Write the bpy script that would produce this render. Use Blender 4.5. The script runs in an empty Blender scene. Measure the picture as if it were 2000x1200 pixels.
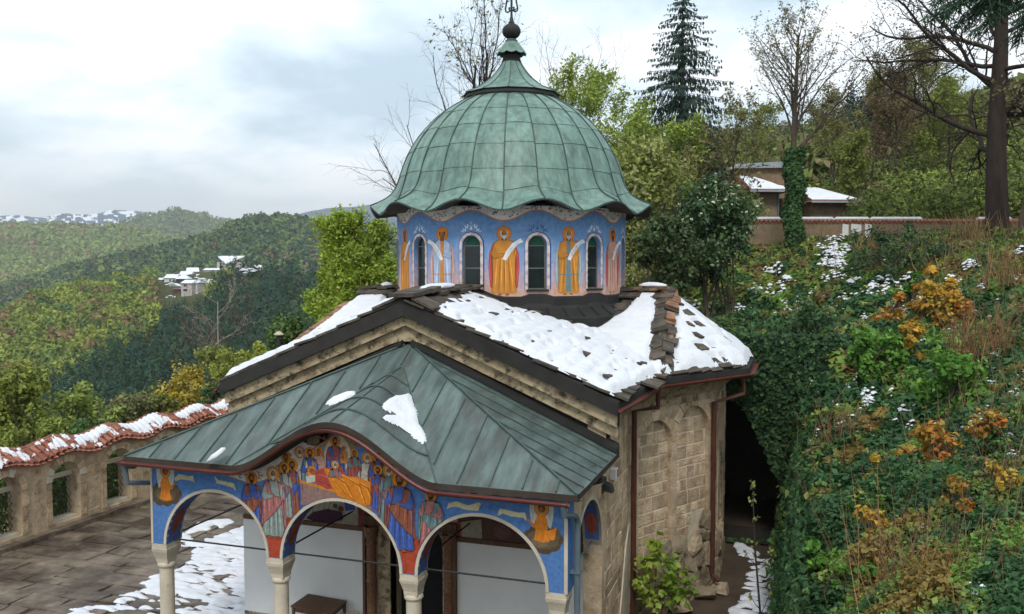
import bpy, math, random, numpy as np
from mathutils import Vector, Matrix
from mathutils.geometry import tessellate_polygon
# ------------------------------------------------------------------ camera
SC = bpy.context.scene
COL = SC.collection
PI = math.pi
FPX, YAW, HZ, CH = 1700.0, math.radians(18.32), 511.0, 8.0
PITCH = math.atan((600 - HZ) / FPX)
cd = bpy.data.cameras.new('camera'); cam = bpy.data.objects.new('camera', cd); COL.objects.link(cam)
cam.location = (0, 0, CH); cam.rotation_euler = (PI / 2 - PITCH, 0, YAW)
cd.sensor_width = 36; cd.lens = 36 * FPX / 2000; cd.clip_start = 0.1; cd.clip_end = 30000
SC.camera = cam
# ------------------------------------------------------------------ sky and light
SUN_EL, SUN_AZ = math.radians(50), math.radians(168)     # azimuth measured from +Y towards +X
W = bpy.data.worlds.new('World'); SC.world = W; W.use_nodes = True
wt = W.node_tree; wt.nodes.clear()
def wn(t, **k):
    n = wt.nodes.new(t)
    for a, b in k.items(): setattr(n, a, b)
    return n
wl = wt.links.new
o_ = wn('ShaderNodeOutputWorld'); bg = wn('ShaderNodeBackground'); wl(bg.outputs[0], o_.inputs[0])
bg.inputs[1].default_value = 0.12
sky = wn('ShaderNodeTexSky'); sky.sky_type = 'NISHITA'; sky.sun_disc = False
sky.sun_elevation = SUN_EL; sky.sun_rotation = SUN_AZ
tc = wn('ShaderNodeTexCoord'); sp = wn('ShaderNodeSeparateXYZ'); wl(tc.outputs['Generated'], sp.inputs[0])
mz = wn('ShaderNodeMath', operation='MAXIMUM'); wl(sp.outputs[2], mz.inputs[0]); mz.inputs[1].default_value = 0.0
az_ = wn('ShaderNodeMath', operation='ADD'); wl(mz.outputs[0], az_.inputs[0]); az_.inputs[1].default_value = 0.26
cb = wn('ShaderNodeCombineXYZ')
for i in (0, 1):
    d_ = wn('ShaderNodeMath', operation='DIVIDE'); wl(sp.outputs[i], d_.inputs[0]); wl(az_.outputs[0], d_.inputs[1]); wl(d_.outputs[0], cb.inputs[i])
mp = wn('ShaderNodeMapping'); wl(cb.outputs[0], mp.inputs[0]); mp.inputs['Location'].default_value = (3.1, 1.7, 0)
mp.inputs['Scale'].default_value = (1.0, 1.0, 1)
nz = wn('ShaderNodeTexNoise'); nz.inputs['Scale'].default_value = 1.5; nz.inputs['Detail'].default_value = 7; nz.inputs['Roughness'].default_value = .52
nz.inputs['Distortion'].default_value = .12
wl(mp.outputs[0], nz.inputs['Vector'])
nz2 = wn('ShaderNodeTexNoise'); nz2.inputs['Scale'].default_value = 0.42; nz2.inputs['Detail'].default_value = 3; wl(mp.outputs[0], nz2.inputs['Vector'])
rp = wn('ShaderNodeValToRGB'); wl(nz.outputs[0], rp.inputs[0])
e = rp.color_ramp.elements
e[0].position = .40; e[0].color = (4.1, 5.1, 5.8, 1)
e[1].position = .585; e[1].color = (9.5, 9.4, 9.35, 1)
e2 = e.new(.50); e2.color = (6.7, 7.5, 8.0, 1)
rp2 = wn('ShaderNodeValToRGB'); wl(nz2.outputs[0], rp2.inputs[0])
rp2.color_ramp.elements[0].position = .35; rp2.color_ramp.elements[0].color = (.86, .91, .95, 1)
rp2.color_ramp.elements[1].position = .65; rp2.color_ramp.elements[1].color = (1.06, 1.05, 1.04, 1)
mm = wn('ShaderNodeMix', data_type='RGBA', blend_type='MULTIPLY'); mm.inputs[0].default_value = 1
wl(rp.outputs[0], mm.inputs[6]); wl(rp2.outputs[0], mm.inputs[7])
mx = wn('ShaderNodeMix', data_type='RGBA'); mx.inputs[0].default_value = .9
hz_ = wn('ShaderNodeMapRange'); wl(sp.outputs[2], hz_.inputs[0]); hz_.inputs[1].default_value = 0.0; hz_.inputs[2].default_value = .13; hz_.inputs[3].default_value = .7; hz_.inputs[4].default_value = 0
hm = wn('ShaderNodeMix', data_type='RGBA'); wl(hz_.outputs[0], hm.inputs[0]); wl(mm.outputs[2], hm.inputs[6]); hm.inputs[7].default_value = (10.6, 10.2, 10.15, 1)
wl(sky.outputs[0], mx.inputs[6]); wl(hm.outputs[2], mx.inputs[7]); wl(mx.outputs[2], bg.inputs[0])
sd = bpy.data.lights.new('sun', 'SUN'); sd.energy = 1.5; sd.angle = math.radians(14); sd.color = (1, .96, .9)
sun = bpy.data.objects.new('sun', sd); COL.objects.link(sun)
sdir = Vector((math.sin(SUN_AZ) * math.cos(SUN_EL), math.cos(SUN_AZ) * math.cos(SUN_EL), math.sin(SUN_EL)))
sun.rotation_euler = sdir.to_track_quat('Z', 'Y').to_euler()
SC.view_settings.view_transform = 'Standard'; SC.view_settings.look = 'None'
SC.view_settings.exposure = 0.60; SC.view_settings.gamma = 1; SC.view_settings.use_curve_mapping = False
SC.render.resolution_x = 1024; SC.render.resolution_y = 614
# ------------------------------------------------------------------ survey: from a sight line of the photograph to a place
_f = np.array([-math.sin(YAW) * math.cos(PITCH), math.cos(YAW) * math.cos(PITCH), -math.sin(PITCH)])
_r = np.array([math.cos(YAW), math.sin(YAW), 0.]); _u = np.cross(_r, _f); _c = np.array([0, 0, CH])
def ray(x, y): return _f * FPX + _r * (x - 1000) - _u * (y - 600)
def onY(x, y, Y): d = ray(x, y); return _c + d * (Y / d[1])
def onX(x, y, X): d = ray(x, y); return _c + d * (X / d[0])
def onZ(x, y, Z): d = ray(x, y); return _c + d * ((Z - CH) / d[2])
def atD(x, y, D): d = ray(x, y); return _c + d * (D / FPX)
# ------------------------------------------------------------------ helpers
R = random.Random(11)
def tag(o, label=None, cat=None, group=None, kind=None):
    if label: o['label'] = label
    if cat: o['category'] = cat
    if group: o['group'] = group
    if kind: o['kind'] = kind
    return o
def empty(name, loc, label, cat, group=None, rz=0.0):
    o = bpy.data.objects.new(name, None); COL.objects.link(o); o.empty_display_size = .2
    o.location = loc; o.rotation_euler = (0, 0, rz)
    return tag(o, label, cat, group)
def root_of(p):
    while p.parent: p = p.parent
    return p
def link(name, me, parent=None, local=False):
    o = bpy.data.objects.new(name, me); COL.objects.link(o)
    if parent is not None:
        o.parent = parent
        if not local:                                   # vertices are written in world metres
            r = root_of(parent)
            if parent is r: o.matrix_parent_inverse = (Matrix.Translation(r.location) @ Matrix.Rotation(r.rotation_euler.z, 4, 'Z')).inverted()
    return o
def np_mesh(name, V, F, mats, cols=None, smooth=False, midx=None):
    """V (n,3); F (m,k) all faces with the same corner count, or list of such arrays"""
    Fs = F if isinstance(F, list) and isinstance(F[0], np.ndarray) else [F]
    Fs = [np.asarray(f, dtype=np.int32) for f in Fs if len(f)]
    me = bpy.data.meshes.new(name); V = np.asarray(V, dtype=np.float32)
    me.vertices.add(len(V)); me.vertices.foreach_set('co', V.ravel())
    li = np.concatenate([f.ravel() for f in Fs]); tot = np.concatenate([np.full(len(f), f.shape[1], dtype=np.int32) for f in Fs])
    st = np.concatenate([[0], np.cumsum(tot)[:-1]]).astype(np.int32)
    me.loops.add(len(li)); me.loops.foreach_set('vertex_index', li.astype(np.int32))
    me.polygons.add(len(tot)); me.polygons.foreach_set('loop_start', st)
    try: me.polygons.foreach_set('loop_total', tot)
    except Exception: pass
    if midx is not None: me.polygons.foreach_set('material_index', np.asarray(midx, dtype=np.int32))
    me.polygons.foreach_set('use_smooth', np.full(len(tot), bool(smooth)))
    for m in (mats if isinstance(mats, (list, tuple)) else [mats]): me.materials.append(m)
    if cols is not None:
        a = me.attributes.new('col', 'FLOAT_COLOR', 'FACE'); c = np.ones((len(tot), 4), dtype=np.float32); c[:, :3] = cols
        a.data.foreach_set('color', c.ravel())
    me.update(calc_edges=True); me.validate()
    return me
class MB:
    """collects polygons, then links them as ONE mesh object"""
    def __init__(s): s.v = []; s.f = []; s.c = []; s.col = (1, 1, 1)
    def add(s, vs, fs):
        n = len(s.v); s.v += [tuple(p) for p in vs]
        for f in fs: s.f.append([i + n for i in f]); s.c.append(s.col)
    def box(s, a, b):
        (x0, y0, z0), (x1, y1, z1) = a, b
        s.add([(x0, y0, z0), (x1, y0, z0), (x1, y1, z0), (x0, y1, z0), (x0, y0, z1), (x1, y0, z1), (x1, y1, z1), (x0, y1, z1)],
              [(0, 3, 2, 1), (4, 5, 6, 7), (0, 1, 5, 4), (1, 2, 6, 5), (2, 3, 7, 6), (3, 0, 4, 7)])
    def hexa(s, p):     # 4 bottom, 4 top
        s.add(p, [(0, 3, 2, 1), (4, 5, 6, 7), (0, 1, 5, 4), (1, 2, 6, 5), (2, 3, 7, 6), (3, 0, 4, 7)])
    def tube(s, pts, rad, n=8, cap=True):
        P = [Vector(p) for p in pts]; rr = rad if hasattr(rad, '__len__') else [rad] * len(P)
        vs = []; fs = []; last = None
        for i, p in enumerate(P):
            d = (P[min(i + 1, len(P) - 1)] - P[max(i - 1, 0)]).normalized()
            if last is None: a = d.orthogonal().normalized()
            else: a = (last - d * last.dot(d)).normalized()
            last = a; b = d.cross(a)
            for k in range(n):
                t = 2 * PI * k / n; vs.append(p + (a * math.cos(t) + b * math.sin(t)) * rr[i])
        for i in range(len(P) - 1):
            for k in range(n):
                k2 = (k + 1) % n; fs.append((i * n + k, i * n + k2, (i + 1) * n + k2, (i + 1) * n + k))
        if cap: fs += [tuple(range(n))[::-1], tuple(range((len(P) - 1) * n, len(P) * n))]
        s.add(vs, fs)
    def lathe(s, prof, c, n=24, a0=0, a1=2 * PI, cap=False):
        full = abs(a1 - a0 - 2 * PI) < 1e-6; m = n if full else n + 1; vs = []; fs = []
        for (r, z) in prof:
            for k in range(m):
                t = a0 + (a1 - a0) * k / n; vs.append((c[0] + r * math.sin(t), c[1] - r * math.cos(t), c[2] + z))
        for i in range(len(prof) - 1):
            for k in range(n):
                k2 = (k + 1) % m; fs.append((i * m + k, i * m + k2, (i + 1) * m + k2, (i + 1) * m + k))
        if cap and full: fs += [tuple(range(m))[::-1], tuple(range((len(prof) - 1) * m, len(prof) * m))]
        s.add(vs, fs)
    def plate(s, outer, holes, fr, t=.0, d0=0.0):
        """flat 2D outline with holes, placed by frame fr=(origin, ax, ay, n); front at d0 along n, back at d0-t"""
        o, ax, ay, n = [Vector(q) for q in fr]
        loops = [list(outer)] + [list(h) for h in holes]
        tri = tessellate_polygon([[Vector((x, y, 0)) for x, y in l] for l in loops])
        flat = [p for l in loops for p in l]; N = len(flat)
        F3 = [o + ax * x + ay * y + n * d0 for x, y in flat]; fs = []
        for a, b, c in tri:
            nn = (F3[b] - F3[a]).cross(F3[c] - F3[a])
            fs.append((a, b, c) if nn.dot(n) > 0 else (a, c, b))
        vs = list(F3)
        if t > 0:
            vs += [p - n * t for p in F3]; fs += [(c + N, b + N, a + N) for a, b, c in fs]
            k = 0
            for l in loops:
                m = len(l)
                for i in range(m):
                    a, b = k + i, k + (i + 1) % m; fs.append((a, b, b + N, a + N))
                k += m
        s.add(vs, fs)
    def build(s, name, mat, parent=None, smooth=False, cols=False, fix=True):
        me = bpy.data.meshes.new(name); me.from_pydata(s.v, [], s.f); me.materials.append(mat)
        if cols:
            a = me.attributes.new('col', 'FLOAT_COLOR', 'FACE')
            c = np.ones((len(s.f), 4), dtype=np.float32); c[:, :3] = np.array(s.c); a.data.foreach_set('color', c.ravel())
        if fix:
            import bmesh
            bm = bmesh.new(); bm.from_mesh(me); bmesh.ops.recalc_face_normals(bm, faces=bm.faces); bm.to_mesh(me); bm.free()
        if smooth: me.polygons.foreach_set('use_smooth', [True] * len(me.polygons))
        me.update()
        return link(name, me, parent)
def arch_hole(cx, hw, z0, zs, n=14, rise=None):
    rise = rise or hw
    return [(cx - hw, z0), (cx + hw, z0)] + [(cx + hw * math.cos(PI * k / n), zs + rise * math.sin(PI * k / n)) for k in range(n + 1)]
def lerp(a, b, t): return a + (b - a) * t
def sst(x, a, b):
    t = np.clip((x - a) / (b - a), 0, 1); return t * t * (3 - 2 * t)
def hash2(ix, iy, s=0):
    h = (ix.astype(np.int64) * 374761393 + iy.astype(np.int64) * 668265263 + s * 1274126177) & 0x7fffffff
    h = ((h ^ (h >> 13)) * 1274126177) & 0x7fffffff
    return ((h ^ (h >> 16)) & 0xffff) / 65535.0
def vnoise(x, y, s=0):
    x = np.asarray(x, float); y = np.asarray(y, float); ix = np.floor(x); iy = np.floor(y); fx = x - ix; fy = y - iy
    fx = fx * fx * (3 - 2 * fx); fy = fy * fy * (3 - 2 * fy)
    a = hash2(ix, iy, s); b = hash2(ix + 1, iy, s); c = hash2(ix, iy + 1, s); d = hash2(ix + 1, iy + 1, s)
    return (a * (1 - fx) + b * fx) * (1 - fy) + (c * (1 - fx) + d * fx) * fy
def fbm(x, y, s=0, o=4):
    t = 0; a = .5; x = np.asarray(x, float); y = np.asarray(y, float)
    for k in range(o): t = t + a * vnoise(x, y, s + k); x = x * 2.03; y = y * 2.03; a *= .5
    return t / (1 - .5 ** o)
# ------------------------------------------------------------------ materials
def nodes_of(name):
    m = bpy.data.materials.new(name); m.use_nodes = True; t = m.node_tree
    return m, t, t.nodes['Principled BSDF']
def M(name, c, rough=.85, var=.25, vs=2.5, c2=None, bump=.3, bs=25., attr=False, rnd=0., spec=.25, metal=0., stain=None, stain_s=1.2, stain_lo=.5, stain_hi=.7, stretch=None, bd=.02, trans=0., extra=None):
    m, t, b = nodes_of(name); L = t.links.new; N = t.nodes.new
    g = N('ShaderNodeNewGeometry'); vec = g.outputs['Position']
    if stretch:
        mpn = N('ShaderNodeMapping'); L(vec, mpn.inputs[0]); mpn.inputs['Scale'].default_value = stretch; svec = mpn.outputs[0]
    else: svec = vec
    n1 = N('ShaderNodeTexNoise'); n1.inputs['Scale'].default_value = vs; n1.inputs['Detail'].default_value = 6; n1.inputs['Roughness'].default_value = .62; L(svec, n1.inputs['Vector'])
    r1 = N('ShaderNodeValToRGB'); L(n1.outputs[0], r1.inputs[0])
    r1.color_ramp.elements[0].position = .3; r1.color_ramp.elements[1].position = .7
    lo = [x * (1 - var) for x in c]; hi = [x * (1 + var) if attr else min(1, x * (1 + var)) for x in (c2 or c)]
    r1.color_ramp.elements[0].color = (*lo, 1); r1.color_ramp.elements[1].color = (*hi, 1)
    out = r1.outputs[0]
    def mul(a, bsock):
        q = N('ShaderNodeMix'); q.data_type = 'RGBA'; q.blend_type = 'MULTIPLY'; q.inputs[0].default_value = 1; L(a, q.inputs[6]); L(bsock, q.inputs[7]); return q.outputs[2]
    if stain:
        n3 = N('ShaderNodeTexNoise'); n3.inputs['Scale'].default_value = stain_s; n3.inputs['Detail'].default_value = 8; n3.inputs['Roughness'].default_value = .7; L(svec, n3.inputs['Vector'])
        r3 = N('ShaderNodeValToRGB'); r3.color_ramp.elements[0].position = stain_lo; r3.color_ramp.elements[1].position = stain_hi; L(n3.outputs[0], r3.inputs[0])
        q = N('ShaderNodeMix'); q.data_type = 'RGBA'; L(r3.outputs[0], q.inputs[0]); L(out, q.inputs[6]); q.inputs[7].default_value = (*stain, 1); out = q.outputs[2]
    if attr:
        a = N('ShaderNodeAttribute'); a.attribute_name = 'col'; out = mul(out, a.outputs[0])
    if rnd:
        oi = N('ShaderNodeObjectInfo'); mr = N('ShaderNodeMapRange'); L(oi.outputs['Random'], mr.inputs[0]); mr.inputs[3].default_value = 1 - rnd; mr.inputs[4].default_value = 1 + rnd
        cc = N('ShaderNodeCombineColor'); [L(mr.outputs[0], cc.inputs[k]) for k in range(3)]; out = mul(out, cc.outputs[0])
    L(out, b.inputs['Base Color'])
    b.inputs['Roughness'].default_value = rough; b.inputs['Specular IOR Level'].default_value = spec; b.inputs['Metallic'].default_value = metal
    if bump:
        n2 = N('ShaderNodeTexNoise'); n2.inputs['Scale'].default_value = bs; n2.inputs['Detail'].default_value = 5; L(svec, n2.inputs['Vector'])
        bp = N('ShaderNodeBump'); bp.inputs['Strength'].default_value = bump; bp.inputs['Distance'].default_value = bd; L(n2.outputs[0], bp.inputs['Height']); L(bp.outputs[0], b.inputs['Normal'])
    if trans:
        tr = N('ShaderNodeBsdfTranslucent'); L(out, tr.inputs[0]); ms = N('ShaderNodeMixShader'); ms.inputs[0].default_value = trans
        L(b.outputs[0], ms.inputs[1]); L(tr.outputs[0], ms.inputs[2]); L(ms.outputs[0], t.nodes['Material Output'].inputs[0])
    return m
MT = dict(
    copper=M('verdigris copper', (.105, .185, .150), .5, .25, 2.4, c2=(.150, .245, .205), bump=.25, bs=6, rnd=.09, stain=(.07, .10, .085), stain_s=2.2, stain_lo=.50, stain_hi=.76, stretch=(2.2, 2.2, .5), spec=.4, bd=.03),
    seam=M('copper seam', (.055, .085, .075), .55, .3, 5, bump=.1),
    sheet=M('dull copper sheet', (.055, .078, .073), .46, .35, 1.7, c2=(.090, .125, .114), bump=.25, bs=5, rnd=.16, stain=(.06, .055, .045), stain_s=1.3, stain_lo=.48, stain_hi=.72, stretch=(2.4, .6, .6), spec=.45, bd=.03),
    greysheet=M('grey metal sheet', (.30, .34, .38), .4, .15, 1.2, bump=.1, rnd=.08, spec=.5),
    darkmetal=M('dark weathered metal', (.018, .018, .016), .7, .3, 3, bump=.15, spec=.35),
    iron=M('dark iron', (.02, .021, .022), .55, .2, 4, bump=.1, spec=.4),
    soffit=M('dark boarded soffit', (.045, .034, .026), .85, .35, 2, bump=.3, bs=14),
    board=M('black verge board', (.028, .026, .024), .8, .3, 2.5, bump=.3, bs=10, rnd=.15),
    slate=M('brown stone slate', (.058, .046, .036), .85, .35, 3.5, c2=(.085, .072, .056), bump=.7, bs=14, rnd=.3),
    rust=M('rusty stone slab', (.19, .085, .045), .85, .35, 3.5, c2=(.22, .13, .08), bump=.7, bs=14, rnd=.25),
    stone=M('tuff ashlar block', (.39, .27, .16), .92, .32, 3.2, c2=(.47, .36, .24), bump=1., bs=22, rnd=.25, stain=(.13, .085, .05), stain_s=5, stain_lo=.60, stain_hi=.72, bd=.03),
    mortar=M('plastered tuff', (.43, .33, .22), .95, .32, 2.2, bump=.8, bs=18, stain=(.15, .10, .06), stain_s=2.6, stain_lo=.53, stain_hi=.72, bd=.03),
    joint=M('pale lime joint', (.52, .44, .33), .95, .2, 3, bump=.6, bs=25),
    cornice=M('weathered stone moulding', (.42, .31, .18), .95, .3, 2.2, c2=(.36, .29, .19), bump=1., bs=12, stain=(.065, .05, .033), stain_s=5, stain_lo=.47, stain_hi=.64, bd=.03),
    rock=M('field stone', (.22, .165, .105), .93, .4, 2.5, c2=(.28, .225, .15), bump=1., bs=9, rnd=.3, bd=.05),
    carved=M('carved cream stone', (.50, .44, .34), .85, .15, 3, bump=.4, bs=30, stain=(.25, .2, .14), stain_s=4, stain_lo=.6, stain_hi=.75),
    white=M('white limewash', (.62, .62, .60), .9, .06, 1.5, bump=.15, bs=40),
    fresco=M('painted plaster', (.95, .93, .9), .85, .22, 14, bump=.2, bs=40, attr=True, spec=.12, stain=(.62, .58, .52), stain_s=11, stain_lo=.60, stain_hi=.80),
    oldfresco=M('faded painted plaster', (1, 1, 1), .9, .16, 4, bump=.25, bs=30, attr=True, spec=.1, stain=(.50, .40, .33), stain_s=5, stain_lo=.60, stain_hi=.72),
    wood=M('dark brown wood', (.10, .05, .025), .6, .35, 4, bump=.3, bs=20, stretch=(3, 3, .6)),
    carvedwood=M('carved brown wood', (.17, .085, .045), .7, .45, 18, bump=1., bs=30, bd=.03),
    gutter=M('red brown gutter', (.11, .026, .018), .45, .25, 3, bump=.05, spec=.4),
    brownpipe=M('brown downpipe', (.075, .028, .018), .5, .25, 2, bump=.05),
    greypipe=M('grey downpipe', (.11, .15, .17), .45, .15, 2, bump=.03),
    glass=M('dark window glass', (.012, .018, .02), .12, .3, 2, bump=0, spec=.5),
    greenglass=M('green painted glass', (.004, .07, .04), .3, .2, 2, bump=0),
    frame=M('grey window frame', (.12, .12, .11), .6, .2, 4, bump=.1),
    snow=M('snow', (.64, .655, .69), .7, .06, 2.2, bump=.7, bs=14, bd=.03, spec=.3),
    oldsnow=M('trodden snow', (.60, .62, .67), .7, .08, 3, bump=.4, bs=18, bd=.02),
    tile=M('red clay tile', (.22, .065, .042), .85, .35, 6, c2=(.28, .12, .08), bump=.4, bs=30, rnd=.30),
    pave=M('wet paving stone', (.078, .058, .043), .5, .5, 1.1, c2=(.165, .13, .095), bump=.7, bs=8, rnd=.20, stain=(.040, .026, .016), stain_s=.7, stain_lo=.44, stain_hi=.62, spec=.4, bd=.03),
    earth=M('wet brown earth', (.062, .045, .03), .8, .35, 1.2, bump=.6, bs=10),
    soil=M('undergrowth soil', (.045, .042, .02), .95, .4, .9, c2=(.07, .075, .025), bump=.8, bs=6),
    bark=M('grey brown bark', (.085, .065, .05), .95, .35, 5, bump=.8, bs=25, stretch=(1, 1, .3)),
    darkbark=M('dark bark', (.04, .028, .023), .95, .35, 5, bump=.8, bs=20, stretch=(1, 1, .3)),
    palebark=M('pale birch bark', (.34, .28, .23), .9, .3, 4, bump=.4, bs=20),
    leaf=M('leaves', (1.5, 1.45, 1.4), .6, .22, 1.3, bump=0, attr=True, spec=.25, trans=.3),
    needle=M('needles', (1.3, 1.3, 1.3), .7, .25, 2, bump=0, attr=True, spec=.2, trans=.1),
    forest=M('forest crowns', (2.1, 2.0, 1.9), .9, .25, .12, bump=0, attr=True, spec=.05, trans=.15),
    hill=M('wooded hillside', (1.2, 1.2, 1.2), .95, .3, .02, bump=0, attr=True, spec=.05),
    brick=M('tan brick', (.215, .155, .10), .92, .25, 3, bump=.6, bs=12),
    plaster=M('pale house plaster', (.42, .37, .34), .9, .15, .5, bump=0),
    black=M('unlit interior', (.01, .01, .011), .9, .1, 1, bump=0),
    redpaint=M('red paint', (.35, .03, .03), .6, .1, 1, bump=0),
)
# ================================================================== THE CHURCH
XC, YD, YP, YW = -7.63, 23.0, 13.45, 16.4
SX = -3.5; NX = 2 * XC - SX                       # outer faces of the south and north side walls
CHU = empty('church', (XC, YD, 0), 'old stone church with green copper dome, painted drum and arcaded fresco porch', 'church')
def church(mb, name, mat, **k): return mb.build(name, MT[mat], CHU, **k)
UP = (0, 0, 1)
FW = ((0, YW, 0), (1, 0, 0), UP, (0, -1, 0))      # west wall frame: x is X, y is Z
FA = ((0, YP, 0), (1, 0, 0), UP, (0, -1, 0))      # arcade front frame
FS = ((SX, 0, 0), (0, 1, 0), UP, (1, 0, 0))       # south side frame: x is Y
FN = ((NX, 0, 0), (0, 1, 0), UP, (-1, 0, 0))
A_, B_, C_, D_ = Vector((SX, 18.6, 0)), Vector((-1.94, 21.35, 0)), Vector((-1.94, 25.0, 0)), Vector((SX, 27.7, 0))
# --- heights of the slate roof
E0, E1, E2, E3, RD = (-3.2, 16.02, 5.36), (-2.85, 18.8, 5.46), (-1.15, 21.9, 5.40), (-1.15, 24.6, 5.40), (-3.3, 23.0, 7.15)
RZ = 7.22
def plane(a, b, c):
    a, b, c = [np.array(q, float) for q in (a, b, c)]; n = np.cross(b - a, c - a)
    return lambda X, Y: a[2] - (n[0] * (X - a[0]) + n[1] * (Y - a[1])) / n[2]
pl_face1 = plane(RD, E1, E2); pl_face2 = plane(RD, E2, E3)
def roofz(X, Y, reg=False):
    X = np.asarray(X, float); Y = np.asarray(Y, float)
    Xm = XC + np.abs(X - XC)
    t = np.clip((Y - E0[1]) / (E1[1] - E0[1]), 0, 1.5)
    xe = E0[0] + t * (E1[0] - E0[0]); ze = E0[2] + t * (E1[2] - E0[2])
    nave = RZ - (RZ - ze) * (Xm - XC) / (xe - XC)
    arm = 7.15 - (7.15 - E1[2]) / (23 - E1[1]) * np.abs(23 - Y)
    f1 = pl_face1(Xm, 23 - np.abs(23 - Y)); f2 = pl_face2(Xm, Y * 0 + 23.2)
    z3 = np.minimum(np.minimum(arm, f1), f2); z = np.maximum(nave, z3)
    if not reg: return z
    r = np.where(nave >= z3, 0, np.where((arm <= f1) & (arm <= f2), 1, np.where(f1 <= f2, 2, 3)))
    return z, r
# --- walls
mb = MB()
door = [(-8.13, 0), (-6.93, 0)] + [(-7.53 + .6 * math.cos(PI * k / 12), 2.15 + .42 * math.sin(PI * k / 12)) for k in range(13)]
mb.plate([(NX + .37, 0), (SX - .37, 0), (SX - .37, 4.2), (SX - .02, 4.3), (SX - .02, 5.2), (XC, 6.98), (NX + .02, 5.2), (NX + .02, 4.3), (NX + .37, 4.2)], [door], FW, .6)
church(mb, 'west_wall', 'mortar')
def strip(pts, w, d0, t, fr=FA, closed=False):
    """band of width w on the left of the polyline pts"""
    mb = MB(); P = [Vector((x, y)) for x, y in pts]; n = len(P); A = []; Bq = []
    for i in range(n):
        d = (P[min(i + 1, n - 1)] - P[max(i - 1, 0)]).normalized(); s = Vector((-d.y, d.x)); A.append(tuple(P[i])); Bq.append(tuple(P[i] + s * w))
    o, ax, ay, nn = [Vector(q) for q in fr]; m = lambda p, d: o + ax * p[0] + ay * p[1] + nn * d
    vs = [m(p, d0) for p in A] + [m(p, d0) for p in Bq] + [m(p, d0 - t) for p in A] + [m(p, d0 - t) for p in Bq]
    fs = []
    for i in range(n - 1):
        fs += [(i, i + 1, n + i + 1, n + i), (2 * n + i, 3 * n + i, 3 * n + i + 1, 2 * n + i + 1), (i, 2 * n + i, 2 * n + i + 1, i + 1), (n + i, n + i + 1, 3 * n + i + 1, 3 * n + i)]
    fs += [(0, n, 3 * n, 2 * n), (n - 1, 3 * n - 1, 4 * n - 1, 2 * n - 1)]
    mb.add(vs, fs); return mb
sa = [(14.95 + 1.06 * math.cos(PI * k / 16), 2.6 + 1.14 * math.sin(PI * k / 16)) for k in range(17)][::-1]
mb = MB(); mb.plate([(13.852, 2.6)] + sa + [(16.01, .03), (18.6, .03), (18.6, 5.3), (16.32, 5.3), (16.32, 4.36), (13.852, 4.28)], [], FS, .36)
church(mb, 'south_wall', 'mortar')
sn = [(x + .345 * (x - 13.89) / 2.12, y) for x, y in sa]
mb = MB(); mb.plate([(13.852, 2.6)] + sn + [(16.395, 2.6), (16.395, .03), (18.6, .03), (18.6, 5.3), (16.32, 5.3), (16.32, 4.36), (13.852, 4.28)], [], FN, .36)
church(mb, 'north_wall', 'mortar')
church(strip(sa, .05, .012, .38, FS), 'arch_moulding', 'carved')
# painted medallion on the far reveal of the side arch
mb = MB(); vs = []
for k in range(9): t = PI * (.03 + .40 * k / 8); vs += [(SX - .05, 14.95 + 1.055 * math.cos(t), 2.6 + 1.135 * math.sin(t)), (SX - .32, 14.95 + 1.055 * math.cos(t), 2.6 + 1.135 * math.sin(t))]
mb.col = (.06, .12, .33); mb.add(vs, [(2 * k, 2 * k + 1, 2 * k + 3, 2 * k + 2) for k in range(8)])
for col, sc, rr in (((.27, .07, .045), 1, .008), ((.13, .035, .025), .55, .012)):
    vs = []
    for k in range(14): a = 2 * PI * k / 14; t = .42 + .24 * sc * math.sin(a); vs.append((SX - .185 + .11 * sc * math.cos(a), 14.95 + (1.055 - rr) * math.cos(t), 2.6 + (1.135 - rr) * math.sin(t)))
    mb.col = col; mb.add(vs, [tuple(range(14))])
church(mb, 'painted_soffit', 'fresco', cols=True, fix=False)
# apse faces
def facefr(a, b):
    ax = (b - a).normalized(); n = Vector((ax.y, -ax.x, 0)); return (a, ax, Vector(UP), n), (b - a).length
fr1, L1 = facefr(A_, B_); fr2, L2 = facefr(B_, C_); fr3, L3 = facefr(C_, D_)
NIC = [(.95, .58, .25, 3.85), (2.36, .62, .25, 3.98)]
mb = MB(); mb.plate([(0, 0), (L1, 0), (L1, 5.3), (0, 5.3)], [arch_hole(*n) for n in NIC], fr1, .1)
church(mb, 'apse_wall', 'mortar')
mb = MB(); mb.plate([(0, 0), (L1, 0), (L1, 5.2), (0, 5.2)], [], fr1, .2, -.102); church(mb, 'apse_backing', 'joint')
NIC2 = [(1.0, .55, .9, 4.0), (2.55, .55, .9, 4.0)]
mb = MB(); mb.plate([(0, 0), (L2, 0), (L2, 5.3), (0, 5.3)], [arch_hole(*n) for n in NIC2], fr2, .14)
church(mb, 'apse_wall', 'mortar')
mb = MB(); mb.plate([(0, 0), (L2, 0), (L2, 5.2), (0, 5.2)], [], fr2, .2, -.142); church(mb, 'apse_backing', 'joint')
mb = MB(); mb.plate([(0, 0), (L3, 0), (L3, 5.3), (0, 5.3)], [], fr3, .2)
def mir(p): return Vector((2 * XC - p.x, p.y, p.z))
for a, b in ((B_, A_), (C_, B_), (D_, C_)):
    f, l = facefr(mir(a), mir(b)); mb.plate([(0, 0), (l, 0), (l, 5.3), (0, 5.3)], [], f, .2)
mb.box((NX, 27.7, 0), (SX, 31, 5.0)); church(mb, 'rear_wall', 'mortar')
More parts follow.
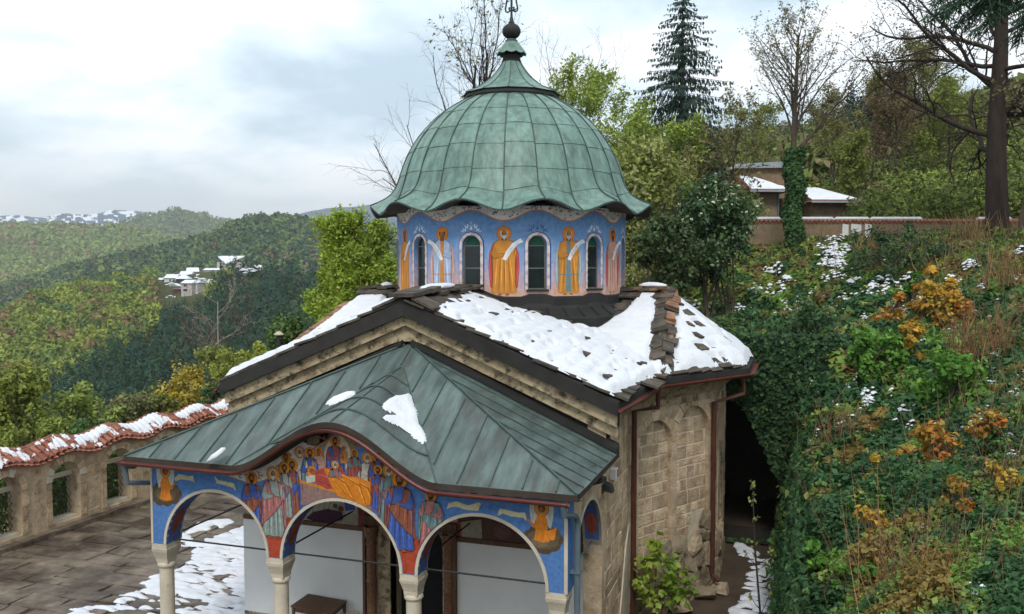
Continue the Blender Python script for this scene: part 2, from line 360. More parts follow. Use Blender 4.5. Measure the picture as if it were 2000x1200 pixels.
# window with slab sill in the far apse face
for c in (1.0, 2.55):
    mb = MB()
    mb.plate([(c - .5, 1.0), (c + .5, 1.0), (c + .5, 3.1), (c - .5, 3.1)], [[(c - .36, 1.05), (c + .36, 1.05), (c + .36, 2.45), (c - .36, 2.45)], arch_hole(c, .2, 2.62, 2.78)], fr2, .1, -.03)
    w = church(mb, 'window', 'cornice'); g = MB(); g.plate([(c - .4, 1.02), (c + .4, 1.02), (c + .4, 3.05), (c - .4, 3.05)], [], fr2, 0, -.11); g.build('pane', MT['glass'], w)
# --- stone blocks: each one a part, proud of its wall
def block(x0, x1, y0, y1, fr, d, mat='stone', name='stone_block'):
    o, ax, ay, n = [Vector(q) for q in fr]; j = lambda: R.uniform(-.008, .008); b = .012
    lo = [(x0 + j(), y0 + j()), (x1 + j(), y0 + j()), (x1 + j(), y1 + j()), (x0 + j(), y1 + j())]
    cx, cy = (x0 + x1) / 2, (y0 + y1) / 2
    P = [o + ax * x + ay * y - n * .004 for x, y in lo] + [o + ax * (x + (b if x < cx else -b)) + ay * (y + (b if y < cy else -b)) + n * (d * R.uniform(.6, 1.4)) for x, y in lo]
    m = MB(); m.hexa(P); return m.build(name, MT[mat], CHU)
def courses(fr, x0, x1, y0, y1, h, lw, d, skip, mat='stone', gap=.012):
    y = y0
    while y < y1 - .08:
        hh = min(h * R.uniform(.68, 1.32), y1 - y); x = x0 - R.uniform(0, lw * .6)
        while x < x1:
            w = lw * R.uniform(.45, 1.7); a, b = max(x, x0) + gap, min(x + w, x1) - gap
            if b - a > .08 and not skip((a + b) / 2, y + hh / 2, a, b, y, y + hh): block(a, b, y + gap, y + hh - gap, fr, d, mat)
            x += w
        y += hh
def inside_arch(x, y, cx, hw, z0, zs, m=.0):
    return (abs(x - cx) < hw + m and z0 - m < y < zs) or (y >= zs and (x - cx) ** 2 + (y - zs) ** 2 < (hw + m) ** 2)
def skipS(cx, cy, a, b, c, d):
    for x in (a, cx, b):
        for y in (c, d):
            if inside_arch(x, y, 14.95, 1.06, 0, 2.68, .06): return True
    return (a < 16.34 and d > 4.28) or d > 5.28
courses(FS, 13.87, 18.56, .0, 5.3, .33, .62, .014, skipS)
rockline = lambda x: 1.15 + .30 * x + .18 * math.sin(x * 5)
o1, ax1, ay1, n1 = fr1
frb = (o1 - n1 * .102, ax1, ay1, n1)
for (cx, hw, z0, zs) in NIC:
    courses(frb, cx - hw - .02, cx + hw + .02, .9, zs + hw + .05, .27, .42, .012, lambda mx, my, a, b, c, d: d < rockline(mx) or my > zs + hw + .06)
def skip1(mx, my, a, b, c, d):
    for (cx, hw, z0, zs) in NIC:
        for x in (a, mx, b):
            for y in (c, d):
                if inside_arch(x, y, cx, hw, 0, zs, .04): return True
    return d < rockline(mx) + .1 or b - a < .2
courses(fr1, .03, L1 - .02, 1.2, 5.25, .30, .50, .010, skip1)
def skip2(mx, my, a, b, c, d):
    for (cx, hw, z0, zs) in NIC2:
        for x in (a, mx, b):
            for y in (c, d):
                if inside_arch(x, y, cx, hw, 0, zs, .04): return True
    return False
courses(fr2, .03, L2, 1.4, 5.25, .34, .45, .012, skip2)
# voussoirs round the blind arches
for (cx, hw, z0, zs) in NIC:
    for k in range(7):
        t0, t1 = PI * (k + .06) / 7, PI * (k + .94) / 7; r0, r1 = hw + .01, hw + .20 + R.uniform(-.05, .05)
        mb = MB(); mb.plate([(cx + r0 * math.cos(t0), zs + r0 * math.sin(t0)), (cx + r1 * math.cos(t0), zs + r1 * math.sin(t0)), (cx + r1 * math.cos(t1), zs + r1 * math.sin(t1)), (cx + r0 * math.cos(t1), zs + r0 * math.sin(t1))], [], fr1, .02, .013 + R.uniform(0, .006))
        church(mb, 'arch_stone', 'stone')
# rough field stones at the foot of the apse
def boulder(c, sx, sy, sz, seed, mat='rock', name='field_stone', parent=None, fr=None):
    import bmesh
    rr = random.Random(seed); bm = bmesh.new()
    for k in range(16):
        d = Vector((rr.gauss(0, 1), rr.gauss(0, 1), rr.gauss(0, 1))).normalized(); d = Vector((max(-.72, min(.72, d.x)) * 1.3, max(-.72, min(.72, d.y)) * 1.3, max(-.6, min(.6, d.z)) * 1.5))
        p = Vector((d.x * sx, d.y * sy, d.z * sz))
        if fr: o, ax, ay, n = fr; p = ax * p.x + ay * p.y + n * p.z
        bm.verts.new(Vector(c) + p)
    bmesh.ops.convex_hull(bm, input=bm.verts)
    for v in [v for v in bm.verts if not v.link_faces]: bm.verts.remove(v)
    me = bpy.data.meshes.new(name); bm.to_mesh(me); bm.free(); me.materials.append(MT[mat])
    return link(name, me, parent or CHU)
k = 0
y = .1
while y < 2.3:
    x = R.uniform(.1, .3)
    while x < L1 + .05:
        w = R.uniform(.36, .72); h = R.uniform(.36, .6)
        if y < rockline(x) - .1:
            p = o1 + ax1 * min(x, L1 - .1) + ay1 * y - n1 * .015; boulder(p, w * .62, h * .66, R.uniform(.08, .13), 100 + k, 'rust' if k == 13 else 'rock', fr=fr1); k += 1
        x += w * .95
    y += R.uniform(.38, .46)
for k in range(7):      # round the far corner and at the wall foot
    p = Vector((-1.9, 21.5 + k * .3, .35 + .5 * (k % 2))); boulder(p, .12, .28, .4, 300 + k)
for k, (x, yy, z, s) in enumerate([(-2.5, 19.9, .12, .34), (-2.05, 20.75, .10, .30), (-1.75, 21.25, .08, .26), (-3.0, 19.0, .15, .36)]):
    boulder((x, yy, z), s, s * .8, s * .55, 340 + k)
# fallen plaster edge on the south wall beside the downpipe
mb = MB(); pts = [(18.58, .0), (18.58, 2.25), (18.2, 1.8), (17.9, 1.1), (17.6, .5), (17.55, 0)]
mb.plate(pts, [], FS, .03, .045); church(mb, 'plaster_patch', 'carved')
# --- cornice under the gable
def rake(dz, x): return RZ - .10 - dz - (RZ - E0[2]) / (E0[0] - XC) * abs(x - XC)
def band(lo, y0, t, flare=0.0, name='cornice', rnd=.0):
    xs = [XC + (E0[0] - .05 - XC) * q for q in np.linspace(-1, 1, 41)]
    top = [(x, rake(.10, x)) for x in xs]
    bot = [(x, min(rake(lo, x), RZ - .1 - lo - rnd * max(0, 1 - (abs(x - XC) / 1.1) ** 2) * .0 - (.0 if abs(x - XC) > .8 else .0))) for x in xs]
    if rnd:
        bot = [(x, (rake(lo, x) if abs(x - XC) > .95 else min(rake(lo, x), rake(lo, XC + .95) + .30 * math.sqrt(max(0, 1 - ((x - XC) / .95) ** 2))))) for x in xs]
    mb = MB(); mb.plate(top + bot[::-1], [], ((0, y0, 0), (1, 0, 0), UP, (0, -1, 0)), t); church(mb, name, 'cornice')
band(.42, 16.12, .28); band(.66, 16.24, .16, rnd=.3)
# side cornices under the eaves
def eave_band(a, b, z0, z1, out, name='cornice'):
    a, b = Vector(a), Vector(b); ax = (b - a).normalized(); n = Vector((ax.y, -ax.x, 0)); L = (b - a).length
    prof = [(-.05, z0), (.02, z0), (.05, z0 + (z1 - z0) * .3), (out * .5, z0 + (z1 - z0) * .62), (out, z1 - .04), (out, z1), (-.05, z1)]
    mb = MB(); m = len(prof)
    P0 = [a + n * x + Vector((0, 0, z)) for x, z in prof]; P1 = [b + n * x + Vector((0, 0, z)) for x, z in prof]
    mb.add(P0 + P1, [(i, (i + 1) % m, m + (i + 1) % m, m + i) for i in range(m)] + [tuple(range(m))[::-1], tuple(range(m, 2 * m))]); church(mb, name, 'cornice')
eave_band((SX, 16.42, 0), A_, 4.72, 5.24, .34); eave_band(A_ + ax1 * -.0, B_ + ax1 * .2, 4.72, 5.26, .40); eave_band(B_, C_, 4.72, 5.26, .40)
# --- slate roof deck, verge boards
def slab(poly, t=.13, mat='board', name='roof_deck'):
    n = len(poly); mb = MB(); mb.add(list(poly) + [(x, y, z - t) for x, y, z in poly], [tuple(range(n)), tuple(range(n, 2 * n))[::-1]] + [(i, (i + 1) % n, n + (i + 1) % n, n + i) for i in range(n)])
    return church(mb, name, mat)
def mirp(p): return (2 * XC - p[0], p[1], p[2])
CR = (XC + .17, 23.0, 7.15); RF = (XC, 16.02, RZ)
E1b = (E1[0], 46 - E1[1], E1[2])
for f in (lambda p: p, mirp):
    P = [RF, E0, E1]; slab([f(q) for q in (RF, E0, E1)]); slab([f(q) for q in (RF, E1, (XC, 23, 7.2))])
    slab([f(q) for q in (CR, E1, RD)]); slab([f(q) for q in (RD, E1, E2)]); slab([f(q) for q in (RD, E2, E3)]); slab([f(q) for q in (RD, E3, E1b)]); slab([f(q) for q in (CR, RD, E1b)])
slab([(XC, 23, 7.2), E1b, (-3.2, 31.4, 5.4), (XC, 31.4, 7.2)]); slab([mirp(q) for q in ((XC, 23, 7.2), E1b, (-3.2, 31.4, 5.4), (XC, 31.4, 7.2))])
for s in (-1, 1):
    mb = MB(); x1 = XC + s * (E0[0] - XC); y0, y1 = 16.0, 16.06
    for (a, b) in ((0, 1),):
        z0 = RZ - .02; z1 = E0[2] - .02; h = .25
        mb.hexa([(XC, y0, z0 - h - .05), (x1, y0, z1 - h), (x1, y1 + .08, z1 - h), (XC, y1 + .08, z0 - h - .05), (XC, y0, z0), (x1, y0, z1), (x1, y1 + .08, z1), (XC, y1 + .08, z0)])
    church(mb, 'verge_board', 'board')
# --- slates, each a part
def slate(c, ax, dn, w, l, t, mat='slate', lift=.0, name='roof_slate'):
    n = ax.cross(dn).normalized()
    if n.z < 0: n = -n
    j = lambda s: R.uniform(-s, s); tilt = R.uniform(.01, .05)
    P = []
    for (p, q) in ((-.5, -.5), (.5, -.5), (.5, .5), (-.5, .5)):
        P.append(c + ax * (w * p + j(.04)) + dn * (l * q + j(.03)) + n * (lift + (tilt if q > 0 else 0) + j(.008)))
    mb = MB(); mb.hexa([p for p in P] + [p + n * t for p in P]); return church(mb, name, mat)
def on_roof(X, Y, dx, dy):
    z = float(roofz(X, Y)); z2 = float(roofz(X + dx * .05, Y + dy * .05)); return Vector((X, Y, z)), Vector((dx * .05, dy * .05, z2 - z)).normalized()
cnt = 0
Xr = XC + .25; row = 0
while Xr < -2.9:                                   # nave, south slope
    y = 16.1 + R.uniform(-.15, .1)
    while y < 22:
        w = R.uniform(.36, .62); X, Y = Xr, y + w / 2
        z, rg = roofz(X, Y, True)
        if rg == 0 and Y < 22 and (X - XC) ** 2 + (Y - YD) ** 2 > 3.1 ** 2 and X < lerp(-3.2, -2.85, (Y - 16.02) / 2.78) and cnt < 185:
            p, d = on_roof(X, Y, 1, 0); pk = R.random() < .22 and Y > 16.6 and X > XC + .8; slate(p, Vector((0, 1, 0)), d, (w * R.uniform(.3, .62)) if pk else w + .03, .2 if pk else .5, R.uniform(.05, .07) if pk else R.uniform(.03, .055), lift=R.uniform(.07, .10) if pk else .005); cnt += 1
        y += w
    Xr += .34
Yr = 22.8
while Yr > 18.8:                                    # south arm, front slope
    x = -4.8
    while x < -2.8:
        w = R.uniform(.36, .6); X, Y = x + w / 2, Yr; z, rg = roofz(X, Y, True)
        if rg == 1 and (X - XC) ** 2 + (Y - YD) ** 2 > 3.2 ** 2 and cnt < 240:
            p, d = on_roof(X, Y, 0, -1); slate(p, Vector((1, 0, 0)), d, w + .03, .5, R.uniform(.03, .055), 'rust' if X > -3.6 and R.random() < .6 else 'slate'); cnt += 1
        x += w
    Yr -= .36
a1 = Vector((E2[0] - E1[0], E2[1] - E1[1], 0)); l1 = a1.length; a1.normalize(); nn1 = Vector((a1.y, -a1.x, 0))
q = -.1
while q > -2.6:                                     # apse, first face
    s = .0
    while s < l1:
        w = R.uniform(.36, .6); P = Vector(E1) + a1 * (s + w / 2) + nn1 * (q - .12); z, rg = roofz(P.x, P.y, True)
        if rg == 2 and cnt < 292:
            p, d = on_roof(P.x, P.y, nn1.x, nn1.y); pk = R.random() < .33; slate(p, a1, d, (w * R.uniform(.3, .6)) if pk else w + .03, .26 if pk else .5, R.uniform(.05, .08) if pk else R.uniform(.03, .055), lift=R.uniform(.075, .115) if pk else 0); cnt += 1
        s += w
    q -= .35
# the hip is laid with bare bigger slabs, the ridges with upright stones
for k in range(15):
    t = (k + .5) / 15; P = Vector(RD).lerp(Vector(E1), t * .84); d = (Vector(E1) - Vector(RD)).normalized(); ax = d.cross(Vector((0, 0, 1))).normalized()
    for s in (-1, 1):
        c = P + ax * s * R.uniform(.04, .17) + d * R.uniform(-.12, .12) + Vector((0, 0, R.uniform(.0, .06))); slate(c, (ax * s + Vector((0, 0, -.32))).normalized(), d, R.uniform(.22, .42), R.uniform(.3, .55), R.uniform(.03, .06), 'rust' if (k < 9 and s < 0 and R.random() < .45) else 'slate', lift=R.uniform(.0, .05), name='hip_slate')
for k in range(9):
    P = Vector((XC + R.uniform(-.04, .04), 16.15 + k * .42, RZ + .02)); slate(P + Vector((0, 0, .04 + .03 * (k % 3))), Vector((1, 0, 0)), Vector((0, 1, 0)), R.uniform(.5, .75), .5, R.uniform(.06, .1), lift=.0, name='ridge_slate')
    for s in (-1, 1): slate(P + Vector((s * .42, .05, -.12)), Vector((s * 1, 0, -.42)).normalized(), Vector((0, 1, 0)), R.uniform(.5, .7), .45, .05, name='ridge_slate')
for s in (1, -1):
    for k in range(5):
        P = Vector((XC + s * (3.25 + k * .28), 23 + R.uniform(-.05, .05), 7.2)); slate(P + Vector((0, 0, .03 * (k % 2))), Vector((0, 1, 0)), Vector((1, 0, 0)), R.uniform(.5, .7), .36, .08, 'rust' if k % 2 and s > 0 else 'slate', name='ridge_slate')
        slate(P + Vector((0, -.35, -.10)), Vector((1, 0, 0)), Vector((0, -1, -.4)).normalized(), .34, .45, .05, name='ridge_slate')
for k in range(9):                                 # verge slates on the far (north) side of the gable
    t = (k + .5) / 9; P = Vector((XC, 16.25, RZ)).lerp(Vector((2 * XC - E0[0], 16.25, E0[2])), t); d = Vector((2 * XC - E0[0] - XC, 0, E0[2] - RZ)).normalized()
    slate(P, Vector((0, 1, 0)), d, .5, .56, .05, name='verge_slate')
# north apse face in grey sheet metal, orange slab on its hip
a, b, c = [Vector(mirp(q)) for q in (RD, E1, E2)]
for k in range(5):
    t0, t1 = k / 5, (k + 1) / 5; p0, p1 = b.lerp(c, t0), b.lerp(c, t1); mb = MB(); up = Vector((0, 0, .03))
    mb.add([a + up, p0 + up, p1 + up, a, p0, p1], [(0, 1, 2), (3, 5, 4), (0, 3, 4, 1), (1, 4, 5, 2), (2, 5, 3, 0)]); church(mb, 'metal_roof_panel', 'greysheet')
    mb = MB(); mb.tube([a + up * 1.5, p1 + up * 1.5], .02, 5); church(mb, 'roof_seam', 'darkmetal')
for k in range(7):
    t = .28 + k * .1; P = a.lerp(b, t); d = (b - a).normalized(); ax = d.cross(Vector((0, 0, 1))).normalized(); slate(P + Vector((0, 0, .05)), ax, d, .42, .5, .06, 'rust', name='hip_slate')
# --- gutters and downpipes of the nave
def gutter(pts, name='gutter', r=.065, mat='gutter'):
    mb = MB(); P = [Vector(p) for p in pts]; n = 8; vs = []; fs = []
    for i, p in enumerate(P):
        d = (P[min(i + 1, len(P) - 1)] - P[max(i - 1, 0)]); d.z = 0 if abs(d.z) < 1 else d.z; d.normalize(); s = Vector((d.y, -d.x, 0)).normalized()
        for q, rr in ((0, r), (1, r * .86)):
            for k in range(n + 1):
                t = PI + PI * k / n; vs.append(p + s * math.cos(t) * rr + Vector((0, 0, math.sin(t) * rr)))
    m = 2 * (n + 1)
    for i in range(len(P) - 1):
        for k in range(n):
            fs.append((i * m + k, i * m + k + 1, (i + 1) * m + k + 1, (i + 1) * m + k)); fs.append((i * m + n + 1 + k, (i + 1) * m + n + 1 + k, (i + 1) * m + n + 2 + k, i * m + n + 2 + k))
        for k in (0, n): fs.append((i * m + k, (i + 1) * m + k, (i + 1) * m + n + 1 + k, i * m + n + 1 + k))
    mb.add(vs, fs); return church(mb, name, mat)
gutter([(E0[0] + .06, E0[1] - .1, E0[2] - .13), (E1[0] + .07, E1[1] - .03, E1[2] - .14), (E2[0] + .08, E2[1] - .03, E2[2] - .13), (E3[0] + .08, E3[1], E3[2] - .13)])
gutter([mirp((E0[0] + .06, E0[1] - .1, E0[2] - .13)), mirp((E1[0] + .07, E1[1], E1[2] - .14))])
mb = MB(); g = Vector((E1[0] - .02, E1[1] - .12, 5.28)); w = A_ + Vector((.10, -.06, 0)) + n1 * .06
mb.tube([g, g - Vector((0, 0, .42)), Vector((w.x, w.y, 4.78)), Vector((w.x, w.y, .05))], .06, 8); church(mb, 'downpipe', 'brownpipe')
w = B_ - ax1 * .12 + n1 * .1; g = Vector((E2[0] - .12, E2[1] - .12, 5.28))
mb = MB(); mb.tube([g, g - Vector((0, 0, .5)), Vector((w.x, w.y, 4.62)), Vector((w.x, w.y, .45)), Vector((w.x, w.y, .32)) + n1 * .2], .06, 8); church(mb, 'downpipe', 'brownpipe')

# ================================================================== PORCH
CXS = [-11.57, -9.01, -6.33, -3.70]; PH = .17; SPR = 2.6
XL, XR = CXS[0] - PH, SX
EV = 13.08; EH = 4.38; EZ = 4.34
def Bw(u): return np.where(np.abs(u) < 1.98, .5 * (1 + np.cos(PI * np.clip(u / 1.98, -1, 1))), 0.) ** .85
def porchz(u, v):
    u = np.asarray(u, float); v = np.asarray(v, float)
    w = np.maximum(1 - v / 2.6, 1e-3)
    front = EZ + .61 * v + np.where(v < 2.6, (.90 - .346 * v) * Bw((u - .06 * v) / w), 0)
    side = EZ + .45 * (EH - np.abs(u))
    lift = .10 * np.clip(1 - v / .9, 0, 1) ** 2 * 0
    return np.minimum(front, side)
def wall_top(x): u = x - XC; return 4.17 + .86 * float(Bw(u))
out = []
for i, c in enumerate(CXS):
    a = XL if i == 0 else c - PH; b = XR if i == 3 else c + PH
    out += [(a, SPR), (b, SPR)]
    if i < 3:
        n = CXS[i + 1] - PH; m_ = (b + n) / 2; r = (n - b) / 2
        out += [(m_ - r * math.cos(PI * k / 22), SPR + r * math.sin(PI * k / 22)) for k in range(1, 22)]
ARC = [((CXS[i] + CXS[i + 1]) / 2, (CXS[i + 1] - CXS[i]) / 2 - PH) for i in range(3)]
tops = [(x, wall_top(x)) for x in np.linspace(XR, XL, 70)]
mb = MB(); mb.col = (.080, .185, .43); mb.plate(out + tops, [], FA, .40)
church(mb, 'arcade_wall', 'fresco', cols=True)
# cream mouldings round the arches and along the edges
for (m_, r) in ARC:
    pts = [(m_ + r * math.cos(PI * k / 26), SPR + r * math.sin(PI * k / 26)) for k in range(27)]
    church(strip(pts[::-1], .055, .014, .43), 'arch_moulding', 'carved')
church(strip([(XL + .045, 2.6), (XL + .045, 4.2)], .045, .012, .03), 'edge_moulding', 'carved')
church(strip([(XR, 2.6), (XR, 4.24)], .06, .012, .03), 'edge_moulding', 'carved')
# painted soffits with a medallion at each springing
for i, (m_, r) in enumerate(ARC):
    for s in (-1, 1):
        mb = MB(); N = 9; vs = []; q0, q1 = YP + .05, YP + .37; rr = r - .004
        for k in range(N):
            t = PI * .46 * k / (N - 1) + .03; x = m_ + s * rr * math.cos(t); z = SPR + rr * math.sin(t); vs += [(x, q0, z), (x, q1, z)]
        mb.col = (.075, .12, .33); mb.add(vs, [(2 * k, 2 * k + 1, 2 * k + 3, 2 * k + 2) for k in range(N - 1)])
        rr = r - .008; cm = .42
        for col, sc in (((.25, .06, .03), 1), ((.10, .03, .02), .62), ((.30, .12, .05), .3)):
            vs = []; rr -= .002
            for k in range(12):
                a = 2 * PI * k / 12; t = cm + sc * (.20 + .04 * (k % 2)) * math.sin(a) * 1.15; y = (q0 + q1) / 2 + .115 * sc * math.cos(a); vs.append((m_ + s * rr * math.cos(t), y, SPR + rr * math.sin(t)))
            mb.col = col; mb.add(vs, [tuple(range(12))])
        church(mb, 'painted_soffit', 'fresco', cols=True, fix=False)
# columns
for i, c in enumerate(CXS):
    cy = YP + .2; col = MB()
    col.lathe([(.155, .0), (.155, .08), (.14, .12), (.135, 2.12)], (c, cy, 0), 20); o = church(col, 'column', 'carved', smooth=False)
    for p in o.data.polygons: p.use_smooth = True
    cap = MB(); cap.lathe([(.134, 2.10), (.16, 2.12), (.172, 2.15), (.165, 2.185), (.14, 2.21)], (c, cy, 0), 20)
    lv = [(.128, .13, 2.20), (.132, .14, 2.28), (.15, .17, 2.37), (.172, .197, 2.44), (.18, .205, 2.49), (.18, .205, 2.505), (.172, .20, 2.507), (.172, .20, 2.598)]
    vs = []; fs = []
    for (a, b, z) in lv: vs += [(c - a, cy - b, z), (c + a, cy - b, z), (c + a, cy + b, z), (c - a, cy + b, z)]
    for k in range(len(lv) - 1):
        for q in range(4): fs.append((4 * k + q, 4 * k + (q + 1) % 4, 4 * k + 4 + (q + 1) % 4, 4 * k + 4 + q))
    fs += [(3, 2, 1, 0), tuple(range(len(vs) - 4, len(vs)))]
    cap.add(vs, fs); church(cap, 'capital', 'carved')
# tie rods
for i in range(3):
    mb = MB(); mb.tube([(CXS[i] + .12, YP + .2, 2.66), (CXS[i + 1] - .12, YP + .2, 2.66)], .018, 6); church(mb, 'tie_rod', 'iron')
for i, c in enumerate(CXS):
    mb = MB(); mb.tube([(c, YP + .35, 2.66), (c, YW + .02, 2.66)], .018, 6); church(mb, 'tie_rod', 'iron' if i < 3 else 'greypipe')
# floor, skirting, white dado, rail, upper fresco, doorway, ceiling
mb = MB(); mb.box((XL - .3, YP - .3, -.05), (XR + .3, YW, .03)); church(mb, 'porch_floor', 'pave')
for x0, x1 in ((NX + .012, -8.72), (-6.60, SX - .364)):
    mb = MB(); mb.box((x0, YW - .05, .16), (x1, YW - .002, 2.26)); church(mb, 'white_dado', 'white')
    mb = MB(); mb.box((x0, YW - .06, .031), (x1, YW - .002, .158)); church(mb, 'skirting', 'cornice')
    mb = MB(); mb.box((x0, YW - .075, 2.262), (x1, YW - .002, 2.36)); church(mb, 'dado_rail', 'wood')
    mb = MB(); mb.col = (.30, .27, .22) if x0 < -9 else (.10, .06, .045); mb.box((x0, YW - .03, 2.362), (x1, YW - .002, 4.15)); church(mb, 'upper_fresco', 'fresco', cols=True)
mb = MB(); mb.box((NX + .36, YP + .4, 4.16), (SX - .36, YW - .03, 4.2)); church(mb, 'porch_ceiling', 'soffit')
for x in (-8.53, -6.76):
    mb = MB(); mb.box((x - .19, YW - .16, .031), (x - .13 if x < -7 else x + .0, YW - .003, 2.42)) if x < -7 else mb.box((x + .10, YW - .16, .031), (x + .16, YW - .003, 2.42)); church(mb, 'frame_board', 'wood')
    mb = MB(); mb.lathe([(.10, .031), (.10, .5), (.12, .52), (.10, .56), (.10, 1.2), (.115, 1.22), (.115, 1.26), (.10, 1.28), (.10, 2.0), (.125, 2.03), (.10, 2.07), (.10, 2.14), (.135, 2.2), (.15, 2.42)], (x, YW - .12, 0), 16); church(mb, 'door_column', 'carvedwood', smooth=True)
mb = MB(); mb.box((-8.72, YW - .10, 2.42), (-6.60, YW - .002, 2.62)); church(mb, 'door_lintel', 'wood')
mb = MB(); mb.plate([(-8.42, .03), (-6.87, .03), (-6.87, 3.2), (-8.42, 3.2)], [[(x, max(y, .04)) for x, y in door]], FW, .3, .04); church(mb, 'door_surround', 'cornice')
mb = MB(); mb.box((-8.2, YW + .5, 0), (-6.85, YW + .56, 2.7)); church(mb, 'doorway_dark', 'black')  # near-black sheet behind the open doorway, standing in for the shade inside
# --- porch roof: every sheet between two seams is a part
du = dv = .055
us = np.arange(-EH, EH + 1e-6, EH * 2 / 160); vs_ = np.linspace(0, 3.31, 61)
UU, VV = np.meshgrid((us[:-1] + us[1:]) / 2, (vs_[:-1] + vs_[1:]) / 2, indexing='ij')
zf = EZ + .61 * VV; side = EZ + .45 * (EH - np.abs(UU)); bump = np.where(VV < 2.6, (.90 - .346 * VV) * Bw((UU - .06 * VV) / np.maximum(1 - VV / 2.6, 1e-3)), 0)
isside = side < zf + bump; iseb = (~isside) & (np.abs(UU - .06 * VV) < 1.98 * np.maximum(1 - VV / 2.6, 0))
pid = np.where(isside, np.where(UU < 0, 100, 200) + np.floor(VV / .47).astype(int), np.where(iseb, 300 + np.floor(VV / .52).astype(int) * 2 + (UU > .06 * VV), np.floor((UU + EH) / .56).astype(int)))
G = np.stack([XC + us[:, None] + 0 * vs_[None, :], EV + vs_[None, :] + 0 * us[:, None], porchz(us[:, None], vs_[None, :]) + .012 * (fbm(us[:, None] * 2.5, vs_[None, :] * 2.5, 5) - .5)], -1)
nv = len(vs_)
for p in np.unique(pid):
    I, J = np.nonzero(pid == p)
    if len(I) < 3: continue
    q = np.stack([I * nv + J, (I + 1) * nv + J, (I + 1) * nv + J + 1, I * nv + J + 1], 1); uq, inv = np.unique(q.ravel(), return_inverse=True)
    me = np_mesh('roof_sheet', G.reshape(-1, 3)[uq], inv.reshape(-1, 4), MT['sheet'], smooth=True); link('roof_sheet', me, CHU)
def pz(u, v, h=.015): return (XC + u, EV + v, float(porchz(u, v)) + h)
def seamline(pts, r=.016, name='roof_seam'):
    mb = MB(); mb.tube(pts, r, 5); church(mb, name, 'seam')
for k in range(1, 17):                              # seams on the front slope
    u = -EH + k * .56 * 1.0
    if u > EH - .1: break
    v0 = 0.02; vv = [v for v in np.linspace(0.02, 3.28, 30) if (EZ + .45 * (EH - abs(u))) > (EZ + .61 * v) and abs(u - .06 * v) > 1.98 * max(1 - v / 2.6, 0) - .02]
    if len(vv) > 2: seamline([pz(u, v) for v in vv])
for s in (-1, 1):                                   # seams on the side slopes, hips, valleys
    for k in range(1, 8):
        v = k * .47
        if v > 3.25: break
        umin = max(0.02, EH - .61 * v / .45); uu = np.linspace(EH - .01, umin, 14); seamline([pz(s * u, v) for u in uu])
    seamline([pz(s * (EH - t * 4.3), t * 4.3 * .45 / .61, .02) for t in np.linspace(0, 1, 20)], .022, 'hip_seam')
    seamline([pz(s * 1.98 * (1 - v / 2.6) + .06 * v, v, .012) for v in np.linspace(0, 2.55, 16)], .012)
for k in range(1, 5):                               # arched seams across the eyebrow
    v = .52 * k; w = 1.98 * (1 - v / 2.6); seamline([pz(u + .06 * v, v, .018) for u in np.linspace(-w, w, 28)], .02)
seamline([pz(.06 * v, v) for v in np.linspace(0.02, 2.5, 10)], .012)
# dark upstand between roof and wall
mb = MB(); xs = np.linspace(-4.2, 4.2, 43); vs = []
for u in xs: z = float(EZ + .45 * (EH - abs(u))); vs += [(XC + u, YW - .02, z - .05), (XC + u, YW - .02, min(rake(.50, XC + u), z + .62))]
mb.add(vs, [(2 * i, 2 * i + 2, 2 * i + 3, 2 * i + 1) for i in range(len(xs) - 1)]); church(mb, 'flashing', 'darkmetal')
for s in (-1, 1):                                   # sloping drip board along the rake of the porch roof
    P = [(XC + s * u, y, EZ + .45 * (EH - u) + dz) for u in (.1, EH) for (y, dz) in ((YW - .02, -.02), (YW - .02, .17), (YW - .26, .10), (YW - .26, .02))]
    mb = MB(); mb.hexa([P[0], P[4], P[7], P[3], P[1], P[5], P[6], P[2]]); church(mb, 'flashing', 'darkmetal')
# eaves: boarded soffit, fascia and gutter
xs = np.linspace(-EH, EH, 90)
mb = MB(); vs = []
for u in xs:
    z = float(porchz(u, 0)); vs += [(XC + u, EV - .005, z + .005), (XC + u, EV - .005, z - .10), (XC + u, YP + .02, wall_top(XC + u) - .01)]
mb.add(vs, [(3 * i + a, 3 * i + 3 + a, 3 * i + 4 + a, 3 * i + 1 + a) for i in range(len(xs) - 1) for a in (0, 1)]); church(mb, 'eaves_board', 'soffit')
for s in (-1, 1):
    x1 = XC + s * EH; x0 = XC + s * 4.15
    mb = MB(); mb.hexa([(x0, EV, EZ - .12), (x1, EV, EZ - .10), (x1, YW, EZ - .10), (x0, YW, EZ - .12), (x0, EV, EZ - .07), (x1, EV, EZ - .02), (x1, YW, EZ - .02), (x0, YW, EZ - .07)]); church(mb, 'eaves_board', 'soffit')
gutter([(XC + u, EV - .07, float(porchz(np.clip(u, -EH, EH), 0)) - .11 - .02 * (u / EH)) for u in np.linspace(-EH - .06, EH - .12, 70)], r=.06)
gutter([(XC - EH - .06, EV - .02, EZ - .09), (XC - EH - .06, YW, EZ - .09)], r=.06)
# grey downpipes at both ends of the porch
mb = MB(); mb.tube([(-12.02, YP - .36, 4.2), (-12.02, YP - .3, 3.82), (-11.86, YP + .25, 3.7), (-11.80, YP + .42, 3.6), (-11.72, YP + .46, 2.6), (-11.72, YP + .46, .05)], .052, 8); church(mb, 'downpipe', 'greypipe')
mb = MB(); mb.tube([(SX + .04, EV - .07, 4.18), (SX + .04, EV - .02, 4.02), (SX + .10, YP + .12, 3.86), (SX + .11, YP + .2, 3.74), (SX + .11, YP + .2, .05)], .052, 8); church(mb, 'downpipe', 'greypipe')
for z in (2.9, 1.2):
    mb = MB(); mb.box((SX, YP + .13, z), (SX + .17, YP + .27, z + .03)); church(mb, 'pipe_bracket', 'greypipe')
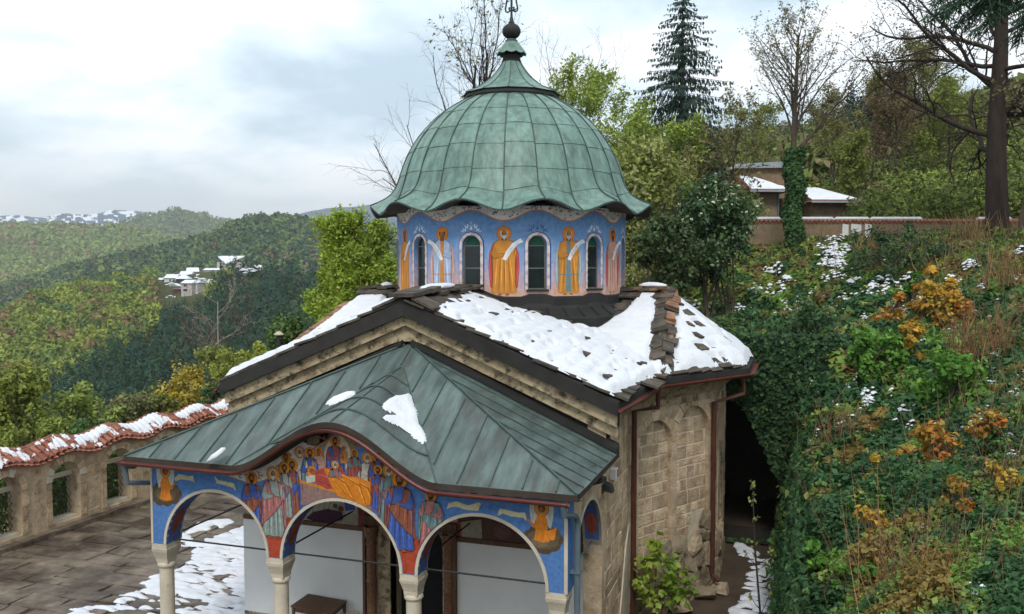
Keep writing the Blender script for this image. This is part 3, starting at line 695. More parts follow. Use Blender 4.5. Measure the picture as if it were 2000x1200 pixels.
# bracket end of a roof beam under the south eave
mb = MB(); mb.hexa([(SX, 14.86, 4.02), (SX + .3, 14.86, 4.12), (SX + .3, 15.0, 4.12), (SX, 15.0, 4.02), (SX, 14.86, 4.2), (SX + .3, 14.86, 4.2), (SX + .3, 15.0, 4.2), (SX, 15.0, 4.2)]); church(mb, 'beam_end', 'iron')
# ================================================================== DRUM, DOME, LANTERN
NF = 24; AP = 3.12; FWID = 2 * AP * math.tan(PI / NF)
def wav(t, a=.13): return a * math.cos(12 * t)
def facet(k):
    t = 2 * PI * k / NF; n = Vector((math.sin(t), -math.cos(t), 0)); ax = Vector((math.cos(t), math.sin(t), 0))
    return (Vector((XC, YD, 0)) + n * AP, ax, Vector(UP), n), t
def flash_z(t):            # where the lead skirt meets the painted wall
    X, Y = XC + 3.4 * math.sin(t), YD - 3.4 * math.cos(t)
    return max(7.12, float(roofz(X, Y)) + .17)
paint_z = nodes_of
def drum_material():
    m, t, b = nodes_of('drum fresco ground'); L = t.links.new; N = t.nodes.new
    g = N('ShaderNodeNewGeometry'); s = N('ShaderNodeSeparateXYZ'); L(g.outputs['Position'], s.inputs[0])
    n = N('ShaderNodeTexNoise'); n.inputs['Scale'].default_value = 2.2; n.inputs['Detail'].default_value = 7; n.inputs['Roughness'].default_value = .65; L(g.outputs['Position'], n.inputs['Vector'])
    ma = N('ShaderNodeMath'); ma.operation = 'MULTIPLY_ADD'; L(n.outputs[0], ma.inputs[0]); ma.inputs[1].default_value = 1.0; L(s.outputs[2], ma.inputs[2])
    mr = N('ShaderNodeMapRange'); L(ma.outputs[0], mr.inputs[0]); mr.inputs[1].default_value = 7.45; mr.inputs[2].default_value = 9.7
    r = N('ShaderNodeValToRGB'); L(mr.outputs[0], r.inputs[0]); e = r.color_ramp.elements
    e[0].position = .0; e[0].color = (.50, .30, .22, 1); e[1].position = 1; e[1].color = (.115, .24, .46, 1)
    for p, c in ((.14, (.56, .36, .29)), (.27, (.42, .34, .42)), (.42, (.28, .33, .52)), (.62, (.17, .29, .51))):
        q = e.new(p); q.color = (*c, 1)
    n2 = N('ShaderNodeTexNoise'); n2.inputs['Scale'].default_value = 9; n2.inputs['Detail'].default_value = 6; L(g.outputs['Position'], n2.inputs['Vector'])
    r2 = N('ShaderNodeValToRGB'); L(n2.outputs[0], r2.inputs[0]); r2.color_ramp.elements[0].position = .3; r2.color_ramp.elements[0].color = (.82, .82, .82, 1); r2.color_ramp.elements[1].position = .7; r2.color_ramp.elements[1].color = (1.12, 1.1, 1.08, 1)
    q = N('ShaderNodeMix'); q.data_type = 'RGBA'; q.blend_type = 'MULTIPLY'; q.inputs[0].default_value = 1; L(r.outputs[0], q.inputs[6]); L(r2.outputs[0], q.inputs[7])
    L(q.outputs[2], b.inputs['Base Color']); b.inputs['Roughness'].default_value = .9; b.inputs['Specular IOR Level'].default_value = .15
    bp = N('ShaderNodeBump'); bp.inputs['Strength'].default_value = .25; bp.inputs['Distance'].default_value = .02; L(n2.outputs[0], bp.inputs['Height']); L(bp.outputs[0], b.inputs['Normal'])
    return m
MT['drum'] = drum_material()
WZ0, WZS, WHW = 7.32, 8.40, .215
for k in range(NF):
    fr, t = facet(k); h = FWID / 2
    mb = MB()
    mb.plate([(-h, 6.4), (h, 6.4), (h, 9.35), (-h, 9.35)], [arch_hole(0, WHW + .02, WZ0, WZS)] if k % 2 == 0 else [], fr, .2)
    church(mb, 'drum_wall', 'drum')
    if k % 2 == 0:
        o, ax, ay, n = fr
        # frame: surround bars, transom, lunette, panes
        w = MB(); w.plate(arch_hole(0, WHW + .015, WZ0, WZS), [[(-WHW + .02, WZ0 + .03), (WHW - .02, WZ0 + .03), (WHW - .02, 7.82), (-WHW + .02, 7.82)], [(-WHW + .02, 7.85), (WHW - .02, 7.85), (WHW - .02, 8.37), (-WHW + .02, 8.37)], arch_hole(0, WHW - .02, 8.395, WZS + .005)], fr, .03, -.10)
        W_ = church(w, 'drum_window', 'frame')
        g = MB(); g.plate([(-WHW, WZ0), (WHW, WZ0), (WHW, 8.385), (-WHW, 8.385)], [], fr, .008, -.115); g.build('pane', MT['glass'], W_)
        g = MB(); g.plate(arch_hole(0, WHW, 8.386, WZS + .01), [], fr, .008, -.115); g.build('lunette', MT['glass' if k == 22 else 'greenglass'], W_)
        s = MB(); s.plate([(-WHW - .06, WZ0 - .05), (WHW + .06, WZ0 - .05), (WHW + .06, WZ0), (-WHW - .06, WZ0)], [], fr, .14, .06); s.build('sill', MT['darkmetal'], W_)
        # scalloped white trim and blue rim
        inner = []; outer = []
        for i in range(33):
            q = i / 32; L_ = WZS - WZ0; tot = 2 * L_ + PI * WHW; d = q * tot
            if d < L_: p, nn_ = (WHW + .02, WZ0 + d), (1, 0)
            elif d < L_ + PI * WHW: a = (d - L_) / WHW; p, nn_ = ((WHW + .02) * math.cos(a), WZS + (WHW + .02) * math.sin(a)), (math.cos(a), math.sin(a))
            else: p, nn_ = (-WHW - .02, WZS - (d - L_ - PI * WHW)), (-1, 0)
            inner.append((p[0] + nn_[0] * .012 * (i % 2), p[1] + nn_[1] * .012 * (i % 2))); outer.append((p[0] + nn_[0] * .075, p[1] + nn_[1] * .075))
        tm = MB(); o2 = o + n * .012
        V = [o2 + ax * x + ay * y for x, y in inner] + [o2 + ax * x + ay * y for x, y in outer]; nI = len(inner)
        tm.add(V, [(i, nI + i, nI + i + 1, i + 1) for i in range(nI - 1)]); 
        tm.add([p - n * .0 for p in V[nI:]] + [p - n * .012 for p in V[nI:]], [(i, i + 1, nI + i + 1, nI + i) for i in range(nI - 1)])
        c_ = [];
        for f in range(len(tm.f)): c_.append((.58, .52, .50) if f % 3 else (.46, .36, .34))
        tm.c = c_; church(tm, 'window_trim', 'oldfresco', cols=True, fix=False)
        rim = MB(); rim.col = (.02, .05, .17); P2 = [(x * 1.0, y) for x, y in outer]; sg = 1 if math.sin(t) > -.05 else -1
        V = []
        for (x, y), i in zip(outer, range(nI)):
            nx = x / max(.01, abs(x)) if y <= WZS else x / (WHW + .095); ny = 0 if y <= WZS else (y - WZS) / (WHW + .095)
            V += [o + n * .004 + ax * x + ay * y, o + n * .004 + ax * (x + nx * (.03 if x * sg > 0 else .012)) + ay * (y + ny * .02)]
        rim.add(V, [(2 * i, 2 * i + 1, 2 * i + 3, 2 * i + 2) for i in range(nI - 1)]); church(rim, 'window_rim', 'oldfresco', cols=True, fix=False)
# lead skirt round the foot of the drum
mb = MB(); N = 96; vs = []
for i in range(N):
    t = 2 * PI * i / N; st = 0.06 if (i % 8) in (0, 1, 7) else 0.0
    zt = flash_z(t) + (st if flash_z(t) < 7.14 else st * .3); r = AP / math.cos(((t + PI / NF) % (2 * PI / NF)) - PI / NF)
    for (rr, z) in ((r + .004, zt + .03), (r + .05, zt), (r + .055, min(zt - .2, 7.0)), (r + .10, min(zt - .22, 6.86)), (r + .40, min(zt - .26, 6.66)), (r + .42, min(zt - .28, 6.62)), (r + .40, 5.7)): vs.append((XC + rr * math.sin(t), YD - rr * math.cos(t), z))
mb.add(vs, [(7 * i + a, 7 * ((i + 1) % N) + a, 7 * ((i + 1) % N) + a + 1, 7 * i + a + 1) for i in range(N) for a in range(6)]); church(mb, 'drum_skirt', 'darkmetal')
for k in range(48):
    t = 2 * PI * (k + .5) / 48; zt = flash_z(t)
    if zt > 7.2: continue
    mb = MB(); mb.tube([(XC + r * math.sin(t), YD - r * math.cos(t), z) for r, z in ((AP + .12, 6.88), (AP + .42, 6.68))], .022, 5); church(mb, 'skirt_seam', 'darkmetal')
# dome: 24 gores of sheets, each sheet a part
PROF = [(3.82, 9.35, 1.), (3.52, 9.50, .85), (3.30, 9.70, .5), (3.17, 9.93, .2), (3.08, 10.2, .05), (2.97, 10.55, 0), (2.81, 10.92, 0), (2.58, 11.30, 0), (2.30, 11.64, 0), (1.98, 11.95, 0), (1.62, 12.2, 0), (1.24, 12.41, 0)]
pr_ = np.array(PROF); cum = np.concatenate([[0], np.cumsum(np.hypot(np.diff(pr_[:, 0]), np.diff(pr_[:, 1])))])
def prof(s):
    def cr(y):
        i = int(np.clip(np.searchsorted(cum, s) - 1, 0, len(cum) - 2)); u = (s - cum[i]) / (cum[i + 1] - cum[i])
        p0 = y[max(i - 1, 0)]; p1 = y[i]; p2 = y[i + 1]; p3 = y[min(i + 2, len(y) - 1)]
        return .5 * (2 * p1 + (p2 - p0) * u + (2 * p0 - 5 * p1 + 4 * p2 - p3) * u * u + (3 * p1 - p0 - 3 * p2 + p3) * u ** 3)
    return cr(pr_[:, 0]), cr(pr_[:, 1]), cr(pr_[:, 2])
def s_at(z): return float(np.interp(z, pr_[:, 1], cum))
def domept(t, s, h=0.0):
    r, z, w = prof(s); r2, z2, _ = prof(min(s + .02, cum[-1])); d = Vector((r2 - r, z2 - z)); nrm = Vector((d.y, -d.x)).normalized() if d.length > 1e-5 else Vector((0, 1))
    r += nrm.x * h; zz = z + nrm.y * h + w * wav(t)
    r += .10 * w * (math.cos(12 * t) * .5)
    return (XC + r * math.sin(t), YD - r * math.cos(t), zz)
ROWS = [0, s_at(9.72), s_at(10.26), s_at(10.88), s_at(11.40), s_at(11.87), cum[-1]]
for g in range(NF):
    t0, t1 = 2 * PI * g / NF, 2 * PI * (g + 1) / NF
    for q in range(6):
        off = .05 * (g % 2); a = ROWS[q] + (off if q > 0 else 0); b = ROWS[q + 1] + (off if q < 5 else 0); nt, ns = 5, 6 if q else 8; vs = []
        for i in range(nt + 1):
            for j in range(ns + 1):
                x, y = i / nt, j / ns; puff = .012 * math.sin(PI * x) + .012 * (1 - y) * (q > 0) ; vs.append(domept(lerp(t0, t1, x), lerp(a, b, y), puff + .01 * (vnoise(g * 3.1 + x * 2, q * 2.7 + y * 2, 3) - .5)))
        F = [(i * (ns + 1) + j, (i + 1) * (ns + 1) + j, (i + 1) * (ns + 1) + j + 1, i * (ns + 1) + j + 1) for i in range(nt) for j in range(ns)]
        me = np_mesh('dome_sheet', vs, F, MT['copper'], smooth=True); link('dome_sheet', me, CHU)
    mb = MB(); mb.tube([domept(t0, s, .018) for s in np.linspace(.0, cum[-1], 34)], .017, 5); church(mb, 'dome_seam', 'seam')
    for q in range(1, 6):
        off = .05 * (g % 2); mb = MB(); mb.tube([domept(lerp(t0, t1, x), ROWS[q] + off, .009) for x in np.linspace(0, 1, 6)], .0055, 4); church(mb, 'cross_seam', 'seam')
# saw-toothed eave edge and boarded soffit
mb = MB(); N = 360
for i in range(N):
    t = 2 * PI * i / N; t2 = 2 * PI * (i + 1) / N; a, b = Vector(domept(t, 0, .006)), Vector(domept(t2, 0, .006)); m = (a + b) / 2 - Vector((0, 0, .055)); d = Vector((0, 0, .02))
    mb.add([a, b, b - d, m, a - d], [(0, 1, 2, 3, 4)])
church(mb, 'eave_trim', 'seam')
mb = MB(); N = 144; vs = []
for i in range(N):
    t = 2 * PI * i / N; p = domept(t, .03, -.04); vs += [p, (XC + 3.1 * math.sin(t), YD - 3.1 * math.cos(t), 9.40 + wav(t, .13))]
mb.add(vs, [(2 * i, 2 * ((i + 1) % N), 2 * ((i + 1) % N) + 1, 2 * i + 1) for i in range(N)]); church(mb, 'dome_soffit', 'soffit')
# lantern roof, cap, ball, cross
mb = MB(); mb.lathe([(1.14, 12.38), (1.30, 12.36), (1.34, 12.44), (1.30, 12.55)], (XC, YD, 0), 12, a0=PI / 12, a1=2 * PI + PI / 12); church(mb, 'lantern_fascia', 'darkmetal')
CP = [(1.36, 12.55), (1.05, 12.68), (.80, 12.84), (.58, 13.02), (.42, 13.2), (.31, 13.36), (.25, 13.47)]
for k in range(12):
    t0, t1 = 2 * PI * (k + .5) / 12, 2 * PI * (k + 1.5) / 12; vs = []
    for r, z in CP:
        for x in (0, .5, 1): t = lerp(t0, t1, x); rr = r * (1 if x != .5 else math.cos(PI / 12) * .995 if r > .5 else 1); vs.append((XC + rr * math.sin(t), YD - rr * math.cos(t), z))
    F = [(3 * i + a, 3 * i + a + 1, 3 * i + a + 4, 3 * i + a + 3) for i in range(len(CP) - 1) for a in (0, 1)]
    link('lantern_sheet', np_mesh('lantern_sheet', vs, F, MT['copper'], smooth=False), CHU)
    mb = MB(); mb.tube([(XC + r * math.sin(t0), YD - r * math.cos(t0), z + .008) for r, z in CP], .012, 5); church(mb, 'lantern_seam', 'seam')
mb = MB(); mb.lathe([(.25, 13.45), (.275, 13.48), (.25, 13.52), (.235, 13.6), (.25, 13.78), (.12, 13.8)], (XC, YD, 0), 20); church(mb, 'neck', 'darkmetal', smooth=True)
mb = MB(); N = 40; vs = []
for j, (r, z, w) in enumerate([(.40, 13.70, 1), (.33, 13.82, .2), (.24, 13.93, 0), (.16, 14.02, 0)]):
    for i in range(N): t = 2 * PI * i / N; vs.append((XC + (r + .012 * w) * math.sin(t), YD - (r + .012 * w) * math.cos(t), z - w * .045 * abs(math.sin(5 * t))))
mb.add(vs, [(j * N + i, j * N + (i + 1) % N, (j + 1) * N + (i + 1) % N, (j + 1) * N + i) for j in range(3) for i in range(N)]); church(mb, 'scalloped_cap', 'copper')
mb = MB(); mb.lathe([(.15, 14.0), (.18, 14.03), (.15, 14.06), (.13, 14.09)], (XC, YD, 0), 20); church(mb, 'ball_collar', 'seam', smooth=True)
mb = MB(); N = 40; vs = []; K = 12
for j in range(K + 1):
    a = -PI / 2 + PI * j / K
    for i in range(N): t = 2 * PI * i / N; r = .245 * math.cos(a) * (1 + .045 * abs(math.cos(10 * t))); vs.append((XC + r * math.sin(t), YD - r * math.cos(t), 14.30 + .215 * math.sin(a)))
mb.add(vs, [(j * N + i, j * N + (i + 1) % N, (j + 1) * N + (i + 1) % N, (j + 1) * N + i) for j in range(K) for i in range(N)]); church(mb, 'ribbed_ball', 'darkmetal', smooth=True)
mb = MB(); mb.lathe([(.085, 14.5), (.09, 14.54), (.065, 14.56), (.035, 14.7), (.03, 14.78)], (XC, YD, 0), 14)
mb.tube([(XC, YD, 14.7), (XC, YD, 16.9)], .033, 8)
for s in (-1, 1):
    mb.tube([(XC + s * .04, YD, 14.93), (XC + s * .07, YD, 14.95), (XC + s * .07, YD, 14.90), (XC + s * .04, YD, 14.86), (XC + s * .11, YD, 14.82), (XC + s * .165, YD, 14.85), (XC + s * .175, YD, 14.92), (XC + s * .14, YD, 15.1), (XC + s * .085, YD, 15.35), (XC + s * .035, YD, 15.55)], .024, 7)
    mb.tube([(XC, YD, 16.25), (XC + s * .42, YD, 16.25)], .03, 8)
    mb.lathe([(.0, -.05), (.06, 0), (.0, .05)], (XC + s * .45, YD, 16.25), 8)
mb.lathe([(0, -.05), (.06, 0), (0, .06)], (XC, YD, 16.93), 8)
church(mb, 'cross', 'iron')

# ================================================================== FRESCOES: flat paint on the plaster, in layers a fraction of a millimetre apart
class Paint:
    def __init__(s, fr, d0=.004, step=.00025, fix=None): s.o, s.ax, s.ay, s.n = [Vector(q) for q in fr]; s.d0 = d0; s.step = step; s.mb = MB(); s.k = 0; s.fix = fix
    def row(s, k): s.k = k
    def poly(s, pts, col):
        s.k += 1
        if s.fix:
            Q = []
            for i in range(len(pts)):
                a, b = pts[i], pts[(i + 1) % len(pts)]; m = max(1, int(math.hypot(b[0] - a[0], b[1] - a[1]) / .04)); Q += [(lerp(a[0], b[0], j / m), lerp(a[1], b[1], j / m)) for j in range(m)]
            pts = [s.fix(*p) for p in Q]
        tri = tessellate_polygon([[Vector((x, y, 0)) for x, y in pts]]); d = s.d0 + s.k * s.step
        s.mb.col = col; V = [s.o + s.ax * x + s.ay * y + s.n * d for x, y in pts]; F = []
        for a, b, c in tri: F.append((a, b, c) if (V[b] - V[a]).cross(V[c] - V[a]).dot(s.n) > 0 else (a, c, b))
        s.mb.add(V, F)
    def ell(s, x, y, rx, ry, col, n=18, a0=0): s.poly([(x + rx * math.cos(a0 + 2 * PI * i / n), y + ry * math.sin(a0 + 2 * PI * i / n)) for i in range(n)], col)
    def line(s, pts, w, col):
        L, Rr = [], []; n = len(pts)
        for i in range(n):
            d = Vector((pts[min(i + 1, n - 1)][0] - pts[max(i - 1, 0)][0], pts[min(i + 1, n - 1)][1] - pts[max(i - 1, 0)][1])); d = d.normalized() if d.length else Vector((1, 0)); ww = w * (1 if 0 < i < n - 1 else .35)
            L.append((pts[i][0] - d.y * ww / 2, pts[i][1] + d.x * ww / 2)); Rr.append((pts[i][0] + d.y * ww / 2, pts[i][1] - d.x * ww / 2))
        s.poly(L + Rr[::-1], col)
def shade(c, k): return tuple(min(1, x * k) for x in c)
GOLD, SKIN, DHAIR, GREY = (.50, .205, .03), (.20, .085, .035), (.045, .022, .012), (.40, .40, .38)
PAL = dict(blue=(.035, .10, .40), brown=(.27, .075, .035), pink=(.42, .15, .15), grey=(.27, .33, .31), teal=(.13, .22, .23), red=(.33, .06, .045), orange=(.56, .16, .02), white=(.60, .57, .48), ochre=(.52, .22, .045), violet=(.22, .12, .17), cream=(.55, .36, .22), ltblue=(.36, .43, .58), rose=(.50, .28, .22), crim=(.38, .07, .06))
def figure(p, x, y0, y1, tunic, mantle=None, hair='dark', beard=True, row=0, half=1.0, flip=1, halo=True, crown=None, hand=None, scroll=False, wide=1.0, hl=GOLD, skin=SKIN, rs=None, feet=True, trim=None, cape=None, dim=1.0):
    """a standing painted saint, y0 feet (or hem) to y1 top of halo"""
    p.row(row); H = (y1 - y0) / max(half, .2) if half < 1 else y1 - y0; yt = y1 - H; rr = random.Random(int(x * 977 + y1 * 131) if rs is None else rs)
    q = lambda a, b: (x + flip * a * H * wide, max(y0, yt + b * H)); gm = (lambda c: shade(c, dim) if dim == 1 else tuple(lerp(x * dim, .16, .16) for x in c)); tc_ = gm(PAL[tunic]); mc = gm(PAL[mantle]) if mantle else None
    if halo: p.ell(x, yt + .892 * H, .108 * H, .108 * H, shade(hl, .62)); p.ell(x, yt + .892 * H, .098 * H, .098 * H, hl)
    if feet and half >= 1:
        for s in (-.06, .05): p.ell(x + s * H * wide, y0 + .012 * H, .03 * H, .016 * H, shade(skin, 1.2), 8)
    if cape:
        cc = PAL[cape]; p.poly([q(-.06, .80), q(-.16, .75), q(-.215, .60), q(-.225, .40), q(-.20, .12), q(-.12, .05), q(.12, .05), q(.20, .12), q(.225, .40), q(.215, .60), q(.16, .75), q(.06, .80)], cc)
        for s_ in (-1, 1): p.line([q(s_ * .19, .62), q(s_ * .205, .38), q(s_ * .185, .14)], .016 * H, shade(cc, 1.5)); p.line([q(s_ * .175, .62), q(s_ * .19, .38)], .012 * H, shade(cc, .6))
    # robe with a flaring wavy hem
    p.poly([q(-.055, .81), q(.055, .81), q(.135, .765), q(.175, .62), q(.165, .45), q(.165, .2), q(.185, .035), q(.12, .02), q(.06, .035), q(0, .018), q(-.07, .034), q(-.13, .02), q(-.175, .035), q(-.155, .25), q(-.16, .45), q(-.17, .62), q(-.135, .765)], tc_)
    for i in range(7):
        a = -.12 + .04 * i + rr.uniform(-.012, .012); k = (1.5, .55)[i % 2]; p.line([q(a * .7, .56 + rr.uniform(-.05, .05)), q(a * .9, .3), q(a * 1.05, .05)], .018 * H * wide, shade(tc_, k))
    def edge(pts, c, w=.009): p.line(pts + [pts[0]], w * H, shade(c, .32))
    if mc:
        M1 = [q(-.06, .81), q(-.14, .765), q(-.19, .6), q(-.185, .40), q(-.2, .16), q(-.13, .22), q(-.07, .27), q(-.01, .33), q(.06, .40), q(.13, .50), q(.165, .58), q(.10, .575), q(.03, .59), q(-.03, .63), q(-.045, .70)]
        M2 = [q(.06, .81), q(.14, .765), q(.19, .6), q(.2, .42), q(.205, .12), q(.16, .20), q(.145, .36), q(.13, .52), q(.10, .62), q(.09, .70)]
        p.poly(M1, mc); p.poly(M2, mc)
        for (a, b, k) in (((-.115, .74), (-.155, .26), 1.6), ((-.085, .68), (-.10, .30), .5), ((-.065, .60), (-.05, .34), 1.7), ((-.16, .60), (-.175, .30), .55), ((.0, .58), (.02, .40), .55), ((.05, .57), (.075, .45), 1.6), ((.125, .72), (.175, .22), 1.6), ((.15, .60), (.18, .34), .5)):
            p.line([q(*a), q((a[0] + b[0]) / 2 - .010, (a[1] + b[1]) / 2), q(*b)], .017 * H * wide, shade(mc, k))
        edge(M1, mc); edge(M2, mc)
    if trim: p.poly([q(-.03, .8), q(.03, .8), q(.045, .05), q(-.045, .05)], PAL[trim]); p.line([q(-.16, .30), q(.16, .30)], .035 * H, shade(PAL[trim], .9))
    for s_ in (-1, 1): p.line([q(s_ * .055, .81), q(s_ * .135, .765), q(s_ * .175, .62), q(s_ * .163, .45), q(s_ * .163, .2), q(s_ * .183, .035)], .009 * H, shade(tc_, .32))
    # arms: one across the chest, one raised
    ac = tc_ if mc is None else shade(tc_, 1.15)
    p.poly([q(-.14, .73), q(-.18, .60), q(-.15, .52), q(-.02, .56), q(.0, .60), q(-.09, .61)], shade(ac, .85)); p.line([q(-.18, .60), q(-.15, .52), q(-.02, .56), q(.0, .60), q(-.09, .61)], .009 * H, shade(ac, .35)); p.ell(*q(.02, .585), .026 * H, .018 * H, shade(skin, 1.25), 8)
    p.poly([q(.13, .74), q(.185, .62), q(.17, .55), q(.11, .60), q(.115, .68)], shade(ac, .9)); p.poly([q(.115, .60), q(.15, .62), q(.145, .74), q(.125, .75)], shade(ac, 1.1)); p.line([q(.115, .60), q(.15, .62), q(.145, .74)], .009 * H, shade(ac, .35)); p.ell(*q(.135, .765), .016 * H, .03 * H, shade(skin, 1.25), 8)
    # neck, hair, face, beard
    hc = {'dark': DHAIR, 'grey': GREY, 'brown': (.11, .045, .018), 'white': (.55, .54, .5)}[hair]
    hy = yt + .885 * H
    p.poly([q(-.03, .86), q(.03, .86), q(.04, .79), q(-.04, .79)], shade(skin, .8))
    p.ell(x, hy + .014 * H, .056 * H, .066 * H, hc, 14); p.ell(x + flip * .004 * H, hy - .002 * H, .041 * H, .056 * H, skin, 14); p.ell(x + flip * .010 * H, hy + .012 * H, .026 * H, .026 * H, shade(skin, 1.5), 10)
    if beard: p.poly([q(-.040, .878), q(-.02, .862), q(.02, .862), q(.042, .878), q(.034, .835), q(.004, .795 if hair in ('grey', 'white') else .815), q(-.03, .835)], hc)
    for s in (-.016, .02): p.ell(x + flip * s * H, hy + .010 * H, .008 * H, .004 * H, (.02, .01, .01), 6)
    p.line([(x + flip * .003 * H, hy + .012 * H), (x + flip * .007 * H, hy - .014 * H)], .007 * H, shade(skin, .5))
    if crown: p.poly([q(-.05, .925), q(.05, .925), q(.06, .975), q(.03, .955), q(0, .985), q(-.03, .955), q(-.06, .975)], PAL[crown])
    if scroll:
        p.poly([q(-.02, .52), q(.03, .50), q(.11, .63), q(.20, .73), q(.28, .77), q(.24, .82), q(.12, .75), q(.03, .63)], (.66, .66, .66)); p.line([q(.02, .55), q(.09, .66), q(.2, .76)], .01 * H, (.35, .35, .4)); p.line([q(.05, .56), q(.12, .66), q(.22, .75)], .007 * H, (.35, .35, .4))
def frx(px, py): q = onY(px, py, YP); return float(q[0]), float(q[2])
def arc_fix(x, z):
    for (m_, r) in ARC:
        d = math.hypot(x - m_, z - SPR)
        if z >= SPR - .001 and d < r + .062: return (m_ + (x - m_) / max(d, 1e-4) * (r + .062), SPR + (z - SPR) / max(d, 1e-4) * (r + .062))
    return (min(max(x, XL + .05), XR - .06), max(min(z, wall_top(x) - .01), SPR + .012))
P = Paint(FA, .003, .00022, arc_fix)
PX = lambda pts: [frx(*q) for q in pts]
def done(name, lab=None):
    o = P.mb.build(name, MT['fresco'], CHU, cols=True, fix=False); P.mb = MB()
    if lab: o['label'] = lab
# red ground on the two middle piers, white ornamented cove on the left of the wave
for c, zt in ((CXS[1], 3.42), (CXS[2], 3.30)):
    i = CXS.index(c); (m0, r0), (m1, r1) = ARC[i - 1], ARC[i]; L = []; Rr = []
    for z in np.linspace(SPR + .015, zt, 12):
        L.append((m0 + math.sqrt(max(0, (r0 + .064) ** 2 - (z - SPR) ** 2)), z)); Rr.append((m1 - math.sqrt(max(0, (r1 + .064) ** 2 - (z - SPR) ** 2)), z))
    P.row(0); P.poly(L + [(L[-1][0] + .15, zt + .07), (Rr[-1][0] - .18, zt - .02)] + Rr[::-1], (.36, .06, .03))
    for k in range(5): z = 2.75 + .12 * k; P.line([(c - .08 + R.uniform(-.05, .05), z), (c + .1, z + R.uniform(-.02, .03))], .025, (.30, .045, .025))
    done('red_ground')
xs = np.linspace(XC - 2.9, XC + .1, 40); lowf = lambda x: wall_top(x) - (.02 + .27 * math.sin(PI * min(1, max(0, (x - XC + 2.7) / 2.9))) ** .8)
P.row(0); P.poly([(x, wall_top(x)) for x in xs] + [(x, lowf(x)) for x in xs[::-1]], (.52, .50, .47))
P.poly([(x, lowf(x) + .02) for x in xs] + [(x, lowf(x)) for x in xs[::-1]], (.30, .17, .10))
for k in range(11):
    x = XC - 2.35 + k * .22; z = lerp(wall_top(x), lowf(x), .5); c = [(.30, .10, .04), (.10, .14, .30), (.24, .12, .07)][k % 3]
    for j in range(4): a = R.uniform(0, PI * 2); P.line([(x, z), (x + .07 * math.cos(a), z + .05 * math.sin(a)), (x + .11 * math.cos(a + .5), z + .08 * math.sin(a + .5))], .028, c)
done('ornamented_cove')
P.row(0)
for k in range(16): x0 = XC + 2.05 + k * .13; P.poly([(x0, wall_top(x0)), (x0 + .13, wall_top(x0 + .13)), (x0 + .13, wall_top(x0 + .13) - R.uniform(.03, .07)), (x0, wall_top(x0) - R.uniform(.03, .07))], (.45, .44, .42) if k % 3 else (.10, .20, .45))
for k in range(18): x0 = XL + .05 + k * .12; P.poly([(x0, wall_top(x0)), (x0 + .12, wall_top(x0 + .12)), (x0 + .12, wall_top(x0 + .12) - R.uniform(.03, .05)), (x0, wall_top(x0) - R.uniform(.03, .05))], (.45, .43, .40))
done('worn_edge')
# clouded glory with a pointed mandorla above, seated figure and child
P.row(0); P.poly(PX([(592, 856), (610, 846), (650, 838), (700, 840), (722, 856), (724, 868), (712, 876), (700, 870), (690, 880), (640, 874), (612, 872), (598, 866)]), (.20, .17, .10))
P.ell(*frx(700, 862), .18, .09, (.16, .13, .07)); P.ell(*frx(612, 860), .13, .08, (.15, .13, .08))
gx = [frx(659 + 30 * math.sin(PI * t / 20) * (1 if t <= 20 else 1) * (math.sin(PI * t / 20)) ** -.2 if 0 < t < 20 else (659 if t == 0 else 659), 841 + 92 * t / 20) for t in range(21)]
Lm = [frx(659 - 29 * math.sin(PI * t / 20) ** .75, 841 + 95 * t / 20) for t in range(21)]; Rm = [frx(659 + 29 * math.sin(PI * t / 20) ** .75, 841 + 95 * t / 20) for t in range(21)]
P.poly(Lm + Rm[::-1][1:-1], (.27, .14, .08)); Lm = [frx(659 - 26 * math.sin(PI * t / 20) ** .75, 845 + 88 * t / 20) for t in range(21)]; Rm = [frx(659 + 26 * math.sin(PI * t / 20) ** .75, 845 + 88 * t / 20) for t in range(21)]; P.poly(Lm + Rm[::-1][1:-1], (.46, .38, .29))
done('mandorla')
def fig(px, pyhead, pyfoot, *a, **k):
    x, zh = frx(px, pyhead); _, zf = frx(px, pyfoot); H = k.pop('H', None)
    if H: figure(P, x, zf, zh + .10 * H / .89, *a, half=(zh + .10 * H / .89 - zf) / H, feet=False, dim=.8, **k)
    else: figure(P, x, zf, zh + (zh - zf) * .12, *a, dim=.85, **k)
fig(655, 862, 935, 'red', 'blue', 'dark', row=30, H=.98, wide=1.0); fig(672, 876, 905, 'ochre', None, 'brown', False, row=52, H=.42)
done('enthroned_figure')
for (px, py, tu, ma, ha, be, H) in ((559, 893, 'ochre', None, 'brown', True, .95), (586, 884, 'white', None, 'grey', True, 1.05), (606, 885, 'blue', 'teal', 'dark', True, 1.0), (623, 880, 'rose', None, 'brown', False, .6), (693, 885, 'teal', 'red', 'brown', False, .7), (718, 895, 'white', None, 'grey', True, 1.05), (738, 892, 'blue', 'brown', 'dark', True, 1.0), (757, 899, 'teal', None, 'dark', True, .9), (777, 912, 'grey', None, 'grey', True, .8)):
    fig(px, py, 958, tu, ma, ha, be, row=30, H=H); done('painted_saint')
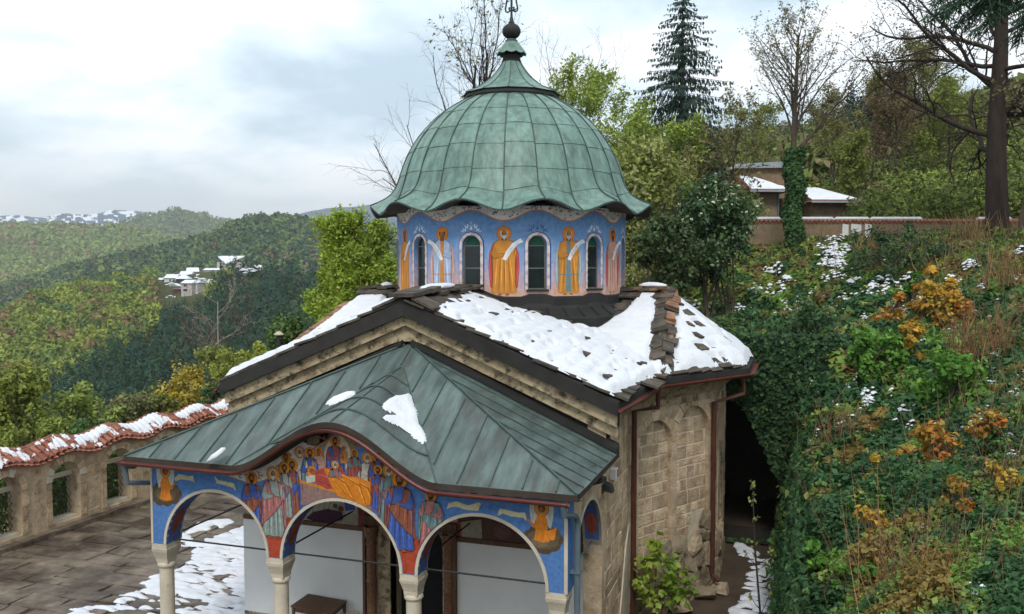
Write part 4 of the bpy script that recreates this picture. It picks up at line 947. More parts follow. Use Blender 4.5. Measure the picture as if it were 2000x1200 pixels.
# the bier, the reclining figure and the orange pall
P.row(52); P.poly(PX([(580, 940), (600, 938), (735, 968), (740, 1000), (600, 985), (574, 990)]), (.24, .15, .14)); P.poly(PX([(582, 936), (662, 958), (662, 964), (582, 942)]), (.52, .20, .03))
x, z = frx(610, 922); P.ell(x, z, .115, .115, shade(GOLD, .7)); P.ell(x, z, .10, .10, (.52, .20, .06)); P.ell(x + .03, z, .055, .045, SKIN); P.ell(x + .01, z + .02, .06, .045, (.28, .06, .05)); P.ell(x + .035, z - .004, .035, .03, shade(SKIN, 1.5))
P.poly(PX([(598, 930), (615, 928), (618, 940), (600, 944)]), (.42, .46, .42))
P.poly(PX([(618, 918), (640, 912), (668, 915), (680, 930), (670, 950), (640, 956), (616, 942)]), (.34, .06, .05)); P.line(PX([(622, 926), (650, 935), (672, 945)]), .03, (.5, .14, .11)); P.line(PX([(620, 938), (645, 948)]), .03, (.2, .03, .03))
P.poly(PX([(633, 914), (655, 918), (678, 930), (700, 932), (725, 942), (733, 962), (734, 982), (712, 988), (690, 980), (660, 968), (648, 948)]), (.56, .19, .02))
for q in (((640, 918), (672, 940), (690, 974)), ((668, 926), (700, 945), (712, 982)), ((690, 934), (716, 950), (726, 978)), ((650, 935), (668, 956), (690, 974))):
    P.line(PX(q), .045, (.70, .30, .05)); P.line(PX([(a + 4, b + 4) for a, b in q]), .03, (.36, .10, .012))
done('bier_with_orange_pall')
fig(656, 908, 932, 'pink', 'teal', 'grey', True, row=80, H=.75); done('leaning_old_man')
# front rows
for (px, py, pf, tu, ma, ha, be, w, fl) in ((572, 908, 1008, 'brown', 'blue', 'dark', True, .8, 1), (557, 914, 1012, 'grey', 'violet', 'dark', True, .85, 1), (535, 925, 1050, 'grey', 'pink', 'grey', True, 1.0, 1), (761, 919, 1030, 'teal', 'violet', 'grey', True, .95, -1), (739, 918, 1000, 'blue', 'red', 'dark', True, .85, -1)):
    fig(px, py, pf, tu, ma, ha, be, row=60 if px in (572, 739) else 85 if px in (557, 761) else 110, wide=w, flip=fl); done('painted_saint')
fig(492, 934, 1045, 'blue', 'brown', 'dark', True, row=30, wide=1.0, flip=1); done('painted_saint')
fig(782, 936, 1076, 'blue', 'brown', 'dark', True, row=120, wide=1.05, flip=-1); done('painted_saint')
fig(843, 966, 1075, 'pink', 'teal', 'dark', True, row=150, wide=1.1, flip=-1); done('painted_saint')
for q in ([(341, 935), (350, 926), (372, 930), (378, 929), (381, 943), (372, 938), (355, 936), (344, 940)], [(419, 930), (428, 938), (444, 941), (458, 944), (462, 960), (456, 953), (440, 948), (424, 944)], [(873, 995), (876, 983), (892, 979), (915, 987), (936, 981), (940, 984), (934, 998), (912, 996), (892, 990), (882, 990)], [(972, 1008), (976, 993), (992, 996), (1012, 1001), (1026, 1001), (1030, 1018), (1022, 1011), (1000, 1009), (982, 1003)]):
    P.row(40); P.poly(PX(q), (.50, .47, .30)); done('painted_scroll')
for (cx, cy, sx, hx, hy, fl) in ((323, 965, 1.0, 323, 922, 1), (1060, 1054, 1.12, 1058, 994, -1)):
    P.row(0)
    for k in range(9):
        a = 2 * PI * k / 9; x, z = frx(cx + 22 * sx * math.cos(a), cy + 14 * sx * math.sin(a)); P.ell(x, z, .125 * sx, .105 * sx, (.085, .06, .035) if k < 8 else (.12, .085, .05), 14)
    x, z = frx(cx, cy); P.ell(x, z, .24 * sx, .15 * sx, (.12, .09, .055)); P.ell(x - .05, z - .05, .13 * sx, .08 * sx, (.17, .13, .08))
    x, z = frx(hx, hy); h = .115 * sx
    for s in (-1, 1): P.poly([(x + s * .03, z - .16), (x + s * .1, z + .02), (x + s * .16, z + .11), (x + s * .21, z + .08), (x + s * .2, z - .1), (x + s * .16, z - .32), (x + s * .1, z - .28)], (.46, .48, .45)); P.line([(x + s * .12, z), (x + s * .17, z - .22)], .02, (.3, .34, .36))
    P.ell(x, z, h, h, (.36, .12, .03)); P.ell(x, z, h * .9, h * .9, (.52, .22, .05)); P.ell(x, z + .01, .06, .07, DHAIR); P.ell(x + fl * .005, z - .01, .042, .055, SKIN); P.ell(x + fl * .012, z, .024, .024, shade(SKIN, 1.5))
    oc = (.60, .20, .025); P.poly([(x - .07, z - .11), (x + .07, z - .11), (x + .11, z - .25), (x + .10, z - .38), (x + .14, z - .53), (x + .02, z - .56), (x - .13, z - .52), (x - .10, z - .36), (x - .12, z - .22)], oc)
    P.poly([(x + fl * .06, z - .13), (x + fl * .12, z - .26), (x + fl * .22, z - .19), (x + fl * .24, z - .16), (x + fl * .2, z - .26), (x + fl * .12, z - .34)], shade(oc, .85)); P.ell(x + fl * .24, z - .165, .03, .02, shade(SKIN, 1.3), 8)
    if fl < 0: P.poly([(x + .06, z - .38), (x + .26, z - .28), (x + .22, z - .5), (x + .05, z - .5)], shade(oc, 1.1))
    for k in range(4): P.line([(x - .07 + k * .045, z - .3), (x - .08 + k * .055, z - .5)], .014, shade(oc, (.55, 1.35)[k % 2]))
    P.line([(x - .1, z - .33), (x + .1, z - .34)], .02, shade(oc, .6))
    done('painted_angel')
# inside wall: reclining robed figure, blue and red fields
P = Paint(FW, .034, .0004)
X = lambda a, b: (lambda q: (float(q[0]), float(q[2])))(onY(a, b, YW - .03))
P.poly([X(640, 1008), X(662, 985), X(668, 950), X(600, 950), X(590, 1005)], (.36, .33, .27))
for k in range(5): P.line([X(600 + 10 * k, 1004), X(612 + 10 * k, 955)], .03, (.16, .11, .07))
P.poly([X(598, 1012), X(612, 1000), X(640, 994), X(668, 1000), X(672, 1016), X(640, 1022), X(612, 1018)], (.06, .025, .05)); P.ell(*X(666, 994), .07, .06, (.14, .05, .04)); P.ell(*X(655, 988), .06, .05, (.05, .10, .05))
P.poly([X(668, 970), X(696, 968), X(698, 1002), X(675, 1004)], (.40, .37, .33)); P.poly([X(671, 970), X(693, 969), X(694, 996), X(675, 998)], (.05, .09, .32)); P.poly([X(700, 960), X(752, 960), X(752, 1034), X(700, 1028)], (.17, .045, .035))
P.poly([X(672, 1012), X(700, 1010), X(700, 1029), X(660, 1025)], (.28, .25, .19))
P.mb.build('inner_fresco', MT['fresco'], CHU, cols=True, fix=False); P.mb = MB(); P.row(0)
P.poly([X(900, 1020), X(940, 1015), X(942, 1055), X(902, 1050)], (.32, .29, .22)); P.poly([X(885, 1020), X(900, 1020), X(902, 1050), X(885, 1048)], (.26, .06, .05)); P.ell(*X(980, 1040), .2, .14, (.14, .07, .07)); P.ell(*X(1010, 1050), .16, .1, (.09, .05, .05))
P.mb.build('inner_fresco', MT['fresco'], CHU, cols=True, fix=False)
# drum: saints between the windows, foliage over each window, ornamented band under the eave
for k in range(NF):
    fr, t = facet(k); p = Paint(fr, .003, .0003); h = FWID / 2 - .002
    xs = np.linspace(-h, h, 13); lo = lambda x: 9.13 + wav(t + math.atan2(x, AP), .13)
    p.poly([(x, lo(x)) for x in xs] + [(h, 9.345), (-h, 9.345)] if lo(0) < 9.3 else [(x, min(lo(x), 9.335)) for x in xs] + [(h, 9.345), (-h, 9.345)], (.62, .58, .53))
    rb = random.Random(k)
    for j in range(16):
        x = rb.uniform(-h + .05, h - .05); y = lo(x) + rb.uniform(.04, max(.05, 9.33 - lo(x))); a = rb.uniform(0, 6.3); c = [(.045, .05, .28), (.20, .07, .05), (.06, .07, .33), (.28, .16, .10)][j % 4]
        p.line([(x, min(y, 9.33)), (x + .05 * math.cos(a), min(9.34, max(lo(x) + .02, y + .04 * math.sin(a)))), (x + .08 * math.cos(a + .9), min(9.34, max(lo(x) + .02, y + .06 * math.sin(a + .9))))], .03, c)
    p.poly([(x, lo(x)) for x in xs] + [(x, lo(x) - .028) for x in xs[::-1]], (.52, .20, .06))
    church(p.mb, 'ornament_band', 'oldfresco', cols=True, fix=False)
    p = Paint(fr, .003, .0003)
    if k % 2 == 0:
        wc = (.60, .66, .74) if k != 2 else (.07, .12, .22)
        p.line([(0, 8.80), (0, 8.98)], .02, wc); p.line([(-.035, 8.94), (.035, 8.94)], .016, wc); p.poly([(-.035, 8.77), (.035, 8.77), (.02, 8.85), (-.02, 8.85)], wc)
        for s in (-1, 1):
            p.line([(s * .03, 8.88), (s * .12, 8.84), (s * .18, 8.75), (s * .24, 8.72), (s * .27, 8.77)], .022, wc)
            for (a, b, c, d) in ((.08, 8.86, .11, 8.91), (.13, 8.83, .17, 8.87), (.10, 8.84, .09, 8.79), (.16, 8.78, .14, 8.72), (.19, 8.75, .22, 8.80)): p.line([(s * a, b), (s * (a + c) / 2, (b + d) / 2 + .01), (s * c, d)], .03, wc)
        church(p.mb, 'painted_foliage', 'oldfresco', cols=True, fix=False)
    else:
        i = (k // 2) % 6; z0 = max(flash_z(t) + .06, 7.16)
        spec = {23: ('ltblue', 'rose', 'brown', False, 'ochre', 'ochre'), 1: ('ochre', 'crim', 'white', True, 'ochre', None), 3: ('ochre', 'grey', 'grey', True, 'ochre', 'teal'), 5: ('rose', 'crim', 'dark', True, None, None), 21: ('ochre', 'rose', 'brown', True, None, None)}.get(k, ('ochre', 'crim', 'grey', True, None, None))
        hl = (.62, .20, .035); sk = (.24, .105, .045)
        figure(p, 0, z0, 8.86, spec[0], None, spec[2], spec[3], row=0, crown=spec[4], scroll=True, wide=1.0, hl=hl, skin=sk, flip=-1 if k == 23 else 1, trim=spec[5], rs=k, cape=spec[1])
        for s in (-1, 1):
            for q in range(4): x = s * (.16 + q * .05); p.line([(x, 8.90), (x + s * .012, 8.93)], .016, (.05, .08, .16)); p.line([(x - .01, 8.92), (x + .015, 8.915)], .012, (.05, .08, .16))
        church(p.mb, 'painted_saint', 'oldfresco', cols=True, fix=False)
# ================================================================== SNOW ON THE ROOFS
def inpoly(X, Y, poly):
    c = np.zeros(X.shape, bool); n = len(poly)
    for i in range(n):
        (x0, y0), (x1, y1) = poly[i], poly[(i + 1) % n]
        if y0 == y1: continue
        c ^= ((y0 > Y) != (y1 > Y)) & (X < (x1 - x0) * (Y - y0) / (y1 - y0) + x0)
    return c
def pdist(X, Y, poly):
    d = np.full(X.shape, 1e9); n = len(poly)
    for i in range(n):
        (x0, y0), (x1, y1) = poly[i], poly[(i + 1) % n]; L2_ = (x1 - x0) ** 2 + (y1 - y0) ** 2 + 1e-9
        t = np.clip(((X - x0) * (x1 - x0) + (Y - y0) * (y1 - y0)) / L2_, 0, 1); d = np.minimum(d, np.hypot(X - x0 - t * (x1 - x0), Y - y0 - t * (y1 - y0)))
    return np.where(inpoly(X, Y, poly), d, -d)
def snow_mesh(name, X, Y, Z, T, label, mat='snow', group=None):
    """grid of places X,Y, the surface Z under the snow and its thickness T (<=0: bare)"""
    n, m = X.shape; keep = np.maximum.reduce([T[:-1, :-1], T[1:, :-1], T[1:, 1:], T[:-1, 1:]]) > 0
    I, J = np.nonzero(keep); q = np.stack([I * m + J, (I + 1) * m + J, (I + 1) * m + J + 1, I * m + J + 1], 1)
    uq, inv = np.unique(q.ravel(), return_inverse=True)
    V = np.stack([X, Y, Z + np.maximum(T, -.015)], -1).reshape(-1, 3)[uq]
    o = link(name, np_mesh(name, V, inv.reshape(-1, 4), MT[mat], smooth=True)); return tag(o, label, 'snow', group, 'stuff')
xs = np.arange(-14.2, -.95, .038); ys = np.arange(15.98, 25.2, .042)
X, Y = np.meshgrid(xs, ys, indexing='ij'); X = X + .02 * (vnoise(X * 9, Y * 9, 3) - .5); Y = Y + .02 * (vnoise(X * 9, Y * 9, 8) - .5)
Z, RG = roofz(X, Y, True); Xm = XC + np.abs(X - XC); south = X > XC
tt = np.clip((Y - E0[1]) / (E1[1] - E0[1]), 0, 1.5); xe = E0[0] + tt * (E1[0] - E0[0])
d_eave = np.where(RG == 0, xe - Xm, 9.); f1d = -(nn1.x * (Xm - E1[0]) + nn1.y * (Y - E1[1])); d_eave = np.where(RG >= 1, np.minimum(f1d, -1.15 - Xm), d_eave)
b = np.where(RG == 0, (Xm - XC) * 1.085, np.where(RG == 1, (23 - Y) * 1.08, 3.2 - f1d)); a = np.where(RG == 0, Y, np.where(RG == 1, X, X * .5 + Y * .86))
b = b + .10 * (vnoise(a * 1.8, b * 1.2, 4) - .5); pit = .34
row = np.floor(b / pit); fr_ = b / pit - row; wd = .47; ca = a / wd + hash2(row, row * 0 + 7, 2); colm = np.floor(ca); fc = ca - colm
rnd = hash2(row, colm, 5); rough = np.where((RG == 1) | ((b < 1.6) & (Y > 17.6)), .25, 1.)
T = .060 + .035 * fbm(X * 1.6, Y * 1.6, 2) + rough * (.062 * np.sin(PI * np.clip(fr_, .02, .98)) ** .55 - .02) + rough * .012 * (np.abs(fc - .5) < .42)
clus = fbm(a * .7, b * .8, 12)
hole = (rnd < np.where(RG == 1, .05, .52)) & (clus > .34)
hw_ = .20 + .26 * hash2(row, colm, 9); hs_ = np.minimum((hw_ - np.abs(fc - .5 - .15 * (hash2(row, colm, 13) - .5))) * wd, (fr_ - (.52 + .22 * hash2(row, colm, 17))) * pit) + .02 * (vnoise(a * 14, b * 14, 19) - .5)
T = np.where(hole, np.minimum(T, -hs_ * 2.2 + .004), T)
en = .12 * (vnoise(a * 2.1, b * .3, 6) - .25)
T = np.minimum(T, (d_eave - .05 - en * .8) * 1.2)
T = np.minimum(T, np.where(RG == 0, (Y - 16.04 - np.where(south, .12 * vnoise(b * 2.5, b * 0, 8), .03)) * 1.5, 9.))
rad = np.hypot(X - XC, Y - YD); T = np.minimum(T, (rad - 3.56 - .12 * vnoise(X * 3, Y * 3, 1)) * 1.)
ridge_bare = .42 * sst(19.3 - Y, 0, 2.6) + .30 * (vnoise(Y * 2.2, b * 2.2, 15) - .3) * sst(19.6 - Y, 0, 1)
T = np.where((RG == 0) & south, np.minimum(T, (b - ridge_bare * 1.3) * .8), T); T = np.where((RG == 0) & ~south, np.minimum(T, (b - .10 - .2 * vnoise(Y * 2, Y * 0, 3)) * .6), T)
hd = np.abs((X - RD[0]) * (E1[1] - RD[1]) - (Y - RD[1]) * (E1[0] - RD[0])) / math.hypot(E1[0] - RD[0], E1[1] - RD[1])
T = np.where(south & (RG >= 1) & (Y > 19.3), np.minimum(T, (hd - np.where(RG == 1, .17, .15) - .16 * vnoise(Y * 2.5, X * 2.5, 21)) * .8), T)
T = np.where((RG == 1), np.minimum(T, (23 - Y - .18) * .8), T)
T = np.where(south & (RG == 1), T, np.where((~south) & (RG >= 2), -1, T))
T = np.where((~south) & (RG == 1), np.minimum(T, (X - (2 * XC - RD[0]) + .25 + (23 - Y) * .32) * .8), T)
T = np.where(Y > 24.6, -1, T)
snow_mesh('roof_snow', X, Y, Z + .075, T, 'thick snow lying on the stone slates of the church roof')
def cap(name, pts, w, h, label, group=None):
    """elongated lump of snow lying along pts"""
    mb = MB(); n = len(pts); N = 12; vs = []
    for i, p in enumerate(pts):
        q = i / (n - 1); k = math.sin(PI * min(max(q, .04), .96)) ** .5; d = Vector(pts[min(i + 1, n - 1)]) - Vector(pts[max(i - 1, 0)]); s = Vector((d.y, -d.x, 0)).normalized() if abs(d.x) + abs(d.y) > 1e-6 else Vector((1, 0, 0))
        for j in range(N):
            a = 2 * PI * j / N; vs.append(Vector(p) + s * (math.cos(a) * w * k * R.uniform(.85, 1.15)) + Vector((0, 0, max(-.02, math.sin(a) * h * k * R.uniform(.9, 1.1)))))
    mb.add(vs, [(i * N + j, i * N + (j + 1) % N, (i + 1) * N + (j + 1) % N, (i + 1) * N + j) for i in range(n - 1) for j in range(N)] + [tuple(range(N))[::-1], tuple(range((n - 1) * N, n * N))])
    return tag(mb.build(name, MT['snow'], smooth=True), label, 'snow', group, 'stuff')
cap('snow_cap', [(XC + .05 * math.sin(k), 16.5 + k * .22, RZ + .14 + .01 * k) for k in range(11)], .20, .10, 'long snow strip on the front ridge of the church below the drum')
cap('snow_cap', [(-4.05 + k * .12, 22.98, 7.36) for k in range(7)], .16, .10, 'small snow cap on the ridge stones right of the drum')
cap('snow_cap', [(-11.25 - k * .10, 22.96, 7.30) for k in range(5)], .16, .10, 'small snow cap on the ridge stones left of the drum')
def hit(px, py, zf, t0=.5, t1=1.6):
    d = ray(px, py) / FPX
    for s in np.arange(10, 60, .02):
        p = _c + d * s
        if p[2] < zf(p[0], p[1]): return float(p[0]), float(p[1])
    return None
def patch(name, poly, zf, label, th=.09, cell=.03, jag=.06, mat='snow', holes=None, lift=.0, edge=.14, seed=1):
    poly = [q for q in poly if q]; P_ = np.array(poly); x0, y0 = P_.min(0) - .1; x1, y1 = P_.max(0) + .1
    X, Y = np.meshgrid(np.arange(x0, x1, cell), np.arange(y0, y1, cell), indexing='ij'); d = pdist(X, Y, poly) + jag * (fbm(X * 4, Y * 4, seed) - .5) * 2
    T = np.where(d > 0, th * np.sqrt(np.clip(d / edge, 0, 1)) * (.75 + .5 * fbm(X * 2.5, Y * 2.5, seed + 4)), d * .5)
    if holes is not None: T = holes(X, Y, T)
    return snow_mesh(name, X, Y, np.vectorize(zf)(X, Y) + lift if zf is not None else X * 0 + lift, T, label, mat)
pzf = lambda x, y: float(porchz(x - XC, min(max(y - EV, 0), 3.31))) if abs(x - XC) < EH and y > EV - .02 else -99.
patch('snow_patch', [hit(*q, pzf) for q in [(772, 776), (798, 772), (803, 778), (810, 800), (818, 830), (828, 850), (831, 862), (826, 868), (806, 852), (780, 834), (745, 820), (752, 814), (776, 815), (750, 800), (748, 796), (758, 786)]], lambda x, y: float(porchz(x - XC, min(max(y - EV, 0), 3.3))), 'triangular snow patch on the wave of the porch roof', .07, .025, .02, lift=.02, edge=.10)
patch('snow_patch', [hit(*q, pzf) for q in [(637, 790), (650, 779), (680, 769), (692, 768), (693, 773), (668, 786), (645, 793)]], lambda x, y: float(porchz(x - XC, min(max(y - EV, 0), 3.3))), 'small oblong snow patch on the porch roof', .06, .02, .02, lift=.02, edge=.07)
g = onY(420, 890, EV - .1)
cap('snow_lump', [(g[0] - .16, EV - .11, g[2] - .12), (g[0] - .08, EV - .10, g[2] - .07), (g[0], EV - .07, g[2] - .02), (g[0] + .06, EV - .0, g[2] + .05), (g[0] + .11, EV + .05, g[2] + .09)], .085, .085, 'snow lump hanging over the left gutter of the porch')
# ================================================================== COURTYARD
def structure(mb, name, mat): o = mb.build(name, MT[mat]); o['kind'] = 'structure'; return o
mb = MB(); mb.box((-21.6, -9, -1.2), (-.28, 33, -.035)); court = structure(mb, 'courtyard', 'earth')
mb = MB(); mb.box((-2.3, 8, -.034), (-.35, 33, -.02)); structure(mb, 'path', 'earth')
# paving stones one by one where the photograph shows them
nst = 0; y = 14.6
while y < 27.5:
    x = -20.5 + R.uniform(-.3, 0); hh = R.uniform(.42, .85)
    while x < -12.2:
        w = R.uniform(.6, 1.6); cx, cy = x + w / 2, y + hh / 2
        px = 1000 + FPX * ((cx * math.cos(YAW) + cy * math.sin(YAW)) / (cy * math.cos(YAW) - cx * math.sin(YAW)))
        if px > -60 and cx < -12.0 and nst < 235 and R.random() < .93:
            j = lambda: R.uniform(-.10, .10); zt = R.uniform(-.008, .010); g = .012
            c = [(x + g + j(), y + g + j()), (x + w - g + j(), y + g + j()), (x + w - g + j(), y + hh - g + j()), (x + g + j(), y + hh - g + j())]
            mb = MB(); mb.hexa([(a, b, -.06) for a, b in c] + [(a + (.015 if a < cx else -.015), b + (.015 if b < cy else -.015), zt + R.uniform(-.006, .006)) for a, b in c]); o = mb.build('paving_stone', MT['pave'], court); nst += 1
        x += w
    y += hh
def footprints(n, poly_px, seed, sx=.13, sy=.05):
    rr = random.Random(seed); pts = []
    for k in range(n):
        p = onZ(rr.gauss(poly_px[0], poly_px[2]), rr.gauss(poly_px[1], poly_px[3]), 0); pts.append((p[0], p[1], rr.uniform(.5, 1.2), rr.uniform(-.4, .4)))
    def f(X, Y, T):
        for x, y, s, an in pts:
            dx, dy = X - x, Y - y; m = (np.abs(dx) < .4) & (np.abs(dy) < .4); u = dx[m] * math.cos(an) + dy[m] * math.sin(an); v = -dx[m] * math.sin(an) + dy[m] * math.cos(an)
            T[m] -= .12 * np.exp(-(u / (sx * s)) ** 2 - (v / (sy * s)) ** 2 * 1.0)
        return T
    return f
GZ = lambda q: [tuple(float(v) for v in onZ(*p, 0)[:2]) for p in q]
f1_ = footprints(90, (452, 1110, 22, 55), 3); f2_ = footprints(150, (390, 1120, 60, 50), 4, .20, .045); f3_ = footprints(170, (270, 1190, 90, 22), 5, .22, .06)
patch('courtyard_snow', GZ([(500, 1026), (474, 1028), (440, 1040), (404, 1050), (386, 1060), (352, 1041), (348, 1056), (380, 1074), (374, 1090), (343, 1115), (300, 1128), (281, 1138), (292, 1148), (240, 1158), (214, 1172), (170, 1185), (112, 1199), (60, 1225), (60, 1300), (520, 1300), (520, 1100)]), None, 'broad trodden snow patch on the courtyard beside the porch', .075, .04, .30, 'oldsnow', lambda X, Y, T: f3_(X, Y, f2_(X, Y, f1_(X, Y, T))), .0, .3)
patch('courtyard_snow', GZ([(362, 1040), (385, 1022), (420, 1016), (449, 1014), (456, 1021), (432, 1033), (420, 1024), (405, 1036), (370, 1043)]), None, 'small snow patch behind the broad one on the courtyard', .06, .04, .12, 'snow', None, .0, .15)
f4_ = footprints(120, (1480, 1130, 22, 45), 8, .12, .07)
patch('path_snow', GZ([(1432, 1058), (1452, 1062), (1470, 1070), (1492, 1085), (1518, 1098), (1528, 1130), (1520, 1160), (1516, 1200), (1512, 1260), (1410, 1260), (1424, 1196), (1446, 1168), (1460, 1140), (1466, 1108), (1450, 1085)]), None, 'grey trodden snow strip along the path behind the church', .06, .035, .16, 'oldsnow', f4_, .0, .2)
# ------------------------------------------------------------------ arcaded courtyard wall with tiled coping
WP, WD = Vector((-20.59, 17.77, 0)), Vector((.047, .9989, 0)); WN = Vector((WD.y, -WD.x, 0))
cw = empty('courtyard_wall', WP, 'arched stone courtyard wall with wavy red tile coping at left', 'wall')
WO = WP - WN * .32; FWL = (WO, WD, Vector(UP), WN)
S0, S1 = -2.6, 13.0; CK = [.47 + 2.02 * k for k in range(-1, 7)]; HWW = .51
wt_ = lambda s: 2.24 + .09 * math.cos(2 * PI * (s - .47) / 2.02)
mb = MB(); ss = np.linspace(S1, S0, 90)
mb.plate([(S0, 0), (S1, 0)] + [(s, wt_(s)) for s in ss], [arch_hole(c, HWW, .22, 1.5) for c in CK if S0 + .6 < c < S1 - .6], FWL, .55); mb.build('wall', MT['mortar'], cw)
def cwb(mb, name, mat): return mb.build(name, MT[mat], cw)
CHU_keep = CHU; CHU = cw
def skipw(mx, my, a, b, c, d):
    if d > wt_(mx) - .03: return True
    for q in CK:
        for x in (a, mx, b):
            for yy in (c, d):
                if inside_arch(x, yy, q, HWW, .1, 1.5, .22): return True
    return False
for i in range(5):
    a_ = CK[i] + .64 if i else S0 + .02; b_ = CK[i + 1] - .64 if i else CK[1] - .64
    a_ = max(a_, S0)
    courses(FWL, CK[i] + .47, CK[i + 1] - .47, .16, 2.3, .26, .40, .016, skipw)
for c in CK[0:6]:
    N = 9
    for k in range(N):
        t0, t1 = PI * (k + .05) / N, PI * (k + .95) / N; r0, r1 = HWW + .005, HWW + .21 + R.uniform(-.02, .04)
        mb = MB(); mb.plate([(c + r0 * math.cos(t0), 1.5 + r0 * math.sin(t0)), (c + r1 * math.cos(t0), 1.5 + r1 * math.sin(t0)), (c + r1 * math.cos(t1), 1.5 + r1 * math.sin(t1)), (c + r0 * math.cos(t1), 1.5 + r0 * math.sin(t1))], [], FWL, .05, .03 + R.uniform(0, .012)); cwb(mb, 'arch_stone', 'carved' if R.random() < .35 else 'stone')
    for s in (-1, 1):
        z = .24
        while z < 1.48:
            h = min(R.uniform(.28, .5), 1.49 - z); w = R.uniform(.16, .24); mb = MB(); x0, x1 = sorted((c + s * (HWW + .004), c + s * (HWW + w))); mb.plate([(x0, z + .008), (x1, z + .008), (x1, z + h - .008), (x0, z + h - .008)], [], FWL, .05, .026); cwb(mb, 'jamb_stone', 'stone'); z += h
    mb = MB(); mb.plate([(c - HWW + .004, 1.50), (c + HWW - .004, 1.50), (c + HWW - .004, 1.62), (c - HWW + .004, 1.62)], [], FWL, .10, -.32); cwb(mb, 'cross_bar', 'carved')
    mb = MB(); mb.plate([(c - HWW + .004, .222), (c + HWW - .004, .222), (c + HWW - .004, .30), (c - HWW + .004, .30)], [], FWL, .40, -.12); cwb(mb, 'sill', 'carved')
    mb = MB(); o, ax, ay, n = FWL                          # diamond iron lattice
    for k in range(-9, 10):
        for sg in (-1, 1):
            q = []
            for z in np.linspace(.3, 1.5, 25):
                x = k * .12 + sg * (z - .9) * .55
                if abs(x) < HWW: q.append(o + ax * (c + x) + ay * z - n * (.37 + .008 * sg))
            if len(q) > 1: mb.tube([q[0], q[-1]], .006, 4, False)
    l = cwb(mb, 'iron_lattice', 'iron'); l['kind'] = 'stuff'
mb = MB()
for s0, s1 in zip(np.arange(S0, S1, 1.1), np.arange(S0, S1, 1.1) + 1.09):
    mb = MB(); mb.hexa([WP + WD * a + WN * b + Vector((0, 0, z)) for z in (-.05, .13 + R.uniform(-.01, .01)) for a, b in ((s0, -.318), (s1, -.318), (s1, 0 + R.uniform(-.03, .02)), (s0, 0 + R.uniform(-.03, .02)))]); cwb(mb, 'ledge_stone', 'pave')
# tiles: two courses of barrel tiles and a ridge course
def tile_at(s, q0, q1, z0, z1, w=.095, name='roof_tile', along=False, base=None):
    base = base or (WO + WN * .16); mb = MB(); n = 6; vs = []
    for (q, z, ww) in ((q0, z0, w), (q1, z1, w * .82)):
        for (r_, dz) in ((1, 0), (.84, -.012)):
            for k in range(n + 1):
                a = PI * k / n
                if along: vs.append(base + WD * q + WN * (math.cos(a) * ww * r_) + Vector((0, 0, z + math.sin(a) * ww * r_ * .8)))
                else: vs.append(base + WD * (s + math.cos(a) * ww * r_) - WN * q + Vector((0, 0, z + math.sin(a) * ww * r_ * .8)))
    m = n + 1; f = []
    for k in range(n): f += [(k, k + 1, 2 * m + k + 1, 2 * m + k), (m + k, 3 * m + k, 3 * m + k + 1, m + k + 1), (k, m + k, m + k + 1, k + 1), (2 * m + k, 2 * m + k + 1, 3 * m + k + 1, 3 * m + k)]
    for k in (0, n): f.append((k, 2 * m + k, 3 * m + k, m + k))
    mb.add(vs, f); return mb.build(name, MT['tile'], cw, smooth=False)
ez_ = lambda s: wt_(s) + .03
cols_ = np.arange(S0 + .1, 11.6, .20)
for s in cols_:
    j = R.uniform(-.012, .012); z = ez_(s); tile_at(s + j, R.uniform(-.03, .02), .34, z + .03, z + .22); tile_at(s + R.uniform(-.012, .012), .26, .58, z + .19, z + .36)
mb = MB()
for s in cols_:
    z = ez_(s + .1); a, b = s + .02, s + .18
    mb.add([WO + WN * (.16 - q) + WD * x + Vector((0, 0, z + zz)) for (q, zz) in ((-.05, -.01), (.62, .34)) for x in (a, b)], [(0, 1, 3, 2)])
for s0 in np.arange(S0, 11.6, .4): mb.add([WO + WN * (.16 - q) + WD * x + Vector((0, 0, ez_(x) + zz)) for (q, zz) in ((.02, -.06), (.64, .31)) for x in (s0, s0 + .4)], [(0, 1, 3, 2)])
cwb(mb, 'pan_tile', 'tile')['kind'] = 'stuff'
mb = MB()
for s0 in np.arange(S0, 11.8, .25):      # mortar bed of the ridge
    mb.hexa([WO + WN * (.16 - q) + WD * x + Vector((0, 0, ez_(x) + zz)) for (zz) in (.26, .385) for (q, x) in ((.58, s0), (.58, s0 + .25), (.80, s0 + .25), (.80, s0))])
cwb(mb, 'ridge_mortar', 'mortar')
for s0 in np.arange(S0, 11.6, .42): tile_at(0, s0, s0 + .44, ez_(s0) + .37, ez_(s0 + .44) + .37, .10, 'ridge_tile', True, WO + WN * (.16 - .70))
CHU = CHU_keep
# snow on the tiles
s_ = np.arange(S0, 11.2, .025); q_ = np.arange(-.06, .62, .025); Sg, Qg = np.meshgrid(s_, q_, indexing='ij')
wtn = 2.24 + .09 * np.cos(2 * PI * (Sg - .47) / 2.02) + .03
ph = np.abs(((Sg - S0 - .1) / .20 + .5) % 1 - .5); barrel = .075 * np.sqrt(np.clip(1 - (ph / .46) ** 2, 0, 1))
H0 = wtn + .03 + Qg * .56 + barrel * .95 + np.where(Qg < .29, .0, .012)
slope_w = -np.sin(2 * PI * (Sg - .47) / 2.02)
cover = fbm(Sg * 1.1, Qg * 2.2, 31) - .045 + .22 * sst(Qg, .15, .4) - .10 + .10 * slope_w + .42 * (vnoise(Sg * 5, Qg * 4, 40) - .5) - .10 * (ph > .36)
Ts = np.clip((cover - .50) * .5, -.02, .055) + .01 * (ph < .3) ; Ts = np.minimum(Ts, (.60 - Qg) * .5); Ts = np.minimum(Ts, (Qg + .05 - .2 * vnoise(Sg * 5, Sg * 0, 3)) * .5)
